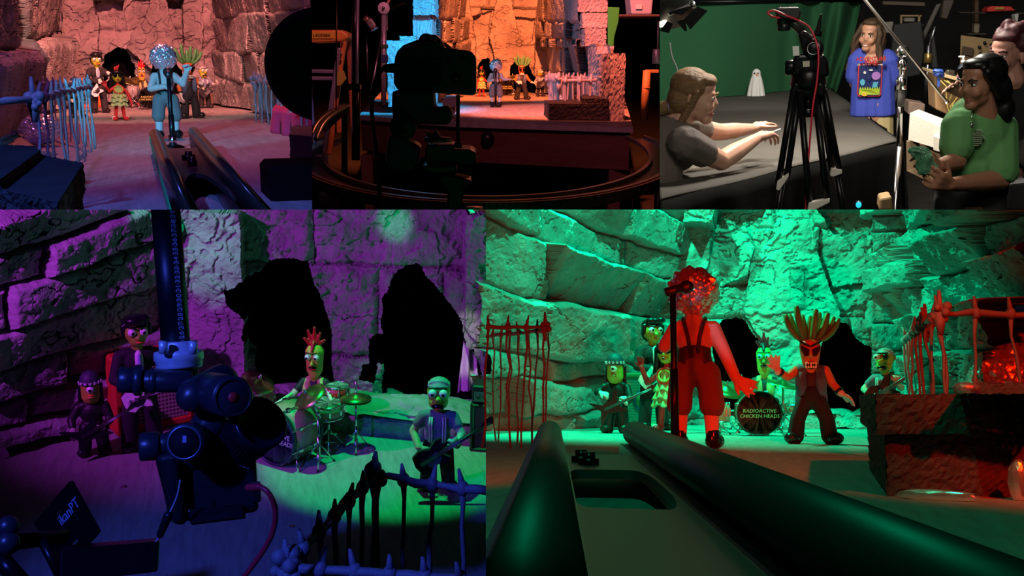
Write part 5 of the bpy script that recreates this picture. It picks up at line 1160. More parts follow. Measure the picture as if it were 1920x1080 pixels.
# slider rails
ya, yb = F.fl(290, 250, .12).y, F.fl(340, 380, .12).y
A = F.fl(291, 252, .12); B = F.fl(338, 372, .12); C = F.fl(363, 248, .12); D = F.fl(462, 372, .12)
B2 = B+(B-A)*.3; D2 = D+(D-C)*.3
sl = thing('camera_slider', 'twin tube camera slider in pink light pointing at the foil headed singer', 'slider', (A.x, A.y, 0)); T = Matrix.Translation(-V((A.x, A.y, 0)))
RAILB = mat('brown black satin rail', (.07, .05, .05), .25, .6)
for a_, b_, lab in ((A, B2, 0), (C, D2, 1)):
    MB().tube([a_, a_.lerp(b_, .5), b_], .034, 30, M=T).build('rail', RAILB, sl); dd_ = (a_-b_).normalized(); MB().cyl(T @ (a_+dd_*.001), T @ (a_+dd_*.008), .031, 24).build('end_cap', BLACK, sl)
    MB().hull([T @ V((q.x+x, q.y, .0)) for q, x in ((a_, -.025), (a_, .025), (b_, .025), (b_, -.025))], [T @ V((q.x+x, q.y, .095)) for q, x in ((a_, -.03), (a_, .03), (b_, .03), (b_, -.03))]).build('rail_foot', BLKMETAL, sl)
MB().hull([T @ V((q.x-.036, q.y, z)) for q, z in ((A, .075), (A, .11), (B2, .11), (B2, .075))], [T @ V((q.x-.030, q.y, z)) for q, z in ((A, .075), (A, .115), (B2, .115), (B2, .075))]).build('green_tape', mat('bright green tape', (.02, .55, .18), .6), sl)
zt, zb = .10, .082
def xr(y, t_):
    k = (A.y-y)/(A.y-B.y); xl = A.x+(B.x-A.x)*k; xx = C.x+(D.x-C.x)*k; return xl+(xx-xl)*t_
yf, yn = F.fl(330, 278, zt).y, F.fl(400, 420, zt).y; y1 = F.fl(390, 325, zt).y
def warpq(poly): return [(xr(y, x), y) for x, y in poly]
n_ = 14; arch = [(.5-.36*math.cos(PI*i/n_), yn+.02+(y1-yn)*(math.sin(PI*i/n_)**.6)) for i in range(n_+1)]
plate(warpq([(.05, yf), (.95, yf), (.95, yn)])+warpq([(.86, yn)])+warpq(arch[::-1])+warpq([(.14, yn), (.05, yn)]), [], 'slider_plate', mat('brown black plate', (.06, .045, .045), .4, .4), sl)
for px, py in ((354, 300), (361, 311)):
    q = F.fl(px, py, .10); MB().cyl(T @ q, T @ (q+V((0, 0, .025))), .030 if py < 305 else .02, 8).cyl(T @ q, T @ (q+V((0, 0, .04))), .016, 12).build('bolt', BLKMETAL, sl)
clip_tree(sl, F, [row_plane(F, 393, -1)])
# dark camera close on the right
cm = thing('camera', 'dark out of focus camera body at the right edge of the pink cave', 'camera', F.at(560, 380, 4.2)); T = Matrix.Translation(-F.at(560, 380, 4.2))
ctr = F.at(592, 122, 4.2); R_ = F.size(ctr, 104)
MB().lathe([(.001, 0), (R_*.72, 0), (R_*.78, -.04), (R_*.86, -.05), (R_*.93, .0), (R_, .06), (R_, .40), (R_*.9, .44), (R_*.85, .8), (.001, .8)], 56, M=T @ look(ctr-V((.0, .1, 0)), V((.25, 1, .02)))).build('lens', mat('matt black lens', (.003, .003, .0035), .7, spec=.1), cm)
m = MB(); 
q0 = F.at(506, 312, 4.1); q1 = F.at(640, 420, 4.1); m.box(((q0.x+q1.x)/2, 4.3, (q0.z+q1.z)/2), (q1.x-q0.x, .4, q0.z-q1.z), M=T, b=.02); m.build('mount', mat('matt black lens', (.006, .006, .007)), cm)
clip_tree(cm, F, [ER])
# ================================================================== ORANGE SET seen from the workshop
use(FB); F = FB
EB = [edge_plane(F, 585, 1), edge_plane(F, 1237, -1)]
def fit(p, ytop): return F.at(960, ytop, p.y).z
def ext(nm, poly, Y, dep, mt, root=None, bev=0.0, T=None, seg=2):
    """outline given in px at distance Y, with real depth behind it"""
    a = [F.at(px, py, Y) for px, py in poly]; b = [p+V((0, dep, 0)) for p in a]
    if T is not None: a = [T @ p for p in a]; b = [T @ p for p in b]
    o = MB().hull(a, b).build(nm, mt, root)
    if bev: md = o.modifiers.new('bevel', 'BEVEL'); md.width = bev; md.segments = seg; md.limit_method = 'ANGLE'
    return o
def new(name, label, cat, px, py, Y, group=None):
    p = F.at(px, py, Y); t = thing(name, label, cat, p, 0, group); return t, Matrix.Translation(-p)
DARKWALL = mat('dark workshop wall', (.004, .003, .004), .95, var=.4, vs=1.5)
a = [F.at(585, -10, 75), F.at(1237, -10, 75), F.at(1237, 420, 75), F.at(585, 420, 75)]
struct(MB().add(a, [(0, 1, 2, 3)], sm=False).build('wall_back', DARKWALL))
struct(MB().add([F.fl(585, 400, -1.5), F.fl(1237, 400, -1.5), F.at(1237, 170, 75), F.at(585, 170, 75)], [(0, 1, 2, 3)], sm=False).build('floor', mat('dark concrete', (.012, .009, .011), .9, bump=.3, bs=6)))
# --- platform
plf = thing('stage_platform', 'wooden stage platform with dark red fascia carrying the orange lit cave', 'platform', F.fl(900, 232, 0)-V((0, 0, 1.5))); T = Matrix.Translation(-(F.fl(900, 232, 0)-V((0, 0, 1.5))))
tp = [F.fl(672, 217), F.fl(855, 229.5), F.fl(1187, 239.5), F.fl(1168, 172), F.fl(715, 172)]
def dz(ps, z): return [T @ V((p.x, p.y, z)) for p in ps]
MB().hull(dz(tp, -.05), dz(tp, 0.0)).build('top', PLANKBIG, plf)
c_ = V((0, 14, 0)); ins = [V((p.x*.985, p.y+.08, 0)) for p in tp]
WOODR = mat('brown plywood fascia', (.16, .07, .05), .7, bump=.3, bs=12, var=.3, vs=3, stretch=(.3, 1, 3), bd=.02)
fp = [ins[0], ins[1], ins[2], ins[2]+V((0, .12, 0)), ins[1]+V((0, .12, 0)), ins[0]+V((0, .12, 0))]
MB().hull(dz(fp, -.42), dz(fp, -.05)).build('fascia', WOODR, plf)
for px0, px1, yy in ((1140, 1186, 10.3), (678, 700, 12.0)):
    x0, x1 = F.at(px0, 300, yy).x, F.at(px1, 300, yy).x; MB().box(((x0+x1)/2, yy, -.96), (x1-x0, .2, 1.08), M=T, b=.01).build('leg', WOODR, plf)
MB().cyl(F.at(914, 259, 10.9), F.at(914, 259, 10.8), .07, 20, M=T).build('cable_hole_cap', BLACK, plf)
# --- rock walls of the cave
ob = dict(grain=.006)
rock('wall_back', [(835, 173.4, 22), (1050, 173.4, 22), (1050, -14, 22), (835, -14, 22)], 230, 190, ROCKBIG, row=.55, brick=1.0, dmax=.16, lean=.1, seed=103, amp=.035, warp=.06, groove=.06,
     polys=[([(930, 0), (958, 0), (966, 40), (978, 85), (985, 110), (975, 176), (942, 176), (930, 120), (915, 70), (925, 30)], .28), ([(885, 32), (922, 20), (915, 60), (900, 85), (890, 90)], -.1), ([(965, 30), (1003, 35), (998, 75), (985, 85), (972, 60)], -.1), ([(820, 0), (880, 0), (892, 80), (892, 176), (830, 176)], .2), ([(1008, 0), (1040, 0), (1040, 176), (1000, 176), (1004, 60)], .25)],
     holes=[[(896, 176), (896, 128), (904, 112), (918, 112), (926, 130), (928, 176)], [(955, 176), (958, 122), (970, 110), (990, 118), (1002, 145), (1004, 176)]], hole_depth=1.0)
rock('wall_left', [(800, 192, 16.2), (872, 174, 21.8), (872, -14, 21.8), (805, -14, 16.2)], 120, 190, ROCKBIG, row=.42, brick=1.1, dmax=.3, lean=.35, seed=107, amp=.02, warp=.06, groove=.05, dirv=(.5, -1, 0))
rock('wall_right', [(1026, 174, 21.8), (1152, 212, 12.7), (1152, 84, 12.7), (1026, 84, 21.8)], 190, 150, ROCKBIG, row=.42, brick=1.5, dmax=.22, lean=.5, seed=111, amp=.02, warp=.06, groove=.05, fan=-.1, dirv=(-.55, -1, 0))
rock('wall_right', [(1018, 88, 21.6), (1098, 90, 15.0), (1098, -14, 15.0), (1018, -14, 21.6)], 130, 170, ROCKBIG, row=.50, brick=.75, dmax=.35, lean=.45, seed=118, amp=.02, warp=.06, groove=.06, dirv=(-.5, -1, 0))
def pillar(px0, px1, y0, y1, Y, dep, seed, yb=None):
    p0 = F.at(px0, y1, Y); p1 = F.at(px1, y1, Y); zt_ = F.at(px0, y0, Y).z; z0 = max(0.0, F.at(px0, y1, Y).z) if yb is None else yb
    b = [V((p0.x, Y, z0)), V((p1.x, Y, z0)), V((p1.x, Y+dep, z0)), V((p0.x, Y+dep, z0))]; t = [V((q.x, q.y, zt_)) for q in b]
    return struct(rough_hull(b, t, 16, .008, seed).build('wall_pillar', ROCKBIG))
pillar(775, 815, -14, 28, 13.9, 1.2, 1); pillar(778, 812, 27, 198, 14.0, 1.4, 2); pillar(728, 780, 76, 200, 13.1, 1.2, 3); pillar(750, 781, 68, 80, 13.4, 1.0, 4)
pillar(1141, 1170, 100, 226, 11.3, 1.8, 5); pillar(1118, 1150, 86, 120, 13.0, 1.0, 6, yb=.0); pillar(1084, 1139, -14, 22, 14.6, 1.6, 7); pillar(1092, 1139, 24, 52, 14.4, 1.4, 8); pillar(1096, 1136, 53, 86, 14.2, 1.4, 9)
# --- step blocks and fence
bl = thing('stone_block', 'long black stepped block at the front right of the orange lit stage', 'block', F.fl(1080, 226)); T = Matrix.Translation(-F.fl(1080, 226))
za = F.at(1030, 195, F.fl(1030, 226).y).z
b0 = [F.fl(1030, 226), F.fl(1141, 227), F.fl(1141, 212), F.fl(1020, 216)]
rough_hull([T @ V((p.x, p.y, 0)) for p in b0], [T @ V((p.x, p.y, za)) for p in b0], 26, .006, 3).build('lower_slab', SLABG, bl)
b1 = [V((F.fl(1092, 226).x, b0[0].y+.1, 0)), V((b0[1].x, b0[1].y+.1, 0)), V((b0[2].x, b0[2].y, 0)), V((F.fl(1092, 212).x, b0[2].y, 0))]
rough_hull([T @ V((p.x, p.y, za)) for p in b1], [T @ V((p.x, p.y, za+.055)) for p in b1], 20, .006, 4).build('upper_slab', SLABG, bl)
zr = .41
def zp(px, py): q = F.fl(px, py, zr); return (q.x, q.y)
def hp(px, Y): return (F.at(px, 150, Y).x, Y)
fence('long wire fence behind the black stepped block of the orange stage', [[hp(1030, 14.2), hp(1048, 12.4), hp(1090, 12.4), hp(1126, 12.6)], [hp(1030, 14.2), hp(1075, 15), hp(1118, 14.4)]], zr, .16, .0125, .02, .08, 33, posts=[hp(1030, 14.2), hp(1048, 12.4)], wob=.6)
b = thing('foil_ball', 'small foil ball inside the fence of the orange stage', 'foil ball', F.fl(1051, 195)); foil_mesh((0, 0, .07), .085, 1, b, 'foil', 14, 4)
t, T = new('wooden_box', 'grey slab box half hidden behind the dark camera', 'box', 842, 214, 12.2); ext('box', [(833, 200), (853, 199), (853, 214), (833, 216)], 11.8, .8, mat('grey painted box', (.3, .3, .34), .7), t, .01, T); ext('lid', [(830, 184), (855, 183), (855, 201), (830, 202)], 11.7, 1.0, mat('grey painted box', (.3, .3, .34)), t, .01, T)
# --- puppets
p = F.fl(903, 181); s = fit(p, 124)
girl('tiny grass skirt puppet on the orange stage beside the dark camera', p, s, -.1, ((-.07, 0, .60), (-.12, -.02, .47), (-.13, -.05, .36), (-.1, -.1, -1), (1, 0, 0), .3, 1), ((.07, 0, .60), (.17, -.0, .50), (.26, -.05, .50), (1, -.1, .1), (0, 0, 1), .3, -1))
p = F.fl(930, 198); s = fit(p, 110)
lead('tiny foil headed singer at the centre of the orange stage', p, s, .05, ((-.10, 0, .655), (-.165, -.05, .53), (-.03, -.15, .55), (1, -.2, .15), (-.2, -.5, .8), .9, 1), ((.10, 0, .655), (.17, -.03, .56), (.24, -.1, .56), (1, -.1, .2), (.0, 0, 1), .3, -1), shorts=(.20, .20, .19))
ft = F.fl(929, 200)+V((0, -.22, 0)); L_ = F.at(929, 134, ft.y).z
ms = thing('microphone_stand', 'tiny black microphone stand of the singer on the orange stage', 'microphone', ft)
MB().cyl((0, 0, .01), (0, 0, L_), .016, 12).build('pole', BLKMETAL, ms); MB().lathe([(.001, 0), (.085, 0), (.08, .02), (.001, .035)], 24).build('base', BLKMETAL, ms); MB().cyl((0, 0, L_), (0, .09, L_+.02), .028, 12).build('microphone_head', BLACK, ms)
p = F.fl(978, 187); s = fit(p, 122)/.87
carrot('tiny carrot headed puppet with bright green fronds on the orange stage', p, s, .15, ((-.115, 0, .60), (-.16, -.02, .49), (-.13, -.12, .45), (.6, -.4, 0), (-.3, -.5, .6), .35, 1), ((.115, 0, .60), (.18, -.02, .50), (.25, -.08, .44), (1, -.2, -.3), (.3, 0, 1), .3, -1), stance=.12)
p = F.fl(1013, 181); s = fit(p, 129)
oldman('tiny white haired guitarist left of the orange stage fence', p, s, .2, ((-.125, 0, .65), (-.22, -.04, .53), (-.13, -.16, .49), (1, -.3, -.2), (0, -.5, 1), .45, 1), ((.125, 0, .65), (.22, -.08, .55), (.25, -.2, .57), (.2, 0, 1), (.7, -.7, 0), .8, -1))
guitar('tiny bass guitar of the white haired guitarist', axes(p+V((.03, -.12, .25)), V((.9, -.1, .35)).normalized(), V((-.35, 0, .9)).normalized(), V((-.05, -.99, .03)).normalized()), .55, 'bass')
q = F.fl(947, 179); bass_drum('dark bass drum behind the tiny singer on the orange stage', q, 1.0, .15, .2, .1, tanb, mat('dark drum head', (.03, .025, .03)), mat('yellow green lettering', (.55, .55, .15)), ts=.2)
q = F.fl(962, 179); cymbal('small cymbal right of the dark bass drum on the orange stage', q, 1.0, .36, .13, (.3, -.2)); q = F.fl(934, 177); cymbal('small cymbal left of the dark bass drum on the orange stage', q, 1.0, .36, .13, (.3, .2))
q = F.fl(922, 179); drum('red tinted floor tom by the tiny skirt puppet', q, 1.0, .085, .15, .2, tanb, 'floor_tom')
pa = F.fl(1022, 176); amp('small black amplifier behind the tiny guitarist of the orange stage', Matrix.Translation(pa+V((0, .1, 0))) @ rotz(-.4), .30, .16, .30, mat('dark brown tolex', (.03, .02, .018)), mat('tan grille cloth', (.16, .09, .06)), lattice=False)
# --- curved camera track in front of the stage
trk = thing('curved_track', 'long curved camera dolly track with ruler scale wrapping around the stage front', 'track', V((0, 5.2, -.06))); T = Matrix.Translation(-V((0, 5.2, -.06)))
zt_ = -.06; Y0 = 9.2; la = F.at(592, 262, Y0).x; ra = F.at(1231, 262, Y0).x; cx = (la+ra)/2; ax_ = (ra-la)/2; by_ = Y0-4.95
def tp_(t, o=0.0, z=0.0): return T @ V((cx+(ax_-o)*math.cos(t), Y0-(by_-o)*math.sin(t), zt_+z))
TS = [-.10+(PI+.16)*i/110 for i in range(111)]; TS = [t for t in TS]
TRM = mat('dark aluminium track', (.22, .20, .20), .32, .75)
def sweep(o0, o1, z0, z1):
    m = MB(); vs = []; fs = []
    for t in TS: vs += [tp_(t, o0, z0), tp_(t, o1, z0), tp_(t, o1, z1), tp_(t, o0, z1)]
    n = len(TS)
    for i in range(n-1):
        for j in range(4): fs.append((i*4+j, i*4+(j+1) % 4, i*4+4+(j+1) % 4, i*4+4+j))
    fs += [(0, 1, 2, 3), tuple((n-1)*4+j for j in (3, 2, 1, 0))]; return m.add(vs, fs, sm=False)
band = sweep(0, .012, -.055, .005)
for i_ in range(150):
    t = -.05+(PI+.06)*i_/150; p0 = tp_(t, -.001, -.005-.012*(1 if i_ % 5 else 2)); band.cyl(p0, tp_(t, -.001, .004), .0026, 5, mi=1)
band.build('scale_band', [mat('brown scale band', (.20, .10, .09), .5), mat('dark ink', (.01, .01, .01), .8)], trk); sweep(.03, .20, -.03, -.015).build('track_bed', BLKMETAL, trk)
sweep(.02, .05, -.015, .012).build('outer_rail', TRM, trk); sweep(.19, .22, -.015, .012).build('inner_rail', TRM, trk)
for k, t in enumerate((.25, 1.0, 2.1, 2.9)):
    p0 = tp_(t, .1, -.03); p1 = V((p0.x, p0.y, (T @ V((0, 0, -1.5))).z)); MB().cyl(p1, p0, .035, 12).cyl(p1, p1+V((0, 0, .03)), .08, 16).build('support_post', BLKMETAL, trk)
# --- dark camera on its motion head, in front
DK = mat('black camera shell', (.012, .011, .012), .5, bump=.2, bs=200, bd=.002)
cm, T = new('camera', 'dark stills camera seen from behind facing the orange stage', 'camera', 815, 180, 4.6)
z2 = lambda pts: [(585+x/2.748, y/2.748) for x, y in pts]
ext('body', z2([(428, 290), (440, 262), (470, 232), (545, 203), (640, 212), (690, 245), (818, 262), (840, 285), (846, 320), (846, 478), (832, 492), (720, 486), (440, 462), (420, 430), (420, 345)]), 4.6, .17, DK, cm, .02, T, 3)
ext('viewfinder_hump', z2([(545, 215), (555, 185), (575, 170), (600, 172), (618, 180), (640, 176), (660, 195), (684, 240), (600, 250)]), 4.58, .15, DK, cm, .012, T)
ext('screen', z2([(462, 305), (662, 300), (664, 440), (466, 446)]), 4.588, .02, mat('dark lcd screen', (.02, .015, .018), .15), cm, .003, T)
ext('eyecup', z2([(560, 205), (640, 205), (645, 250), (556, 252)]), 4.55, .04, BLACK, cm, .008, T)
for zx, zy, r_ in ((700, 320, 9), (740, 400, 18), (780, 300, 9), (795, 450, 8)):
    q = F.at(585+zx/2.748, zy/2.748, 4.6); MB().cyl(T @ q, T @ (q-V((0, .008, 0))), r_/2.748*4.6/FPX*1.3, 18).build('button', BLACK, cm)
MB().cyl(T @ F.at(812, 120, 4.75), T @ F.at(818, 121, 5.05), .11, 36).build('lens', DK, cm)
hd, T = new('motion_head', 'black geared motion control head under the dark camera', 'camera head', 800, 300, 4.6)
ext('upper_clamp', z2([(412, 468), (625, 462), (632, 560), (700, 548), (722, 575), (722, 620), (700, 645), (620, 642), (420, 640), (410, 560)]), 4.55, .2, DK, hd, .015, T)
q = F.at(755, 239, 4.5); R_ = F.size(q, 25); g = MB().lathe([(.001, 0), (R_*.95, 0), (R_, .01), (R_, .05), (R_*.9, .06), (.001, .06)], 40, M=T @ look(q+V((0, .06, 0)), V((0, -1, 0)))).build('gear_wheel', DK, hd)
MB().lathe([(R_*.80, 0), (R_*.88, 0), (R_*.88, .004), (R_*.80, .004)], 40, M=T @ look(q-V((0, .001, 0)), V((0, -1, 0)))).build('wheel_ring', mat('dark copper ring', (.10, .05, .04), .4, .5), g)
q2 = F.at(760, 249, 4.49); MB().cyl(T @ q2, T @ (q2-V((0, .006, 0))), R_*.25, 20).build('red_button', mat('dim red button', (.7, .03, .02), .4), g)
ext('side_arm', z2([(395, 700), (440, 690), (560, 760), (540, 860), (480, 890), (400, 880), (378, 850), (380, 780)]), 4.6, .18, DK, hd, .015, T)
q = F.at(821, 265, 4.5); RP = mat('copper brown plate', (.16, .09, .08), .35, .4); MB().lathe([(.001, 0), (R_*1.02, 0), (R_*1.06, .008), (R_*1.0, .016), (.001, .018)], 40, M=T @ Matrix.Translation(q) @ Matrix.Diagonal((1, 1.3, 1, 1))).build('turntable', RP, hd)
ext('bracket', z2([(583, 675), (592, 672), (612, 722), (650, 705), (625, 668), (634, 665), (664, 705), (650, 722), (612, 742)]), 4.55, .03, RP, hd, .004, T)
ext('motor_block', z2([(585, 750), (690, 742), (730, 745), (735, 765), (815, 768), (846, 785), (846, 838), (828, 850), (740, 848), (735, 870), (600, 865), (580, 820)]), 4.55, .22, DK, hd, .015, T)
ext('base_ring', z2([(565, 855), (735, 850), (748, 872), (740, 898), (655, 905), (570, 880)]), 4.5, .25, RP, hd, .012, T)
ext('knuckle', z2([(655, 905), (700, 895), (820, 925), (826, 950), (790, 965), (775, 1040), (770, 1085), (690, 1085), (700, 1000), (665, 960)]), 4.45, .15, DK, hd, .015, T)
MB().cyl(T @ F.at(890, 388, 4.3), T @ F.at(890, 402, 4.3), .035, 18, r1=.03).build('foot_knob', mat('pale pink knob', (.6, .35, .3), .4), hd)
MB().tube([T @ F.at(859, 178, 4.62), T @ F.at(858.5, 230, 4.62), T @ F.at(859, 272, 4.6)], .009, 10).build('support_pin', BLKMETAL, hd)
MB().box(T @ F.at(859, 273, 4.6), (.035, .03, .03), b=.004).build('pin_clamp', BLKMETAL, hd)
pts = [F.at(738, 128, 4.6), F.at(720, 129, 4.58), F.at(708, 142, 4.56), F.at(700, 168, 4.55), F.at(697, 205, 4.5), F.at(700, 240, 4.4), F.at(706, 290, 4.3), F.at(710, 340, 4.2), F.at(714, 400, 4.1)]
o = thing('red_cable', 'dark red cable drooping from the side of the dark camera', 'cable', pts[-1]); T = Matrix.Translation(-pts[-1])
MB().tube(smooth(pts), .0095, 10, M=T).build('cord', mat('dark red cable', (.12, .008, .01), .5), o); MB().cap(F.at(742, 128, 4.6), .022, F.at(724, 128, 4.58), .018, 10, M=T).build('plug', mat('dark red cable', (.12, .008, .01)), o)
# --- workshop clutter
ORG = mat('orange fibreglass ladder', (.75, .28, .05), .45, var=.15, vs=4)
lad, T = new('step_ladder', 'orange step ladder with yellow LADDERS label at the far left of the workshop', 'ladder', 620, 330, 8.0)
ext('top_cap', [(580, 56), (640, 56), (652, 62), (655, 72), (640, 78), (580, 80)], 8.0, .35, mat('orange ladder cap', (.8, .35, .04), .5), lad, .02, T)
lb = ext('label', [(580, 60), (626, 60), (626, 72), (580, 72)], 7.99, .012, mat('yellow label', (.75, .5, .03), .5), lad, 0, T)
text_mesh('LADDERS', 7.2*8/FPX, 'lettering', mat('dark ink', (.01, .01, .01)), lb, T @ axes(F.at(603, 66.5, 7.985), V((1, 0, 0)), V((0, 0, 1)), V((0, -1, 0))), .001)
ext('rail', [(640, 62), (652, 62), (643, 120), (622, 290), (612, 290), (634, 120)], 8.02, .06, ORG, lad, .01, T); ext('rear_rail', [(648, 72), (656, 74), (662, 150), (664, 240), (657, 240), (652, 140)], 8.3, .06, mat('dark orange rail', (.4, .14, .05), .5), lad, .01, T)
ext('front_rail', [(632, 90), (638, 90), (622, 220), (608, 300), (602, 300), (616, 200)], 7.9, .05, mat('grey aluminium', (.35, .35, .4), .4, .6), lad, .006, T)
for y0, y1 in ((130, 138), (143, 151)): ext('step', [(580, y0), (634, y0+1), (636, y1), (580, y1-1)], 7.95, .25, mat('grey aluminium', (.35, .35, .4)), lad, .006, T)
ext('hinge_plate', [(632, 135), (644, 132), (649, 148), (640, 160), (630, 162)], 7.9, .04, mat('yellow green plate', (.45, .42, .05), .5), lad, .006, T)
ext('lower_rail', [(627, 215), (642, 215), (642, 250), (630, 250)], 8.0, .06, ORG, lad, .01, T)
for x, y in ((642, 80), (640, 100), (639, 112)): MB().cyl(T @ F.at(x, y, 8.01), T @ F.at(x, y, 7.98), .008, 10).build('rivet', STEEL, lad)
clip_tree(lad, F, EB)
def pole(name, label, cat, a_, b_, r, mt, extra=None):
    o = thing(name, label, cat, F.at(*b_)); T = Matrix.Translation(-F.at(*b_)); MB().cyl(T @ F.at(*a_), T @ F.at(*b_), r, 16).build('pole', mt, o)
    if extra: extra(o, T)
    return o
BLUEP = mat('galvanised pole', (.5, .52, .55), .4, .5)
def ex1(o, T):
    q = F.at(720, 15.5, 8.5); MB().lathe([(.001, 0), (.045, 0), (.047, .004), (.047, .03), (.045, .034), (.001, .034)], 32, M=T @ look(q+V((0, .0, 0)), V((0, -1, 0)))).build('grip_head', WHITE, o)
    MB().cyl(T @ (q-V((0, .03, 0))), T @ (q-V((0, .06, 0))), .012, 12).build('grip_bolt', STEEL, o)
    MB().box(T @ F.at(720.5, 38, 8.55), (.05, .05, .16), b=.006).build('stand_sleeve', BLUEP, o); MB().cyl(T @ F.at(716, 60, 8.5), T @ F.at(697, 168, 8.2), .009, 10).build('brace', STEEL, o)
    MB().box(T @ F.at(721, 87, 8.5), (.055, .06, .03), b=.005).build('tape_wrap', mat('dark green tape', (.05, .15, .05), .6), o); MB().box(T @ F.at(721, 110, 8.5), (.055, .06, .06), b=.005).build('clamp', mat('dark blue clamp', (.03, .05, .15), .5), o)
    MB().cyl(T @ F.at(725, 14, 8.5), T @ F.at(733, -12, 8.5), .012, 12).build('grip_arm', mat('wooden rod', (.55, .35, .2), .6), o)
pole('grip_stand', 'blue lit grip stand with white grip head left of the stage', 'stand', (720, 20, 8.5), (719.5, 197, 8.5), .021, BLUEP, ex1)
lamp, T = new('practical_lamp', 'small clear glass bulb lamp hanging beside the grip stand', 'lamp', 697, 44, 8.4)
MB().cyl(T @ F.at(684, 32, 8.4), T @ F.at(692, 40, 8.4), .022, 14).build('socket', mat('brass socket', (.5, .35, .2), .35, .8), lamp); MB().cap(T @ F.at(693, 40, 8.4), .028, T @ F.at(700, 50, 8.4), .024, 16).build('bulb', mat('clear glass', (.9, .85, .8), .08, trans=.8), lamp)
MB().cyl(T @ F.at(700, 50, 8.4), T @ F.at(703, 55, 8.4), .018, 14, r1=.032).build('rim', CHROME, lamp); MB().tube([T @ F.at(684, 32, 8.4), T @ F.at(694, 36, 8.45), T @ F.at(720, 22, 8.5), T @ F.at(760, 4, 8.6)], .004, 6).build('arm', BLKMETAL, lamp)
pole('light_stand', 'tall thin black stand with bright edge at left of the workshop', 'stand', (671, -12, 7.0), (668, 300, 7.0), .011, mat('grey aluminium', (.35, .35, .4)), lambda o, T: [MB().cyl(T @ F.at(668, 158, 7.0), T @ F.at(667, 300, 7.0), .028, 14).build('lower_tube', BLKMETAL, o), MB().cyl(T @ F.at(666, -12, 7.02), T @ F.at(664, 158, 7.02), .02, 12).build('rear_tube', BLKMETAL, o), MB().box(T @ F.at(664, 163, 6.98), (.09, .06, .04), b=.006).build('collar', BLKMETAL, o)])
pole('cable', 'thin black cord hanging straight down in front of the ladder', 'cord', (631, -12, 6.5), (630, 250, 6.5), .0045, BLACK)
pole('hanging_chain', 'thin dark chain hanging near the clear bulb lamp', 'chain', (687, 62, 8.6), (690, 150, 8.6), .004, STEEL)
trk2, T = new('track_piece', 'bent piece of silver slider track leaning at the far left', 'track', 610, 240, 6.4)
for dx in (0, 12): MB().tube(smooth([T @ F.at(580+dx, 262, 6.2), T @ F.at(592+dx, 235, 6.3), T @ F.at(612+dx, 215, 6.45), T @ F.at(645+dx*.6, 198, 6.7)]), .015, 8).build('track_rail', TRM, trk2)
MB().hull([T @ F.at(*q) for q in ((596, 240, 6.38), (640, 206, 6.7), (655, 204, 6.7), (612, 244, 6.38))], [T @ F.at(*q) for q in ((596, 243, 6.38), (640, 209, 6.7), (655, 207, 6.7), (612, 247, 6.38))]).build('track_bed', BLKMETAL, trk2); clip_tree(trk2, F, EB)
pole('light_stand', 'short black tripod leg standing under the curved track at left', 'stand', (646, 210, 7.4), (646, 400, 7.4), .022, BLKMETAL)
pole('conduit_pipe', 'grey vertical pipe at the lower left edge of the workshop', 'pipe', (603, 290, 7.8), (606, 420, 7.8), .05, mat('grey aluminium', (.35, .35, .4)), lambda o, T: [text_mesh('LADDERS', .045, 'lettering', mat('dim grey ink', (.3, .3, .35), .6), o, T @ axes(F.at(617, 378, 7.7), V((0, 0, 1)), V((-1, 0, 0)), V((0, -1, 0))), .001)])
def solid(name, label, cat, poly, Y, dep, mt, bev=.006):
    o, T = new(name, label, cat, sum(p[0] for p in poly)/len(poly), max(p[1] for p in poly), Y); ext('panel', poly, Y, dep, mt, o, bev, T); clip_tree(o, F, EB); return o
solid('wooden_board', 'small pale yellow wood board standing under the stage', 'board', [(1034, 292), (1058, 290), (1058, 332), (1034, 334)], 13, .06, mat('pale pine wood', (.55, .38, .12), .6, var=.2, vs=4))
solid('wooden_board', 'brown plywood board leaning under the stage behind the camera head', 'board', [(914, 290), (952, 290), (950, 340), (916, 342)], 12.6, .05, mat('brown plywood', (.22, .12, .07), .7))
solid('green_cloth', 'narrow strip of bright green cloth hanging beside the right rock wall', 'cloth', [(1140, 13), (1162, 14), (1160, 40), (1152, 70), (1150, 95), (1140, 97)], 13.6, .05, mat('bright green cloth', (.02, .30, .03), .8), .01)
tub = solid('storage_tub', 'clear plastic storage tub on a high shelf at upper right of the stage', 'box', [(1180, -12), (1226, -12), (1222, 27), (1184, 27)], 14, .5, mat('cloudy plastic', (.30, .34, .42), .25), .02)
ext('sticker', [(1192, 8), (1204, 8), (1204, 17), (1192, 17)], 13.98, .01, mat('pale sticker', (.5, .5, .55), .5), tub, 0, Matrix.Translation(-F.at(1203, 27, 14)))
solid('shelf_board', 'dark shelf board under the clear plastic tub', 'shelf', [(1150, 27), (1237, 27), (1237, 31), (1150, 31)], 14, .6, mat('dark shelf wood', (.06, .04, .03), .7))
pole('blue_pole', 'bright blue lit vertical pole at the right edge beside the workshop', 'pole', (1234, 40, 9.0), (1233, 92, 9.0), .006, BLUEP, lambda o, T: [MB().cyl(T @ F.at(1231, 92, 9.0), T @ F.at(1230, 120, 9.0), .033, 16, b=.006).build('sleeve', BLUEP, o)])
pole('bamboo_post', 'tan bamboo post standing at far right behind the curved track', 'post', (1213, 132, 12.0), (1207, 225, 12.0), .045, mat('bamboo', (.32, .2, .07), .6, var=.3, vs=5), lambda o, T: [MB().ell(T @ F.at(1212, 165, 12.0), (.052, .052, .012), n=14).build('node', mat('dark bamboo', (.2, .12, .05), .6), o), MB().box(T @ F.at(1222, 134, 12.0), (.16, .05, .04), b=.006).build('top_rail', mat('bamboo', (.32, .2, .07)), o)])
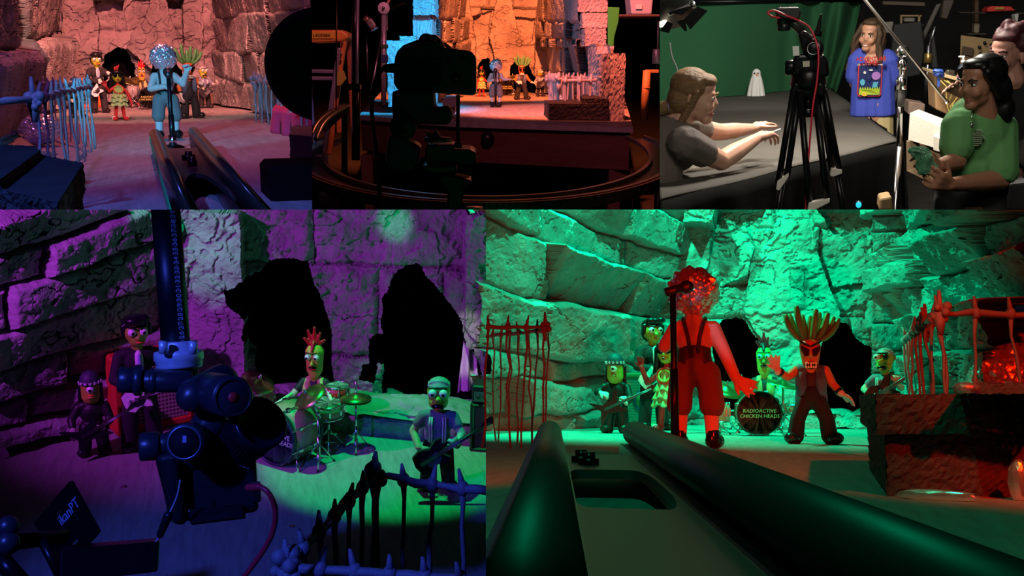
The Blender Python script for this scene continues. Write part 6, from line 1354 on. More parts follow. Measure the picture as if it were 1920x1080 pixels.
solid('green_bag', 'dull green cloth bag on the ground under the stage', 'bag', [(893, 325), (902, 305), (918, 300), (926, 318), (924, 334), (897, 334)], 12.2, .3, mat('olive green cloth', (.10, .22, .04), .8), .05)
o, T = new('yellow_strap', 'yellow strap between camera head and curved track', 'strap', 772, 308, 4.9); MB().hull([T @ F.at(*q) for q in ((786, 286, 4.85), (792, 284, 4.85), (776, 316, 4.85), (769, 318, 4.85))], [T @ F.at(*q) for q in ((786, 286, 4.88), (792, 284, 4.88), (776, 316, 4.88), (769, 318, 4.88))]).build('strap', mat('yellow webbing', (.7, .55, .03), .6), o)
# ================================================================== STUDIO with the people
use(FC); F = FC
EC = edge_plane(F, 1237, 1)
DWALL = mat('dark garage wall', (.03, .03, .03), .9, var=.4, vs=2)
struct(MB().add([F.at(1237, -10, 17), F.at(1930, -10, 17), F.at(1930, 300, 17), F.at(1237, 300, 17)], [(0, 1, 2, 3)], sm=False).build('wall_back', DWALL))
struct(MB().add([F.fl(1237, 400), F.fl(1930, 400), F.at(1930, 240, 17.05), F.at(1237, 240, 17.05)], [(0, 1, 2, 3)], sm=False).build('floor', mat('dark garage floor', (.07, .06, .05), .8, bump=.2, bs=6, var=.3, vs=2)))
# green backdrop
GB = mat('green chroma cloth', (.02, .13, .05), .85, bump=.2, bs=8, bd=.03, var=.15, vs=.8)
def bd(u, v):
    px = 1225+(1614-1225)*u; px += -(58*max(0, (u-.72)/.28)**1.3)*(v**1.2); py = 4+215*v; Y = 10.6+2.0*u
    fold = .0 if u < .6 else .10*(u-.6)/.4*math.sin(u*60+v*3.2)+.12*(u-.6)/.4*math.sin(u*27-v*4)
    return F.at(px, py, Y+fold+.03*math.sin(u*9+v*2))
o = MB().sheet(bd, 130, 24).build('green_backdrop', GB, clip=[EC]); tag(o, 'large green cloth backdrop hanging behind the black table', 'backdrop')
o = thing('backdrop_pipe', 'dark pipe holding up the green backdrop', 'pipe', F.at(1600, 3, 12.5)); Tm = Matrix.Translation(-F.at(1600, 3, 12.5)); MB().cyl(F.at(1200, 4, 10.5), F.at(1616, 2, 12.7), .03, 12, M=Tm).build('pipe', BLKMETAL, o); clip_tree(o, F, [EC])
# --- table with black cloth
tz = 1.05
tb = thing('cloth_table', 'big table covered with a dark cloth under the film lamp', 'table', (0, 7, 0)); T = Matrix.Translation((0, -7, 0))
q = [F.fl(1190, 387, tz), F.fl(1685, 265, tz), F.fl(1555, 165, tz), F.fl(1190, 196, tz)]
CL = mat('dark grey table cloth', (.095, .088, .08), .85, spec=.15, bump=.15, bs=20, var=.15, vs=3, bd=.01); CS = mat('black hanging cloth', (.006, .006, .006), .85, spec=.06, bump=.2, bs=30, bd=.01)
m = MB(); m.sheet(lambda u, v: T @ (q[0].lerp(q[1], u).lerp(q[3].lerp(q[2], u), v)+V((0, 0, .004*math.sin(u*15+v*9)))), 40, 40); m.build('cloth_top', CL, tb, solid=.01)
r_ = random.Random(3); ph = [r_.uniform(0, 6) for _ in range(6)]
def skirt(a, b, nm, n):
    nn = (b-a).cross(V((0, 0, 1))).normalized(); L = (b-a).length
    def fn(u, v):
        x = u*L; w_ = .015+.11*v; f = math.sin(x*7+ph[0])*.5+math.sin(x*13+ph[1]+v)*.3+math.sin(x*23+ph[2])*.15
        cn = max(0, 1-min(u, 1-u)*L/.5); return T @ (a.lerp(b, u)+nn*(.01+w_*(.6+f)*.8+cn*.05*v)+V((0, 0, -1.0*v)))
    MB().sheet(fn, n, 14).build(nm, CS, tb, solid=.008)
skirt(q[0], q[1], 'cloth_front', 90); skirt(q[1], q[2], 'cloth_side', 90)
MB().hull([T @ V((p.x*.98+.0, p.y, tz-.06)) for p in q], [T @ V((p.x*.98, p.y, tz-.012)) for p in q]).build('table_board', BLACK, tb); clip_tree(tb, F, [EC])
# --- people
def shade(nm, c, **k): return mat(nm, c, .55, **k)
def headm(m, H, s=1.0, neck=(0, .05, -.22)):
    """head shapes, face towards -y of H, about 0.235 tall"""
    def E(c, r): m.ell(V(c)*s, [x*s for x in r], M=H, n=16)
    E((0, .018, .04), (.075, .093, .085)); E((0, -.03, -.015), (.062, .068, .085)); E((0, -.02, -.06), (.054, .055, .045)); E((0, -.062, -.092), (.032, .03, .026))
    E((0, -.077, .03), (.046, .014, .012)); E((0, -.042, .055), (.058, .045, .045)); E((.033, -.068, -.03), (.028, .026, .028)); E((-.033, -.068, -.03), (.028, .026, .028))
    m.cap(H @ (V((0, -.088, .010))*s), .008*s, H @ (V((0, -.101, -.018))*s), .0105*s); E((0, -.092, -.026), (.016, .012, .008))
    for x in (-1, 1): E((.078*x, .012, -.004), (.010, .021, .033))
    m.cap(H @ (V((0, .02, -.06))*s), .052*s, H @ (V(neck)*s), .056*s)
def face(root, H, s, skin, lip, brow, smile=False, eyes=(.03, .02, .015), iris=True):
    for x in (-1, 1):
        o = MB().ell(V((.031*x, -.083, .008))*s, (.0155*s, .009*s, .0075*s), M=H, n=12).build('eye', mat('eye white', (.85, .85, .85), .15), root)
        MB().ell(V((.031*x, -.0905, .008))*s, (.0065*s, .0035*s, .0065*s), M=H, n=10).build('pupil', PUPIL, o)
        MB().tube([H @ (V((.014*x, -.097, .026))*s), H @ (V((.034*x, -.098, .034))*s), H @ (V((.056*x, -.083, .026))*s)], [.004*s, .0045*s, .002*s], 7).build('eyebrow', brow, root)
        MB().tube([H @ (V((.015*x, -.088, .012))*s), H @ (V((.031*x, -.093, .017))*s), H @ (V((.048*x, -.082, .010))*s)], .002*s, 6).build('eyelid', brow, root)
    w_ = .03 if smile else .022; up = .008 if smile else .0
    pts = [H @ (V((w_*t, -.089+.018*t*t, -.064+up*t*t))*s) for t in (-1, -.5, 0, .5, 1)]
    a = MB().tube(pts, [.002*s, .0055*s, .006*s, .0055*s, .002*s], 8); a.build('lips', lip, root)
    pts = [H @ (V((w_*.9*t, -.087+.018*t*t, -.074+up*t*t))*s) for t in (-1, -.5, 0, .5, 1)]; MB().tube(pts, [.002*s, .006*s, .0065*s, .006*s, .002*s], 8).build('lips', lip, root)
    if smile: MB().tube([H @ (V((w_*.8*t, -.0935+.018*t*t, -.069+up*t*t))*s) for t in (-1, -.5, 0, .5, 1)], [.002*s, .0045*s, .005*s, .0045*s, .002*s], 8).build('teeth', mat('white teeth', (.8, .78, .74), .25), root)
def yawpitch(p, yaw, pitch=0, roll=0): return Matrix.Translation(p) @ rotz(yaw) @ Matrix.Rotation(pitch, 4, 'X') @ Matrix.Rotation(roll, 4, 'Y')
def hand_to(m, w_, tip, nrm, L, **k): hand(m, w_, V(tip)-V(w_), nrm, L, **k)
def person(label, px, Y): p = F.at(px, 200, Y); p.z = 0; t = thing('person', label, 'person', p); return t, Matrix.Translation(-p)
VX = .0062
# 1. woman leaning over the table
SK1 = mat('fair skin', (.66, .36, .26), .5, var=.12, vs=20); t, T = person('person in grey t-shirt leaning over the table with outstretched arms', 1215, 5.0)
def W(px, py, Y): return T @ F.at(px, py, Y)
H = yawpitch(W(1304, 184, 5.2), PI*.5, .12, 0); hs = 1.05
m = MB(); headm(m, H, hs, neck=(0, .11, -.16))
m.cap(W(1283, 215, 5.2), .058, W(1268, 238, 5.2), .075)
nsh, nel, nwr = W(1283, 268, 5.02), W(1352, 302, 5.28), W(1422, 258, 5.56)
fsh, fel, fwr = W(1292, 240, 5.42), W(1350, 248, 5.58), W(1412, 241, 5.82)
m.chain([nsh, nel], [.068, .05]).chain([nel, nel.lerp(nwr, .35), nwr], [.05, .05, .028]).chain([fsh, fel, fel.lerp(fwr, .4), fwr], [.06, .046, .044, .027])
m.ell(W(1245, 275, 5.2), (.15, .17, .14)).ell(W(1205, 340, 5.1), (.15, .17, .2))
hand_to(m, nwr, W(1449, 247, 5.68), V((-.2, -.35, 1)), .185, curl=.42, spread=.22, thumb=-1, fr=.052); hand_to(m, fwr, W(1436, 229, 5.92), V((-.3, -.3, 1)), .18, curl=.28, spread=.3, thumb=1, fr=.052)
m.blob('body', SK1, t, VX, 2)
sh = MB().ell(W(1252, 272, 5.2), (.175, .19, .15)).ell(W(1210, 335, 5.1), (.19, .19, .22)).ell(W(1268, 252, 5.2), (.10, .17, .085)).cap(nsh, .088, nsh.lerp(nel, .5), .078).cap(fsh, .085, fsh.lerp(fel, .38), .07)
sh.blob('t_shirt', mat('grey brown t shirt', (.15, .125, .115), .85, bump=.35, bs=14, bd=.02), t, .008, 2)
face(t, H, hs, SK1, mat('pink lips', (.55, .16, .13), .5), mat('light brown hair', (.30, .165, .075), .5, bump=.5, bs=30, stretch=(2, .6, 4), bd=.02, var=.35, vs=14))
HB1 = mat('light brown hair', (.30, .165, .075), .5)
hr = MB()
def HE(c, r): hr.ell(V(c)*hs, [x*hs for x in r], M=H, n=16)
HE((0, .03, .055), (.088, .10, .088)); HE((0, .06, -.01), (.08, .075, .085)); HE((0, -.045, .085), (.068, .045, .035)); HE((.0, .09, -.05), (.05, .045, .05))
hr.cap(H @ (V((-.078, -.01, .03))*hs), .02*hs, H @ (V((-.062, .045, -.11))*hs), .018*hs); hr.cap(H @ (V((.078, -.02, .03))*hs), .02, H @ (V((.066, .03, -.09))*hs), .016)
hr.cap(H @ V((0, .115, -.05)), .035, H @ V((0, .22, -.10)), .04).cap(H @ V((0, .22, -.10)), .04, H @ V((0, .38, -.20)), .03)
hr.blob('hair', HB1, t, .007, 1)
MB().tube([H @ V((.036*math.cos(a), .118+.012*math.sin(a), -.055+.04*math.sin(a))) for a in [2*PI*i/16 for i in range(16)]], .009, 8, closed=True).build('hair_tie', mat('lilac hair tie', (.45, .3, .6), .7), t)
clip_tree(t, F, [EC])
# 2. man in blue t-shirt
SK2 = mat('warm tan skin', (.55, .28, .18), .5, var=.1, vs=20); t, T = person('person with long wavy hair in blue printed t-shirt standing by the table', 1637, 8.7)
def W(px, py, Y=8.7): return T @ F.at(px, py, Y)
H = yawpitch(W(1631, 66), -.35, .12, .12); hs = 1.0; m = MB(); headm(m, H, hs, neck=(0, .03, -.2))
m.cap(W(1635, 90), .052, W(1637, 103, 8.74), .05).ell(W(1637, 135, 8.75), (.15, .11, .2)).ell(W(1637, 200, 8.75), (.15, .11, .2)).cap(W(1614, 112, 8.79), .045, W(1662, 113, 8.79), .045)
for a, b, c in (((1607, 116, 8.77), (1601, 155, 8.82), (1618, 186, 9.04)), ((1667, 117, 8.77), (1675, 158, 8.80), (1660, 184, 9.04))):
    m.chain([W(*a), W(*b), W(*c)], [.045, .04, .033]); hand_to(m, W(*c), W(c[0]+(10 if c[0] < 1640 else -10), c[1]+8, c[2]), V((0, 1, 0)), .18, curl=.5, fr=.05)
for x in (1622, 1652): m.chain([W(x, 215, 8.75), W(x, 310, 8.7), W(x+2, 415, 8.75)], [.085, .06, .045]); m.ell(W(x+2, 425, 8.68), (.045, .12, .04))
m.blob('body', SK2, t, VX, 2)
TS_ = mat('blue t shirt', (.05, .08, .50), .8, bump=.3, bs=12, bd=.02); m = MB()
for x0, x1 in ((1622, 1619), (1637, 1636), (1651, 1653)): m.cap(W(x0, 124, 8.75), .10, W(x1, 212, 8.74), .108)
m.cap(W(1611, 106, 8.75), .068, W(1664, 108, 8.75), .068).cap(W(1624, 101, 8.75), .055, W(1650, 102, 8.75), .055)
for a, b in (((1606, 113, 8.74), (1602, 142, 8.76)), ((1668, 114, 8.74), (1674, 146, 8.76))): m.cap(W(*a), .070, W(*b), .074)
m.v = [(x, y, max(z, W(1637, 219).z)) for x, y, z in m.v]
m.blob('t_shirt', TS_, t, .008, 2)
m = MB().cap(W(1622, 212, 8.75), .095, W(1621, 300, 8.7), .09).cap(W(1652, 212, 8.75), .095, W(1655, 300, 8.7), .09).cap(W(1621, 300, 8.7), .09, W(1622, 412, 8.72), .075).cap(W(1655, 300, 8.7), .09, W(1654, 412, 8.72), .075); m.blob('trousers', mat('khaki trousers', (.50, .40, .20), .85, bump=.3, bs=10, bd=.02), t, .01, 2)
face(t, H, hs, SK2, mat('tan lips', (.42, .15, .11), .5), mat('brown hair', (.10, .055, .03), .5), smile=True)
HB2 = mat('brown wavy hair', (.075, .042, .022), .55, bump=.5, bs=30, stretch=(3, 3, .6), bd=.02, var=.4, vs=16); hr = MB()
hr.ell((0, .035, .05), (.086, .092, .082), M=H).ell((0, .07, -.04), (.075, .05, .11), M=H).ell((0, -.03, .10), (.06, .05, .03), M=H)
rr = random.Random(11)
for sx in (-1, 1):
    for k in range(9):
        x0 = sx*(.066+rr.uniform(0, .018)); y0 = rr.uniform(-.02, .06); pts = [H @ V((x0*.8, y0, .08))]
        for i in range(1, 8): pts.append(H @ V((x0+sx*(.012*i**.7)+.011*math.sin(i*1.5+k), y0+.01*math.cos(i*1.3+k)-.012*i*(.3 if k % 2 else .5), .08-.052*i-(.02 if sx > 0 else 0)*i*.6)))
        hr.tube(pts, [.02]*6+[.016, .008], 8)
hr.blob('hair', HB2, t, .007, 1)
# printed panel on the chest: laid on the front of the shirt
pc = W(1631, 151, 8.585); S_ = 8.6/FPX; A = pc+V((0, 0, 0)); pr = axes(A, V((.995, .0, .0)).normalized(), V((-.02, -.12, 1)).normalized(), V((0, -1, -.12)).normalized())
prm = [mat('print navy', (.01, .02, .12), .8), mat('print red', (.6, .03, .05), .8), mat('print green', (.45, .62, .04), .8), mat('print violet', (.42, .20, .60), .8), mat('print cyan', (.1, .45, .65), .8), mat('print yellow', (.75, .5, .05), .8), mat('print white', (.75, .75, .75), .8)]
def curvy(x): return -.020*(x/(20*S_))**2
pnl = MB(); rg = ring(0, 0, 19*S_, 27*S_, 4*S_, 5)
def lay(poly, z, mi):
    b = len(pnl.v); k = len(poly); n = MB().prism(poly, z-.05, z); n.v = [(x, y, zz+curvy(x)) for x, y, zz in n.v]; pnl.add(n.v, n.f, mi, pr, False)
lay(ring(0, 0, 20*S_, 28*S_, 4.5*S_, 5), .004, 1); lay(ring(0, 0, 18.4*S_, 26.4*S_, 4*S_, 5), .006, 0)
lay([(-17*S_, -25*S_)]+[((-17+34*i/17)*S_, (-14+(3.5 if i % 2 else -2))*S_) for i in range(18)]+[(17*S_, -25*S_)], .008, 2)
def disc(cx, cy, rx, ry, n=14): return [((cx+rx*math.cos(2*PI*i/n))*S_, (cy+ry*math.sin(2*PI*i/n))*S_) for i in range(n)]
lay(disc(10, 8, 7.5, 7), .008, 3); lay([(-9*S_, 20*S_), (-4*S_, 20*S_), (3*S_, 6*S_), (0, -2*S_), (-6*S_, 4*S_)], .008, 0); lay(disc(-12, -3, 4, 5.5), .008, 4); lay([(4*S_, -12*S_), (6*S_, -3*S_), (14*S_, -3*S_), (12*S_, -12*S_)], .009, 4); lay(disc(-8, -24, 5, 3), .010, 5); lay(disc(-9, 14, 2.2, 2.2), .010, 6); lay(disc(1, 18, 3.5, 1.2), .009, 6); lay([(-21*S_, 26*S_), (-21*S_, 27.6*S_), (20*S_, 27.6*S_), (20*S_, 26*S_)], .011, 6)
pnl.build('shirt_print', prm, t)
for i, (tx, sz, yy) in enumerate((('ADVENTURE', 8.6, 38), ('TIME', 10.5, 30.5))): text_mesh(tx, sz*S_, 'shirt_lettering', prm[1], t, pr @ Matrix.Translation((0, yy*S_, .022)), .016)
# 3. woman in green t-shirt
SK3 = mat('brown skin', (.40, .19, .115), .5, var=.1, vs=20); t, T = person('person in green t-shirt holding a crumpled green object in both hands', 1825, 4.7)
def W(px, py, Y=4.7): return T @ F.at(px, py, Y)
H = yawpitch(W(1838, 157, 4.68), -.85, .10, 0); hs = .87; m = MB(); headm(m, H, hs, neck=(0, .05, -.2))
m.cap(W(1843, 190, 4.72), .056, W(1840, 215, 4.74), .075).ell(W(1830, 265, 4.78), (.13, .12, .2)).ell(W(1822, 350, 4.78), (.14, .12, .16))
lsh, lel, lwr = W(1797, 235, 4.68), W(1793, 302, 4.62), W(1757, 312, 4.50)
rsh, rel, rwr = W(1872, 242, 4.80), W(1874, 338, 4.66), W(1780, 346, 4.44)
m.chain([lsh, lel, lwr], [.052, .042, .028]).chain([rsh, rel], [.055, .046]).chain([rel, rel.lerp(rwr, .3), rwr], [.046, .045, .028])
hand_to(m, lwr, W(1744, 299, 4.44), V((.3, -.8, .6)), .165, curl=.62, spread=.15, thumb=1, fr=.055); hand_to(m, rwr, W(1752, 337, 4.38), V((.1, -.9, -.2)), .165, curl=.62, spread=.15, thumb=1, fr=.055)
for x in (1795, 1842): m.chain([W(x, 385, 4.78), W(x, 580, 4.78), W(x, 770, 4.8)], [.085, .06, .045]); m.ell(W(x-8, 790, 4.74), (.045, .12, .04))
m.blob('body', SK3, t, VX, 2)
m = MB().ell(W(1828, 262, 4.78), (.145, .135, .2)).cap(W(1798, 232, 4.70), .066, W(1868, 238, 4.80), .07).ell(W(1824, 312, 4.78), (.145, .135, .10)).cap(W(1838, 222, 4.75), .075, W(1836, 240, 4.75), .1)
m.cap(lsh, .072, lsh.lerp(lel, .62), .07).cap(rsh, .08, rsh.lerp(rel, .86), .078)
m.v = [(x, y, max(z, W(1820, 338).z)) for x, y, z in m.v]
m.blob('t_shirt', mat('leaf green t shirt', (.11, .33, .11), .85, bump=.3, bs=12, bd=.02), t, .008, 2)
m = MB().ell(W(1822, 352, 4.78), (.15, .13, .12)).chain([W(1795, 375, 4.78), W(1795, 580, 4.78), W(1795, 765, 4.8)], [.10, .085, .075]).chain([W(1842, 375, 4.78), W(1842, 580, 4.78), W(1842, 765, 4.8)], [.10, .085, .075]); m.blob('trousers', mat('dark grey jeans', (.03, .032, .036), .85, bump=.3, bs=40, bd=.01), t, .01, 2)
face(t, H, hs, SK3, mat('brown pink lips', (.30, .10, .08), .45), mat('black hair', (.006, .006, .007), .4))
hr = MB().ell((0, .035, .045), (.08, .092, .078), M=H).ell((0, .085, -.04), (.075, .065, .09), M=H).ell((0, -.03, .082), (.056, .046, .028), M=H).ell((.02, .10, -.12), (.06, .05, .07), M=H)
for sx in (-1, 1): hr.cap(H @ V((.064*sx, -.035, .055)), .02, H @ V((.072*sx, .035, -.045)), .02)
hr.blob('hair', mat('black hair', (.006, .006, .007), .4), t, .007, 1)
MB().ell((-.072, .005, -.042), (.007, .007, .007), M=H).build('earring', CHROME, t)
nk = [W(1812+26*math.sin(a), 214-0+34*(1-math.cos(a))/2*(1 if abs(a) < 1.5 else 1), 4.66-.0*abs(a)) for a in ()]
MB().tube([W(1824, 214, 4.655), W(1820, 225, 4.63), W(1822, 233, 4.62)], .0015, 6).ell(W(1822, 235, 4.617), (.007, .004, .009), n=8).build('necklace', STEEL, t)
pm = MB(); cc = W(1833, 258, 4.625)
for k in range(9): pm.box(cc+V((.004*math.sin(k*2.1), .002*k*.5, .032-.008*k)), (.05-.012*abs(k-4)*.6, .03, .0035), None)
pm.build('shirt_print', mat('pale green print', (.30, .42, .26), .8), t)
# 4. person behind with curly hair
SK4 = mat('rosy skin', (.56, .28, .22), .5, var=.1, vs=20); t, T = person('person in black top with curly dark red hair standing at the back right', 1895, 5.7)
def W(px, py, Y=5.7): return T @ F.at(px, py, Y)
H = yawpitch(W(1889, 106), -.75, .02, .05); hs = 1.0; m = MB(); headm(m, H, hs, neck=(0, .04, -.2))
m.cap(W(1894, 130), .055, W(1895, 150), .075).ell(W(1898, 215, 5.75), (.15, .11, .22)).ell(W(1900, 290, 5.75), (.14, .11, .16))
ash, ael, awr = W(1868, 170, 5.68), W(1850, 205, 5.5), W(1812, 178, 5.42)
m.chain([ash, ael, awr], [.05, .042, .028]); hand_to(m, awr, W(1790, 162, 5.38), V((.3, .8, .5)), .17, curl=.35, spread=.2, thumb=-1, fr=.052)
m.chain([W(1925, 172, 5.72), W(1935, 240, 5.7), W(1930, 300, 5.6)], [.05, .042, .03])
for x in (1885, 1915): m.chain([W(x, 320, 5.78), W(x, 480, 5.78), W(x, 630, 5.8)], [.08, .06, .045])
m.blob('body', SK4, t, VX, 2)
m = MB().ell(W(1898, 215, 5.75), (.165, .13, .23)).cap(W(1868, 168, 5.68), .065, W(1926, 172, 5.74), .065).ell(W(1900, 280, 5.75), (.155, .13, .14)).chain([ash, ael, ael.lerp(awr, .3)], [.065, .056, .05]).chain([W(1925, 172, 5.72), W(1935, 240, 5.7), W(1930, 300, 5.6)], [.065, .056, .045])
m.blob('top', BLKCLOTH, t, .009, 2)
m = MB().chain([W(1882, 310, 5.78), W(1884, 480, 5.78), W(1885, 630, 5.8)], [.11, .085, .075]).chain([W(1915, 310, 5.78), W(1915, 480, 5.78), W(1915, 630, 5.8)], [.11, .085, .075]); m.blob('jeans', mat('dark blue jeans', (.015, .03, .09), .85), t, .012, 2)
face(t, H, hs, SK4, mat('pink lips', (.55, .16, .13)), mat('dark red hair', (.06, .008, .014), .6), smile=True)
hr = MB().ell((0, .03, .06), (.088, .092, .082), M=H).ell((0, -.03, .092), (.066, .055, .034), M=H); rr = random.Random(21)
for k in range(90):
    a = rr.uniform(-3.1, 3.1); z = rr.uniform(.0, .13); q_ = math.sqrt(max(0, 1-(z/.14)**2)); y_ = .03-.085*math.cos(a)*q_
    if y_ < -.02 and z < .075: continue
    hr.ell((.088*math.sin(a)*q_, y_, .03+z), [rr.uniform(.016, .026)]*3, M=H, n=8)
hr.blob('hair', mat('dark red hair', (.06, .008, .014), .6), t, .008, 0)
MB().tube([H @ V((-.079, .01+.009*math.cos(a), -.05+.013*math.sin(a))) for a in [2*PI*i/14 for i in range(14)]], .002, 6, closed=True).build('earring', CHROME, t)
# crumpled green object in the hands
p = F.at(1733, 302, 4.40); o = foil_mesh((0, 0, 0), 1, 1, None, 'green_wrapper', 44, 4, mt=mat('crumpled green plastic', (.12, .36, .20), .35, var=.5, vs=30))
_q = np.array([v.co[:] for v in o.data.vertices]); _n = 1+1.5*fbm(_q[:, 0]*1.7+_q[:, 1]*2, _q[:, 2]*2.3+5, 9, 4)
for v, k_ in zip(o.data.vertices, _n): v.co = V((v.co.x*.034*k_+.012*math.sin(v.co.z*4), v.co.y*.02*k_, v.co.z*.078*(1+.15*(k_-1))))
o.matrix_world = F.M @ Matrix.Translation(p) @ Matrix.Rotation(-.75, 4, 'Y'); tag(o, 'crumpled green wrapper held by the person in the green t-shirt', 'wrapper')
# small white ghost puppet on the table
gp = F.fl(1417, 180, tz); gp.z = tz; gs = F.size(gp, 50)
g = thing('ghost_puppet', 'small white sheet ghost puppet standing at the back of the table', 'puppet', gp)
def gf(u, v):
    a = 2*PI*u; r0 = .30*(1-v)**.55+.0; z = v; k = 1+.10*math.sin(a*9)*(1-v); prf = [(.0, .31), (.3, .27), (.6, .21), (.78, .15), (.88, .145), (.95, .11), (1, .01)]
    for (z0, a0), (z1, a1) in zip(prf, prf[1:]):
        if z0 <= v <= z1: r0 = a0+(a1-a0)*(v-z0)/(z1-z0); break
    return V((r0*k*math.cos(a)*gs, r0*k*.8*math.sin(a)*gs, z*gs))
MB().sheet(gf, 64, 30).build('sheet', mat('white cotton', (.85, .84, .82)), g, solid=.004)
for x in (-1, 1): MB().ell((.06*x*gs, -.115*gs, .84*gs), (.035*gs, .02*gs, .028*gs), n=10).build('eye_hole', PUPIL, g)
MB().cap((.0, -.125*gs, .80*gs), .03*gs, (.03*gs, -.15*gs, .74*gs), .015*gs, 10).build('beak', mat('orange beak', (.85, .28, .08)), g); MB().cap((.06*gs, -.12*gs, .78*gs), .014*gs, (.07*gs, -.12*gs, .68*gs), .014*gs, 8).build('red_wattle', mat('red comb', (.65, .01, .02)), g)
# pencil-thin tool in the hands
o = MB().cyl(F.at(1450, 247, 5.66), F.at(1463, 242, 5.74), .004, 10).build('modelling_tool', mat('white paint', (.8, .8, .8))); tag(o, 'thin white modelling tool at the fingertips over the table', 'tool')
# --- camera on tripod in front of the table
TY = 4.6
tp3 = thing('tripod', 'tall black video tripod with white clips in front of the table', 'tripod', V((F.at(1510, 300, TY).x, TY, 0))); T = Matrix.Translation(-V((F.at(1510, 300, TY).x, TY, 0)))
def W(px, py, Y=TY): return T @ F.at(px, py, Y)
MB().lathe([(.001, 0), (.07, 0), (.075, .02), (.07, .06), (.06, .085), (.001, .085)], 30, M=Matrix.Translation(W(1515, 166))).build('bowl', BLKMETAL, tp3)
ext('crown', [(1482, 163), (1490, 154), (1543, 154), (1550, 165), (1546, 182), (1484, 182)], TY-.06, .14, BLKMETAL, tp3, .012, T)
MB().cyl(W(1516, 180), W(1516, 206), .022, 18).cyl(W(1516, 206), W(1516, 219), .030, 18, b=.004).build('bowl_handle', BLKMETAL, tp3)
MB().cyl(W(1516, 204), W(1516, 208), .024, 18).build('handle_ring', STEEL, tp3)
for a, b, YY in (((1489, 168), (1461, 340), TY-.12), ((1499, 172), (1477, 335), TY-.02), ((1498, 170), (1516, 385), TY-.16), ((1526, 172), (1553, 372), TY-.10), ((1536, 172), (1575, 330), TY+.06), ((1545, 168), (1578, 320), TY+.0)):
    pass
def leg(a0, a1, b0, b1, foot, Y0, Y1):
    l = MB().cyl(W(*a0, Y0), W(*b0, Y1), .0135, 14).cyl(W(*a1, Y0), W(*b1, Y1), .0135, 14).build('leg', BLKMETAL, tp3)
    mid = ((b0[0]+b1[0])/2, (b0[1]+b1[1])/2); MB().cyl(W(*mid, Y1), W(*foot, Y1), .013, 12).build('lower_tube', BLKMETAL, l)
    c = W(*mid, Y1); ext('leg_clip', [(b0[0]-4, b0[1]+12), (b0[0]-2, b0[1]-4), (b1[0]+4, b1[1]-10), (b1[0]+4, b1[1]-2), (b0[0]+2, b0[1]+14)], Y1-.02, .04, mat('white clip', (.75, .72, .66), .5), l, .004, T)
leg((1488, 168), (1499, 172), (1459, 344), (1475, 334), (1447, 460), TY-.06, TY-.10); leg((1500, 172), (1527, 172), (1518, 384), (1552, 382), (1538, 520), TY-.08, TY-.22); leg((1536, 170), (1545, 168), (1560, 318), (1575, 328), (1590, 440), TY, TY+.06)
cm = thing('camera_rig', 'overhead stills camera on angled arm on top of the tripod', 'camera rig', F.at(1515, 152, TY)); T = Matrix.Translation(-F.at(1515, 152, TY))
MB().lathe([(.001, 0), (.05, 0), (.052, .02), (.04, .05), (.001, .05)], 26, M=Matrix.Translation(W(1516, 153))).build('head_base', BLKMETAL, cm)
ext('fluid_head', [(1487, 108), (1497, 102), (1545, 102), (1553, 115), (1556, 142), (1538, 146), (1530, 152), (1505, 152), (1492, 146), (1486, 132)], TY-.05, .12, BLKMETAL, cm, .012, T)
MB().cyl(W(1472, 127, TY), W(1496, 126, TY), .032, 24, b=.004).build('drag_drum', BLKMETAL, cm); MB().cyl(W(1492, 127, TY), W(1496, 127, TY), .034, 24).build('red_ring', mat('red anodised ring', (.5, .02, .02), .3, .5), cm)
ext('bubble_window', [(1505, 115), (1518, 114), (1518, 125), (1506, 126)], TY-.056, .01, mat('pale head label', (.6, .55, .45), .5), cm, 0, T)
ext('label_plate', [(1486, 87), (1498, 86), (1499, 104), (1487, 105)], TY-.055, .01, mat('white paint', (.8, .8, .8)), cm, 0, T)
qd = F.at(1527, 93, TY-.06); g2 = MB().lathe([(.001, 0), (.036, 0), (.040, .005), (.040, .035), (.036, .04), (.001, .04)], 36, M=T @ look(qd+V((0, .04, 0)), V((-.1, -1, .1)))).build('tilt_disc', BLKMETAL, cm)
MB().lathe([(.022, .0405), (.027, .0405), (.027, .043), (.022, .043)], 36, M=T @ look(qd+V((0, .04, 0)), V((-.1, -1, .1)))).build('disc_ring', STEEL, g2)
ext('upper_block', [(1495, 62), (1508, 56), (1530, 70), (1540, 85), (1532, 104), (1506, 104), (1500, 82)], TY-.04, .1, BLKMETAL, cm, .012, T)
MB().cyl(W(1518, 72), W(1472, 27), .016, 18).cyl(W(1505, 60), W(1476, 31), .019, 18).build('angled_arm', mat('grey rod', (.10, .10, .10), .35, .6), cm)
ext('handle_wedge', [(1541, 27), (1538, 26), (1526, 66), (1538, 66)], TY-.02, .04, BLKMETAL, cm, .006, T); MB().cyl(W(1527, 62), W(1541, 63), .012, 14).build('handle_screw', BLKMETAL, cm)
b_ = ext('camera_body', [(1452, 18), (1458, 14), (1497, 13), (1502, 22), (1500, 35), (1490, 38), (1456, 34)], TY-.05, .11, CB, cm, .01, T)
MB().cyl(W(1470, 28, TY), W(1470, 46, TY), .030, 30, b=.003).cyl(W(1470, 44, TY), W(1470, 58, TY), .027, 30, b=.003).build('lens', mat('black lens barrel', (.014, .014, .018)), cm)
for x in (1463, 1480, 1490): MB().cyl(W(x, 15, TY), W(x, 12, TY), .010, 14).build('top_dial', CHROME, b_)
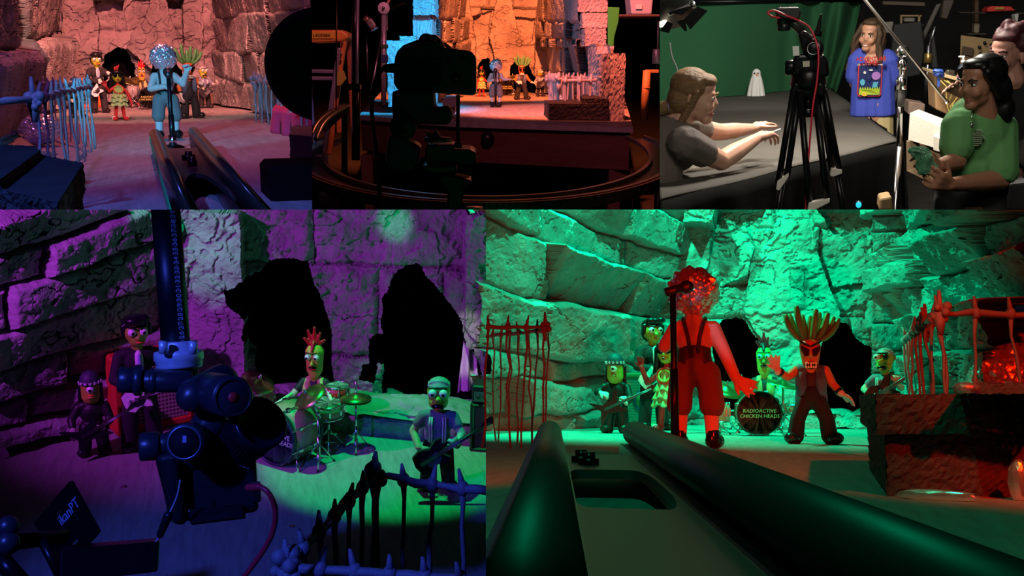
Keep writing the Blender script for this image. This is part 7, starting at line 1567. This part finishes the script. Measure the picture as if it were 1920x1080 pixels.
pts = [F.at(1463, 34, TY-.06), F.at(1446, 30, TY-.07), F.at(1440, 23, TY-.07), F.at(1452, 20, TY-.07), F.at(1476, 30, TY-.08), F.at(1500, 40, TY-.07), F.at(1520, 55, TY-.07), F.at(1534, 95, TY-.10), F.at(1532, 150, TY-.12), F.at(1524, 200, TY-.14), F.at(1518, 270, TY-.16), F.at(1513, 340, TY-.18), F.at(1510, 400, TY-.2)]
o = thing('red_cable', 'red tether cable running down the front of the tripod', 'cable', pts[-1]); T = Matrix.Translation(-pts[-1]); MB().tube(smooth(pts), .0042, 8, M=T).build('cord', RC, o)
pts = [F.at(1536, 200, TY-.1), F.at(1543, 230, TY-.1), F.at(1552, 280, TY-.12), F.at(1548, 305, TY-.12), F.at(1536, 330, TY-.13), F.at(1533, 380, TY-.14)]
o = thing('black_cable', 'thin black cable looping beside the tripod legs', 'cable', pts[-1]); T = Matrix.Translation(-pts[-1]); MB().tube(smooth(pts), .003, 8, M=T).build('cord', BLACK, o)
# --- film lamp top left
lp = thing('film_lamp', 'film lamp with open black barn doors at the upper left of the studio', 'lamp', F.at(1262, 30, 5.4)); T = Matrix.Translation(-F.at(1262, 30, 5.4))
def W(px, py, Y=5.4): return T @ F.at(px, py, Y)
hous = mat('grey lamp housing', (.06, .06, .06), .5, .4)
MB().cyl(W(1258, -14, 5.5), W(1266, 22, 5.35), .10, 30, b=.01).build('housing', hous, lp)
m = MB()
for k in range(7): m.cyl(W(1256+k*1.3, -12+5*k, 5.5-.022*k), W(1256.4+k*1.3, -10.5+5*k, 5.494-.022*k), .106, 30)
m.build('cooling_fins', hous, lp)
for pl_ in ([(1282, 36), (1308, 12), (1327, 20), (1294, 56)], [(1237, 58), (1250, 40), (1262, 44), (1254, 62)], [(1252, 24), (1268, 18), (1300, 10), (1280, 28)], [(1268, 40), (1284, 36), (1288, 58), (1284, 59)]):
    ext('barn_door', pl_, 5.3, .012, BLKMETAL, lp, 0, T)
ext('door_bracket', [(1250, 24), (1300, 2), (1304, 6), (1256, 30)], 5.32, .02, STEEL, lp, .003, T)
MB().cyl(W(1296, 12, 5.32), W(1303, 8, 5.32), .014, 12).build('bracket_knob', STEEL, lp)
gl = bpy.data.materials.new('glowing lamp face'); gl.use_nodes = True; bb_ = gl.node_tree.nodes['Principled BSDF']; bb_.inputs['Emission Color'].default_value = (1, .82, .55, 1); bb_.inputs['Emission Strength'].default_value = 9
ext('lamp_face', [(1230, 38), (1249, 37), (1250, 44), (1246, 50), (1230, 52)], 5.36, .02, gl, lp, .004, T)
clip_tree(lp, F, [EC])
o = thing('power_cable', 'thin grey cable hanging against the green backdrop behind the leaning person', 'cable', F.at(1262, 150, 10)); T = Matrix.Translation(-F.at(1262, 150, 10)); MB().tube(smooth([F.at(1256, 80, 10), F.at(1260, 105, 10), F.at(1270, 130, 10), F.at(1272, 150, 10)]), .008, 7, M=T).build('cord', mat('grey cord', (.2, .2, .2), .6), o)
# --- chrome stand with boom
SY = 6.4
cs = thing('grip_stand', 'chrome grip stand with boom arm right of the person in blue', 'stand', V((F.at(1690, 300, SY).x, SY, 0))); T = Matrix.Translation(-V((F.at(1690, 300, SY).x, SY, 0)))
def W(px, py, Y=SY): return T @ F.at(px, py, Y)
MB().cyl(W(1688, 165), W(1686, 275), .016, 18).build('lower_tube', CHROME, cs); MB().cyl(W(1692, 100), W(1691, 150), .017, 18).build('upper_tube', CHROME, cs); MB().cyl(W(1690, 168), W(1689, 200), .021, 18, b=.003).build('rubber_sleeve', mat('grey rubber', (.06, .06, .06), .6), cs)
MB().cyl(W(1692, 112), W(1691, 130), .026, 18, b=.004).cyl(W(1691, 144), W(1690, 168), .028, 18, b=.004).build('collar', CHROME, cs)
MB().lathe([(.001, 0), (.034, 0), (.036, .008), (.036, .03), (.03, .04), (.001, .04)], 28, M=look(W(1692, 97, SY)+V((0, .02, 0)), V((0, -1, .1)))).build('grip_head', CHROME, cs); MB().cyl(W(1683, 96), W(1704, 96), .012, 14).cyl(W(1680, 152), W(1690, 152), .010, 12).build('knob', CHROME, cs)
MB().cyl(W(1612, -12, SY-.3), W(1776, 191, SY+.15), .0085, 14).build('boom_arm', mat('satin steel arm', (.40, .38, .35), .3, .9), cs); MB().ell(W(1776, 191, SY+.15), (.013,)*3, n=10).build('arm_tip', CHROME, cs)
MB().cyl(W(1686, 275), V((W(1686, 275).x, 0, .03)), .019, 18).build('base_tube', CHROME, cs)
for k in range(3):
    a = .5+2*PI*k/3; MB().cyl((W(1686, 275).x, 0, .35), (W(1686, 275).x+.42*math.cos(a), .42*math.sin(a), .02), .013, 12).build('leg', CHROME, cs)
def pole3(name, label, cat, a, b, r, mt, ex=None):
    o = thing(name, label, cat, F.at(*b)); T = Matrix.Translation(-F.at(*b)); MB().cyl(T @ F.at(*a), T @ F.at(*b), r, 14).build('pole', mt, o)
    if ex: ex(o, T)
pole3('light_stand', 'slim grey stand with brass collar behind the boom arm', 'stand', (1742, 85, 9.5), (1735, 200, 9.5), .018, STEEL, lambda o, T: [MB().cyl(T @ F.at(1741, 100, 9.48), T @ F.at(1740, 118, 9.48), .035, 14, b=.005).build('collar', mat('brass collar', (.45, .3, .1), .35, .8), o), MB().cyl(T @ F.at(1743, 84, 9.5), T @ F.at(1754, 50, 9.5), .010, 10).build('upper_pole', STEEL, o)])
# --- boxes and clutter on the right
def solid3(name, label, cat, poly, Y, dep, mt, bev=.008, part='panel', group=None):
    o, T = new(name, label, cat, sum(p[0] for p in poly)/len(poly), max(p[1] for p in poly), Y, group); ext(part, poly, Y, dep, mt, o, bev, T); return o, T
CARD = mat('brown cardboard', (.36, .21, .10), .8, var=.15, vs=5)
WF = mat('white styrofoam', (.8, .77, .7), .7, bump=.3, bs=60, bd=.004)
fb = thing('foam_box', 'white styrofoam box on cardboard beside the person in green', 'box', F.at(1735, 280, 6.3)); T = Matrix.Translation(-F.at(1735, 280, 6.3))
MB().hull([T @ F.at(*q_) for q_ in ((1703, 262, 6.2), (1775, 284, 5.9), (1786, 283, 6.9), (1720, 262, 7.3))], [T @ F.at(*q_) for q_ in ((1706, 212, 6.2), (1778, 245, 5.9), (1788, 230, 6.9), (1722, 205, 7.3))]).build('box', WF, fb)
MB().hull([T @ F.at(*q_) for q_ in ((1750, 281, 5.96), (1768, 286, 5.88), (1768, 262, 5.88), (1750, 255, 5.96))], [T @ F.at(*q_) for q_ in ((1750, 281, 6.1), (1768, 286, 6.0), (1768, 262, 6.0), (1750, 255, 6.1))]).build('foam_rib', WF, fb)
cb = thing('cardboard_box', 'tall brown cardboard carton under the white styrofoam box', 'box', F.at(1735, 350, 6.4)); T = Matrix.Translation(-F.at(1735, 350, 6.4))
MB().hull([T @ F.at(*q_) for q_ in ((1700, 320, 6.3), (1765, 352, 6.0), (1800, 345, 6.9), (1720, 315, 7.2))], [T @ F.at(*q_) for q_ in ((1699, 264, 6.3), (1777, 290, 6.0), (1800, 275, 6.9), (1720, 258, 7.2))]).build('carton', mat('dim cardboard', (.22, .15, .09), .8), cb)
solid3('brick_block', 'small brick patterned block behind the white styrofoam box', 'block', [(1704, 190), (1735, 195), (1733, 218), (1702, 214)], 8.0, .3, mat('dull brick paint', (.25, .17, .13), .8, var=.4, vs=9))
solid3('cardboard_box', 'open brown carton below the desk edge with bottle', 'box', [(1752, 140), (1790, 152), (1815, 232), (1754, 205)], 7.4, .4, CARD)
dk = solid3('desk', 'pale wood desk top carrying the pump bottle', 'desk', [(1752, 134), (1800, 146), (1850, 158), (1850, 164), (1800, 153), (1752, 140)], 7.2, .7, mat('pale desk wood', (.45, .33, .18), .6), .003, 'desk_top')
bt = thing('pump_bottle', 'clear pump bottle with red label on the pale desk', 'bottle', F.at(1803, 150, 7.15)); T = Matrix.Translation(-F.at(1803, 150, 7.15)); u_ = F.size(F.at(1803, 150, 7.15), 1)
MB().lathe([(.001, 0), (8*u_, 0), (8.5*u_, u_), (8.5*u_, 22*u_), (6*u_, 27*u_), (3*u_, 29*u_), (3*u_, 32*u_), (.001, 32*u_)], 26).build('bottle', mat('dark blue plastic', (.03, .04, .07), .25), bt)
MB().lathe([(8.7*u_, 5*u_), (8.7*u_, 15*u_)], 26).build('label', mat('white red label', (.6, .25, .25), .5), bt); MB().lathe([(.001, 32*u_), (4*u_, 32*u_), (4*u_, 36*u_), (1.5*u_, 37*u_), (1.5*u_, 42*u_), (.001, 42*u_)], 18).box((-3*u_, 0, 43*u_), (11*u_, 3*u_, 3*u_), b=u_*.5).build('pump', WHITE, bt)
rb = thing('blue_ribbon', 'bunch of blue ribbon hanging over the pale desk corner', 'ribbon', F.at(1760, 140, 7.0)); T = Matrix.Translation(-F.at(1760, 140, 7.0)); BR = mat('blue ribbon', (.03, .08, .35), .45)
for k in range(5): MB().tube([T @ F.at(1760+10*math.cos(a+k)*(.6+.1*k), 137+6*math.sin(a)*(.5+.12*k), 7.0-.02*math.sin(a+k)) for a in [2*PI*i/14 for i in range(14)]], .012, 6, closed=True, sx=.3).build('loop', BR, rb)
ext('tail', [(1757, 138), (1762, 138), (1763, 162), (1758, 164)], 7.0, .012, BR, rb, .002, T)
solid3('small_bottle', 'dark squat jar beside the blue ribbon on the desk', 'jar', [(1775, 130), (1792, 132), (1792, 146), (1775, 143)], 7.3, .07, mat('dark jar', (.03, .025, .02), .3), .012, 'jar')
pg, T = solid3('plywood_panel', 'tan plywood panel with dark holes behind the back right person', 'panel', [(1802, 66), (1868, 74), (1880, 140), (1800, 130)], 11, .04, mat('tan plywood', (.30, .20, .09), .7, var=.2, vs=3))
ext('dark_window', [(1805, 86), (1825, 90), (1823, 105), (1803, 102)], 10.96, .02, mat('dark brown board', (.06, .035, .02), .7), pg, 0, T)
for x, y in ((1838, 100), (1846, 80), (1836, 88), (1858, 84)): MB().cyl(T @ F.at(x, y, 10.99), T @ F.at(x, y, 10.95), .015, 10).build('knot_hole', BLACK, pg)
rx, T = solid3('red_box', 'bright red box with gold print on the shelf at upper right', 'box', [(1852, 15), (1860, 11), (1896, 12), (1904, 20), (1851, 22)], 12, .35, mat('bright red box', (.62, .03, .02), .5)); text_mesh('OPEN', .001, 'x', BLACK, rx, Matrix.Identity(4)) if False else None
gp_ = mat('gold print', (.6, .4, .08), .5)
m = MB()
for k in range(4): m.box(T @ F.at(1868+4*k, 15.5, 11.98), (.016, .02, .02))
m.build('gold_print', gp_, rx)
solid3('shelf_board', 'dark shelf board under the red box', 'shelf', [(1800, 22), (1930, 24), (1930, 27), (1800, 25)], 12.2, .5, mat('dark shelf wood', (.06, .04, .03)))
for i, (poly, Y, c, lab, nm, cat) in enumerate([
    ([(1655, 2), (1735, 4), (1735, 12), (1655, 9)], 13, (.14, .11, .08), 'long pale plank lying high behind the person in blue', 'wooden_plank', 'plank'),
    ([(1688, 28), (1692, 28), (1692, 45), (1688, 46)], 12.4, (.35, .24, .12), 'upright of the small wooden frame behind the boom arm', 'picture_frame', 'frame'),
    ([(1696, 33), (1716, 33), (1715, 41), (1695, 41)], 12.6, (.35, .33, .28), 'white paper block inside the small wooden frame', 'paper_block', 'paper'),
    ([(1652, 42), (1676, 40), (1672, 62), (1654, 62)], 12, (.22, .2, .17), 'grey carton just right of the head of the person in blue', 'cardboard_box', 'box'),
    ([(1676, 46), (1728, 40), (1734, 90), (1726, 140), (1680, 150), (1672, 90)], 11.5, (.012, .012, .013), 'large black equipment bag behind the chrome stand', 'equipment_bag', 'bag'),
    ([(1756, 8), (1766, 6), (1614, 330), (1604, 330)], 11.8, (.10, .09, .08), 'leaning grey board with rounded hole at the back', 'leaning_board', 'board'),
    ([(1770, 0), (1790, 0), (1776, 36), (1764, 34)], 12.2, (.09, .07, .055), 'second leaning board under the ceiling at the back', 'leaning_board', 'board'),
    ([(1746, 62), (1752, 60), (1760, 128), (1748, 128)], 11, (.016, .016, .018), 'black upright case behind the slim grey stand', 'equipment_case', 'case'),
    ([(1828, 0), (1836, 0), (1836, 44), (1828, 44)], 13, (.10, .055, .03), 'brown vertical post at the back near the shelf', 'wooden_post', 'post'),
    ([(1826, 43), (1838, 44), (1836, 62), (1827, 62)], 12.5, (.24, .2, .13), 'small beige carton below the brown post', 'small_box', 'box'),
    ([(1902, 27), (1911, 25), (1909, 40), (1905, 41)], 11.5, (.5, .5, .5), 'small white cup hanging under the shelf', 'white_cup', 'cup'),
    ([(1908, 54), (1915, 54), (1915, 64), (1908, 64)], 11.5, (.4, .3, .06), 'small yellow tin at the far right', 'yellow_tin', 'tin'),
    ([(1905, 225), (1932, 215), (1932, 275), (1908, 278)], 6.3, (.55, .03, .04), 'red and white carton at the right edge behind the jeans', 'red_carton', 'box'),
    ([(1890, 345), (1932, 340), (1932, 395), (1886, 395)], 5.2, (.03, .03, .035), 'dark boxed package in the lower right corner', 'dark_package', 'package'),
    ([(1650, 372), (1672, 368), (1675, 395), (1648, 395)], 5.6, (.30, .20, .10), 'small brown carton on the floor near the tripod', 'small_carton', 'box')]):
    if i == 1:
        o, T = solid3(nm, 'small pale wooden frame behind the boom arm', cat, poly, Y, .04, mat('clutter %d' % i, c, .7)); ext('top_rail', [(1688, 28), (1728, 28), (1728, 31), (1688, 31)], Y, .04, _mats['clutter 1'], o, 0, T); ext('side_rail', [(1722, 28), (1726, 28), (1725, 42), (1721, 42)], Y, .04, _mats['clutter 1'], o, 0, T); continue
    o, T = solid3(nm, lab, cat, poly, Y, .18 if i != 5 else .05, mat('clutter %d' % i, c, .7), .012)
    if i == 12: ext('white_label', [(1906, 250), (1914, 247), (1914, 262), (1907, 264)], 6.28, .02, WHITE, o, 0, T)
sc_, T = new('green_bag', 'bright green plastic bag at the lower right corner', 'bag', 1905, 330, 6.0); k_ = foil_mesh((0, 0, .1), 1, 1, sc_, 'bag', 61, 4, mt=mat('bright green plastic', (.03, .35, .15), .4))
for v in k_.data.vertices: v.co = V((v.co.x*.1, v.co.y*.08, (v.co.z-.1)*.12+.1))
for px0, px1, py, Y, lab in ((1684, 1732, 46, 12.3, 'back shelf board under the small wooden frame'), (1815, 1850, 62.5, 12.4, 'short shelf board under the beige carton'), (1900, 1932, 64.5, 11.4, 'short shelf board under the yellow tin')):
    o, T = solid3('shelf_board', lab, 'shelf', [(px0, py), (px1, py), (px1, py+2.5), (px0, py+2.5)], Y, .6, mat('dark shelf wood', (.06, .04, .03)), .003)
    a = F.at((px0+px1)/2, py+1, Y+.3); MB().cyl(T @ a, T @ V((a.x, a.y, 0)), .03, 10).build('post', BLKMETAL, o)
# twigs by the desk
tw, T = new('dry_twigs', 'bunch of thin yellow twigs below the raised hand', 'twigs', 1790, 230, 6.6); rr = random.Random(4)
for k in range(7):
    a = T @ F.at(1790+rr.uniform(-4, 4), 228, 6.6); MB().tube([a, a+V((rr.uniform(-.05, .05), 0, .09)), a+V((rr.uniform(-.09, .09), 0, .17)), a+V((rr.uniform(-.12, .08), 0, .24))], .0028, 6).build('twig', mat('yellow twig', (.35, .28, .06), .7), tw)
o, T = new('blue_led', 'small glowing cyan light under the table near the tripod', 'light', 1610, 384, 5.0); em = bpy.data.materials.new('cyan led'); em.use_nodes = True; e_ = em.node_tree.nodes['Principled BSDF']; e_.inputs['Base Color'].default_value = (0, .4, .5, 1); e_.inputs['Emission Color'].default_value = (.02, .55, .65, 1); e_.inputs['Emission Strength'].default_value = 1.2
MB().ell((0, 0, 0), (.013, .008, .015), n=14).build('lens', em, o); MB().cyl((0, .03, 0), (0, .005, 0), .016, 16).build('body', BLACK, o)
# ------------------------------------------------------------------ repeats within one set share a group
for F_, where in ((FA, 'the pink cave'), (FB, 'the orange stage'), (FC, 'the studio'), (FD, 'the purple cave'), (FE, 'the green cave')):
    by = {}
    for o in F_.col.objects:
        if o.parent is None and 'category' in o and 'group' not in o: by.setdefault(o['category'], []).append(o)
    for c_, os_ in by.items():
        if len(os_) > 1 and c_ != 'person':
            for o in os_: o['group'] = ('%ss of %s' % (c_, where)) if not c_.endswith(('s', 'x', 'ch')) else ('%s pieces of %s' % (c_, where))
